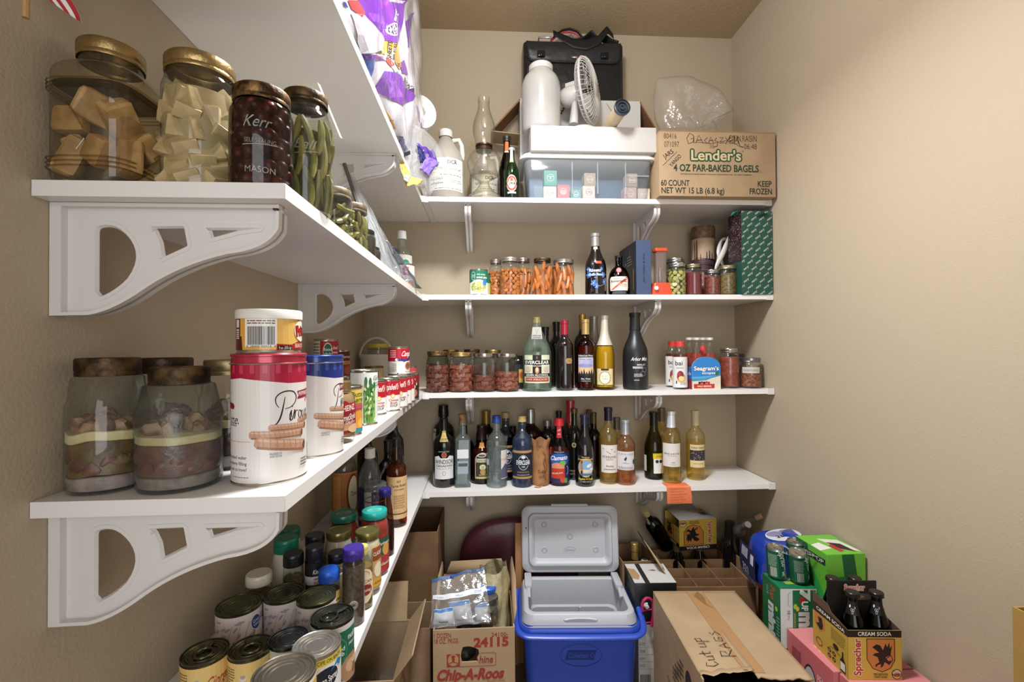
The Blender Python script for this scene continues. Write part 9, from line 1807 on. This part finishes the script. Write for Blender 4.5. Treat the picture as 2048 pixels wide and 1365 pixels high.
# sprite style box, 7up box
def gbox(name, label, x, y, z, w, d_, h, base, dec, side, top, rz=0, cat='drink box', group=None):
 t = thing(name, label, cat, x, y, z, rz, group); part('box_body', G().rbox(w, d_, h, .002, .0012, k=2), M(base, .4), t)
 for nm, fn, (W_, H_), mp in (('front_print', dec, (w, h), flat((0, -d_/2, 0), (1, 0, 0), (0, 0, 1))), ('side_print', side, (d_, h), flat((-w/2, 0, 0), (0, -1, 0), (0, 0, 1))), ('top_print', top, (w, d_), flat((0, 0, h), (1, 0, 0), (0, 1, 0)))):
  if fn: q = D(); fn(q, W_, H_); q.clip(-W_/2+.0008, (.0008 if nm != 'top_print' else -H_/2+.0008), W_/2-.0008, (H_-.0008 if nm != 'top_print' else H_/2-.0008)); q.build(nm, t, mp)
 return t
def lime(d, w, h): d.rect(-w/2, 0, w/2, h, '#6cb43a'); d.poly([(-w*.12, h), (w*.2, h), (w*.42, h*.2), (w*.42, 0), (w*.1, 0)], '#155c30'); d.poly([(-w*.5, h*.7), (-w*.03, h*.72), (w*.12, h*.35), (-w*.5, h*.45)], '#1f7a40'); d.poly([(-w*.5, h*.45), (w*.12, h*.35), (-w*.2, h*.0), (-w*.5, 0)], '#2f9a4c'); d.poly([(-w*.5, h*.2), (-w*.1, h*.5), (-w*.15, 0), (-w*.5, 0)], '#57b04a')
def limes(d, w, h): d.rect(-w/2, 0, w/2, h, '#5fa836'); d.poly([(-w*.5, h), (-w*.1, h), (w*.3, 0), (-w*.3, 0)], '#155c30'); d.poly([(w*.1, h*.7), (w*.5, h*.4), (w*.5, 0), (w*.2, 0)], '#2f9a4c'); d.rect(-w*.45, h*.84, w*.45, h*.92, '#24302a'); d.text('TWIST UP', 0, h*.88, h*.045, '#cfd8c8', w=w*.8)
def limet(d, w, h): d.rect(-w/2, -h/2, w/2, h/2, '#6cb43a'); d.poly([(-w*.5, 0), (-w*.2, h*.1), (-w*.1, -h*.2), (-w*.5, -h*.3)], '#d9d9d2'); d.poly([(-w*.1, h*.3), (w*.4, h*.2), (w*.5, -h*.4), (w*.1, -h*.2)], '#d8d4cc'); d.poly([(w*.0, h*.1), (w*.3, h*.0), (w*.36, -h*.4), (w*.1, -h*.25)], '#3a1a1c'); d.poly([(-w*.1, -h*.1), (w*.05, h*.0), (w*.1, -h*.35), (-w*.05, -h*.4)], '#a83038')
gbox('drink_box', 'lime green drink box with angular dark green facets by the right wall', 1.628, -.668, .4315, .122, .142, .238, '#6cb43a', lime, limes, limet)
def sv(d, w, h):
 d.rect(-w/2, 0, w/2, h, '#ccd2ce'); d.rect(-w*.16, h*.02, w*.47, h*.97, '#1c6a42'); d.line([(-w*.22, h*.94), (-w*.28, h*.9), (-w*.28, h*.72), (-w*.22, h*.69)], w*.016, '#8a908c'); d.text('10', -w*.27, h*.60, h*.05, '#3a423e', bold=.03, rot=-PI/2); d.text('CANS', -w*.27, h*.53, h*.032, '#6a726e', rot=-PI/2)
 d.text('7', w*.18, h*.90, h*.15, '#e8ece8', w=w*.28, rot=-PI/2, bold=.12); d.ell(w*.10, h*.80, w*.085, h*.055, '#b5282c'); d.text('UP', w*.17, h*.70, h*.10, '#e8ece8', w=h*.16, rot=-PI/2, bold=.08); d.text('mini', w*.20, h*.33, h*.22, '#c4cbc6', w=h*.52, rot=-PI/2, bold=.12, out='#1c5a3c')
 d.ell(-w*.09, h*.70, w*.05, h*.045, '#a9c04a'); d.ell(-w*.03, h*.66, w*.045, h*.04, '#d0b84a'); d.text('LEMON LIME FLAVORED SODA', -w*.11, h*.38, h*.026, '#c9c06a', w=h*.42, rot=-PI/2)
 for k in range(10): d.ell(w*(.02+.04*(k % 5)), h*(.93-.03*(k//5)), w*.012, h*.008, '#5aa05a', 6)
def svs(d, w, h): d.rect(-w/2, 0, w/2, h, '#17603a'); d.text('mini', w*.05, h*.36, h*.2, '#c4cbc6', w=h*.5, rot=-PI/2, bold=.12); d.text('7up', w*.1, h*.82, h*.12, '#c44038', rot=-PI/2); d.lines(w*.3, h*.05, w*.46, h*.5, 8, '#8ab09a'); d.ell(w*.3, h*.6, w*.07, h*.04, '#a9c04a'); d.text('1019', -w*.2, h*.8, h*.06, '#8ab09a', rot=-PI/2)
def svt(d, w, h): d.rect(-w/2, -h/2, w/2, h/2, '#1a6e48'); d.text('mini', 0, h*.12, h*.2, '#d0d8d2', bold=.04); d.rect(-w*.2, -h*.25, w*.2, -h*.08, '#8aa83a')
gbox('drink_box', 'green and silver ten can lemon lime drink box below the loose ringed cans', 1.504, -.652, .366, .114, .100, .185, '#1c6a42', sv, svs, svt, rz=-.06)
tri_box('plain_carton', 'plain brown carton under the lemon lime drink box', 1.508, -.650, 0, .118, .115, .3645, KRAFTD, 0)
# three ringed cans
def spr_can(d, r, h): d.rect(-PI*r, h*.07, PI*r, h*.93, '#1c5c44'); d.text('Sprite', r*.55, h*.70, .019, '#d6dcd8', w=.05, rot=-PI/2+.2, shear=.2, bold=.05); d.rect(-r*1.2, h*.1, -r*.1, h*.85, '#2c6e58'); d.lines(-r*1.15, h*.45, -r*.2, h*.84, 9, '#9fb8ac'); d.bars(-r*.9, h*.12, -r*.3, h*.42, '#c9d2cc', 10); d.text('RECYCLE', r*.75, h*.26, .008, '#d6dcd8', w=.036, rot=-PI/2+.1, bold=.04); d.text('ME', r*.45, h*.22, .008, '#d6dcd8', w=.014, rot=-PI/2+.1, bold=.04)
def alcan(label, x, y, z, rx, ry, rz):
 t = thing('soda_can', label, 'can', x, y, z, rz, 'ringed green soda cans'); t.rotation_euler = (rx, ry, rz); r, h = .0275, .100
 part('can_body', G().lathe([(0, .004), (r*.70, .002), (r*.76, 0), (r*.86, .004), (r, .012), (r, h-.013), (r*.92, h-.006), (r*.84, h-.002)], 36), M('#9fb0a8', .28, .9), t)
 part('can_top', G().lathe([(r*.84, h-.002), (r*.87, h-.001), (r*.87, h), (r*.83, h), (r*.80, h-.005), (0, h-.005)], 32), TIN, t); part('pull_tab', G().rbox(.010, .018, .0012, .004, .0004, k=4), TIN, t, loc=(0, -.002, h-.0046))
 d = D(); spr_can(d, r, h); d.build('printed_sleeve', t, cyl(r), du=r*.2, rough=.25, metal=.35); return t
zt_ = .366+.186
q = at(1580, 1105, Z=zt_+.098); C1 = (q.x, -.66)
alcan('front can of the three ringed green soda cans, tilted', 1.530, -.665, zt_+.006, .12, -.17, .15); alcan('rear left can of the three ringed green soda cans', 1.478, -.632, zt_+.003, .05, -.05, -.3); alcan('rear right can of the three ringed green soda cans', 1.5605, -.615, zt_+.012, -.02, -.08, .4)
t = thing('can_ring_holder', 'clear plastic ring holder round the necks of the three soda cans', 'ring holder', 1.52, -.64, zt_+.09, 0); g = G()
for cx, cy, ex in ((-.03, .005, 0), (.0, -.03, 0), (.045, .02, 0), (.05, -.035, .004)): g.tube([(cx+.029*math.cos(2*PI*i/20), cy+.029*math.sin(2*PI*i/20), .004*math.sin(2*PI*i/20*2)+ex) for i in range(20)], .0035, 6, closed=True, flat=.3)
part('rings', g, GL('#f4f6f5', None, .06, 2.5, .22, '#d9dedb'), t, kind='stuff')
# pink cartons
PK_ = '#c9767a'
def pinkf(d, w, h): d.rect(-w/2, 0, w/2, h, PK_); d.poly([(-w*.1, h*.95), (w*.3, h*.9), (w*.3, h*.7), (-w*.1, h*.75)], '#d8a8a4')
def pinks(d, w, h): d.rect(-w/2, 0, w/2, h, '#c4686c'); d.bars(-w*.38, h*.80, -w*.18, h*.92, '#7a3038', 12); d.ell(w*.02, h*.78, w*.14, h*.12, '#3a3030'); d.ell(w*.02, h*.78, w*.12, h*.105, '#b9b4ae'); d.text('PEACH', w*.3, h*.86, h*.05, '#e8d0cc', w=w*.25)
def pinkt(d, w, h): d.rect(-w/2, -h/2, w/2, h/2, '#cf7f82'); d.lines(-w*.4, -h*.3, w*.1, h*.1, 4, '#e0a8a6'); d.bars(w*.0, -h*.48, w*.2, -h*.30, '#5a3a3c', 12); d.poly([(w*.2, h*.1), (w*.4, h*.2), (w*.42, -h*.1)], '#e0b4ae')
gbox('drink_carton', 'pink drink carton under the rear of the soda four pack', 1.573, -.800, 0, .222, .190, .4305, PK_, pinkf, pinks, pinkt)
gbox('drink_carton', 'pink drink carton under the front of the soda four pack', 1.580, -.985, 0, .212, .170, .4305, PK_, pinkf, pinks, pinkt)
# soda four pack
w_, d_, h_ = .138, .145, .128; zs = .4315
t = thing('soda_carrier', 'yellow and black four pack carrier of cream soda bottles on the pink cartons', 'drink carrier', 1.553, -.858, zs, -.08)
A, B = w_/2, d_/2; CAR_ = M('#b89a40', .5); INK = M('#5a4434', .7)
g = G(); g.box(-A, A, -B, -B+.0014, 0, h_).box(-A, A, -B, B, 0, .0014); part('carrier_walls', g, CAR_, t)
sidep = [(-B, 0), (B, 0), (B, h_+.028), (B*.1, h_+.024), (-B*.1, h_+.010), (-B, h_)]
for sx in (-1, 1): g = G(); g.prism(sidep, -.0007, .0007, mx=Matrix.Translation((sx*(A-.0007), 0, 0))@Matrix(((0, 0, 1, 0), (1, 0, 0, 0), (0, 1, 0, 0), (0, 0, 0, 1)))); part('side_panel', g, INK, t)
hz = h_+.088
part('handle_panel', G().box(-A*.98, A*.98, B*.12, B*.12+.003, .002, hz), M('#17130f', .5), t)
d = D(); d.text('Sprecher', A*.1, hz-.018, .016, '#c9606a', w=.055, bold=.04, out='#e8d8c8'); d.rect(A*.02, hz-.052, A*.62, hz-.034, '#4a4844'); d.ell(A*.02, hz-.043, .009, .009, '#4a4844'); d.ell(A*.62, hz-.043, .009, .009, '#4a4844'); d.text('SODA', A*.3, hz-.043, .006, '#c98a3c', bold=.03); d.build('handle_print', t, flat((0, B*.12, 0), (1, 0, 0), (0, 0, 1)))
d = D(); sprecher(d, w_, h_); d.build('front_print', t, flat((0, -B, 0), (1, 0, 0), (0, 0, 1)), step=.0001)
d = D(); sprside(d, d_, h_); d.build('side_print', t, flat((-A, 0, 0), (0, -1, 0), (0, 0, 1)), step=.0001)
def sodab(r, h): return [(0, .004), (r*.9, 0), (r, .004), (r, h*.55), (r*.93, h*.63), (r*.62, h*.75), (r*.43, h*.86), (r*.40, h*.95), (r*.47, h*.955), (r*.47, h*.972), (r*.41, h*.976), (r*.41, h)]
rz = Matrix.Rotation(-.08, 3, 'Z')
for i, (bx, by, hb) in enumerate(((-.030, -.036, .207), (.034, -.036, .207), (-.032, .042, .207), (.032, .042, .207))):
 p = Vector((1.553, -.858, 0))+rz@Vector((bx, by, 0))
 def nl(d, r, h):
  d.rect(-r*.9, h*.74, r*.9, h*.90, '#131214')
  for a, b in ((-.15, .80), (.1, .80), (-.02, .77)): d.ring(r*a, h*b, .0035, .0035, .0009, '#c9c9c9', 12)
  d.ell(-r*.4, h*.84, .004, .004, '#c9c9c9', 8); d.ell(r*.35, h*.83, .0025, .003, '#c97a8a', 8)
 o_ = bottle('soda_bottle', ('front left brown bottle in the yellow soda carrier', 'front right brown bottle in the yellow soda carrier', 'rear left brown bottle in the yellow soda carrier', 'rear right brown bottle in the yellow soda carrier')[i], p.x, p.y, zs+.0016, .0295, hb, sodab, GL('#3a2416', '#0e0804', .012), M('#2a2422', .3, .5), .955, 1.2, 1.0, M('#140a06', .1), .70, nl, group='brown bottles in the soda carrier', capname='crown_cap')
# clear film and pink cans beside the wall
t = thing('film_scrap', 'crumpled clear plastic film in front of the lemon lime drink box', 'plastic film', 1.505, -.735, .34, 0)
part('film', G().sheet(lambda u, v: (-.05+.10*u, -.018*math.sin(PI*u)+.01*noise.noise(Vector((u*5, v*5, 1))), -.05+.10*v*(.5+.5*u)+.012*noise.noise(Vector((u*6, v*4, 6)))), 22, 18), GL('#f4f6f5', None, .07, 3., .12, '#d6e0dc', .005, 50.), t, ang=15)
for i, (px, py) in enumerate(((1812, 1362), (1866, 1358))):
 q = at(px, py, Y=-1.115-.06*i); t = thing('soda_can', ('left pink can lying by the right wall in the bottom corner', 'right pink can lying by the right wall in the bottom corner')[i], 'can', min(q.x, 1.66), q.y, .395, 0, 'pink cans'); t.rotation_euler = (0, 0, 0); r, h = .027, .03
 t.location.x = min(t.location.x, W-.03)
 part('can_body', G().lathe([(0, -.39), (r*.8, -.39), (r, -.38), (r, h-.012), (r*.90, h-.004), (r*.84, h)], 30), M('#b53a50', .28, .4), t); part('can_top', G().lathe([(r*.84, h), (r*.80, h-.004), (0, h-.004)], 28), M('#c04a5c', .3, .4), t)
# carton at the right edge of the view
t = tri_box('near_carton', 'tan carton at the right edge near the viewer', 1.592, -1.40, 0, .185, .22, .825, M('#9c7a3e', .7, bump=.0005, bs=50.), 0, flaps=[('f', .05, 60)])
part('pale_flap', G().add([(-.092, -.108, .827), (.09, -.108, .827), (.09, -.060, .885), (-.070, -.050, .887)], [(0, 1, 2, 3)]), M('#c9b48a', .6), t, solid=.003)
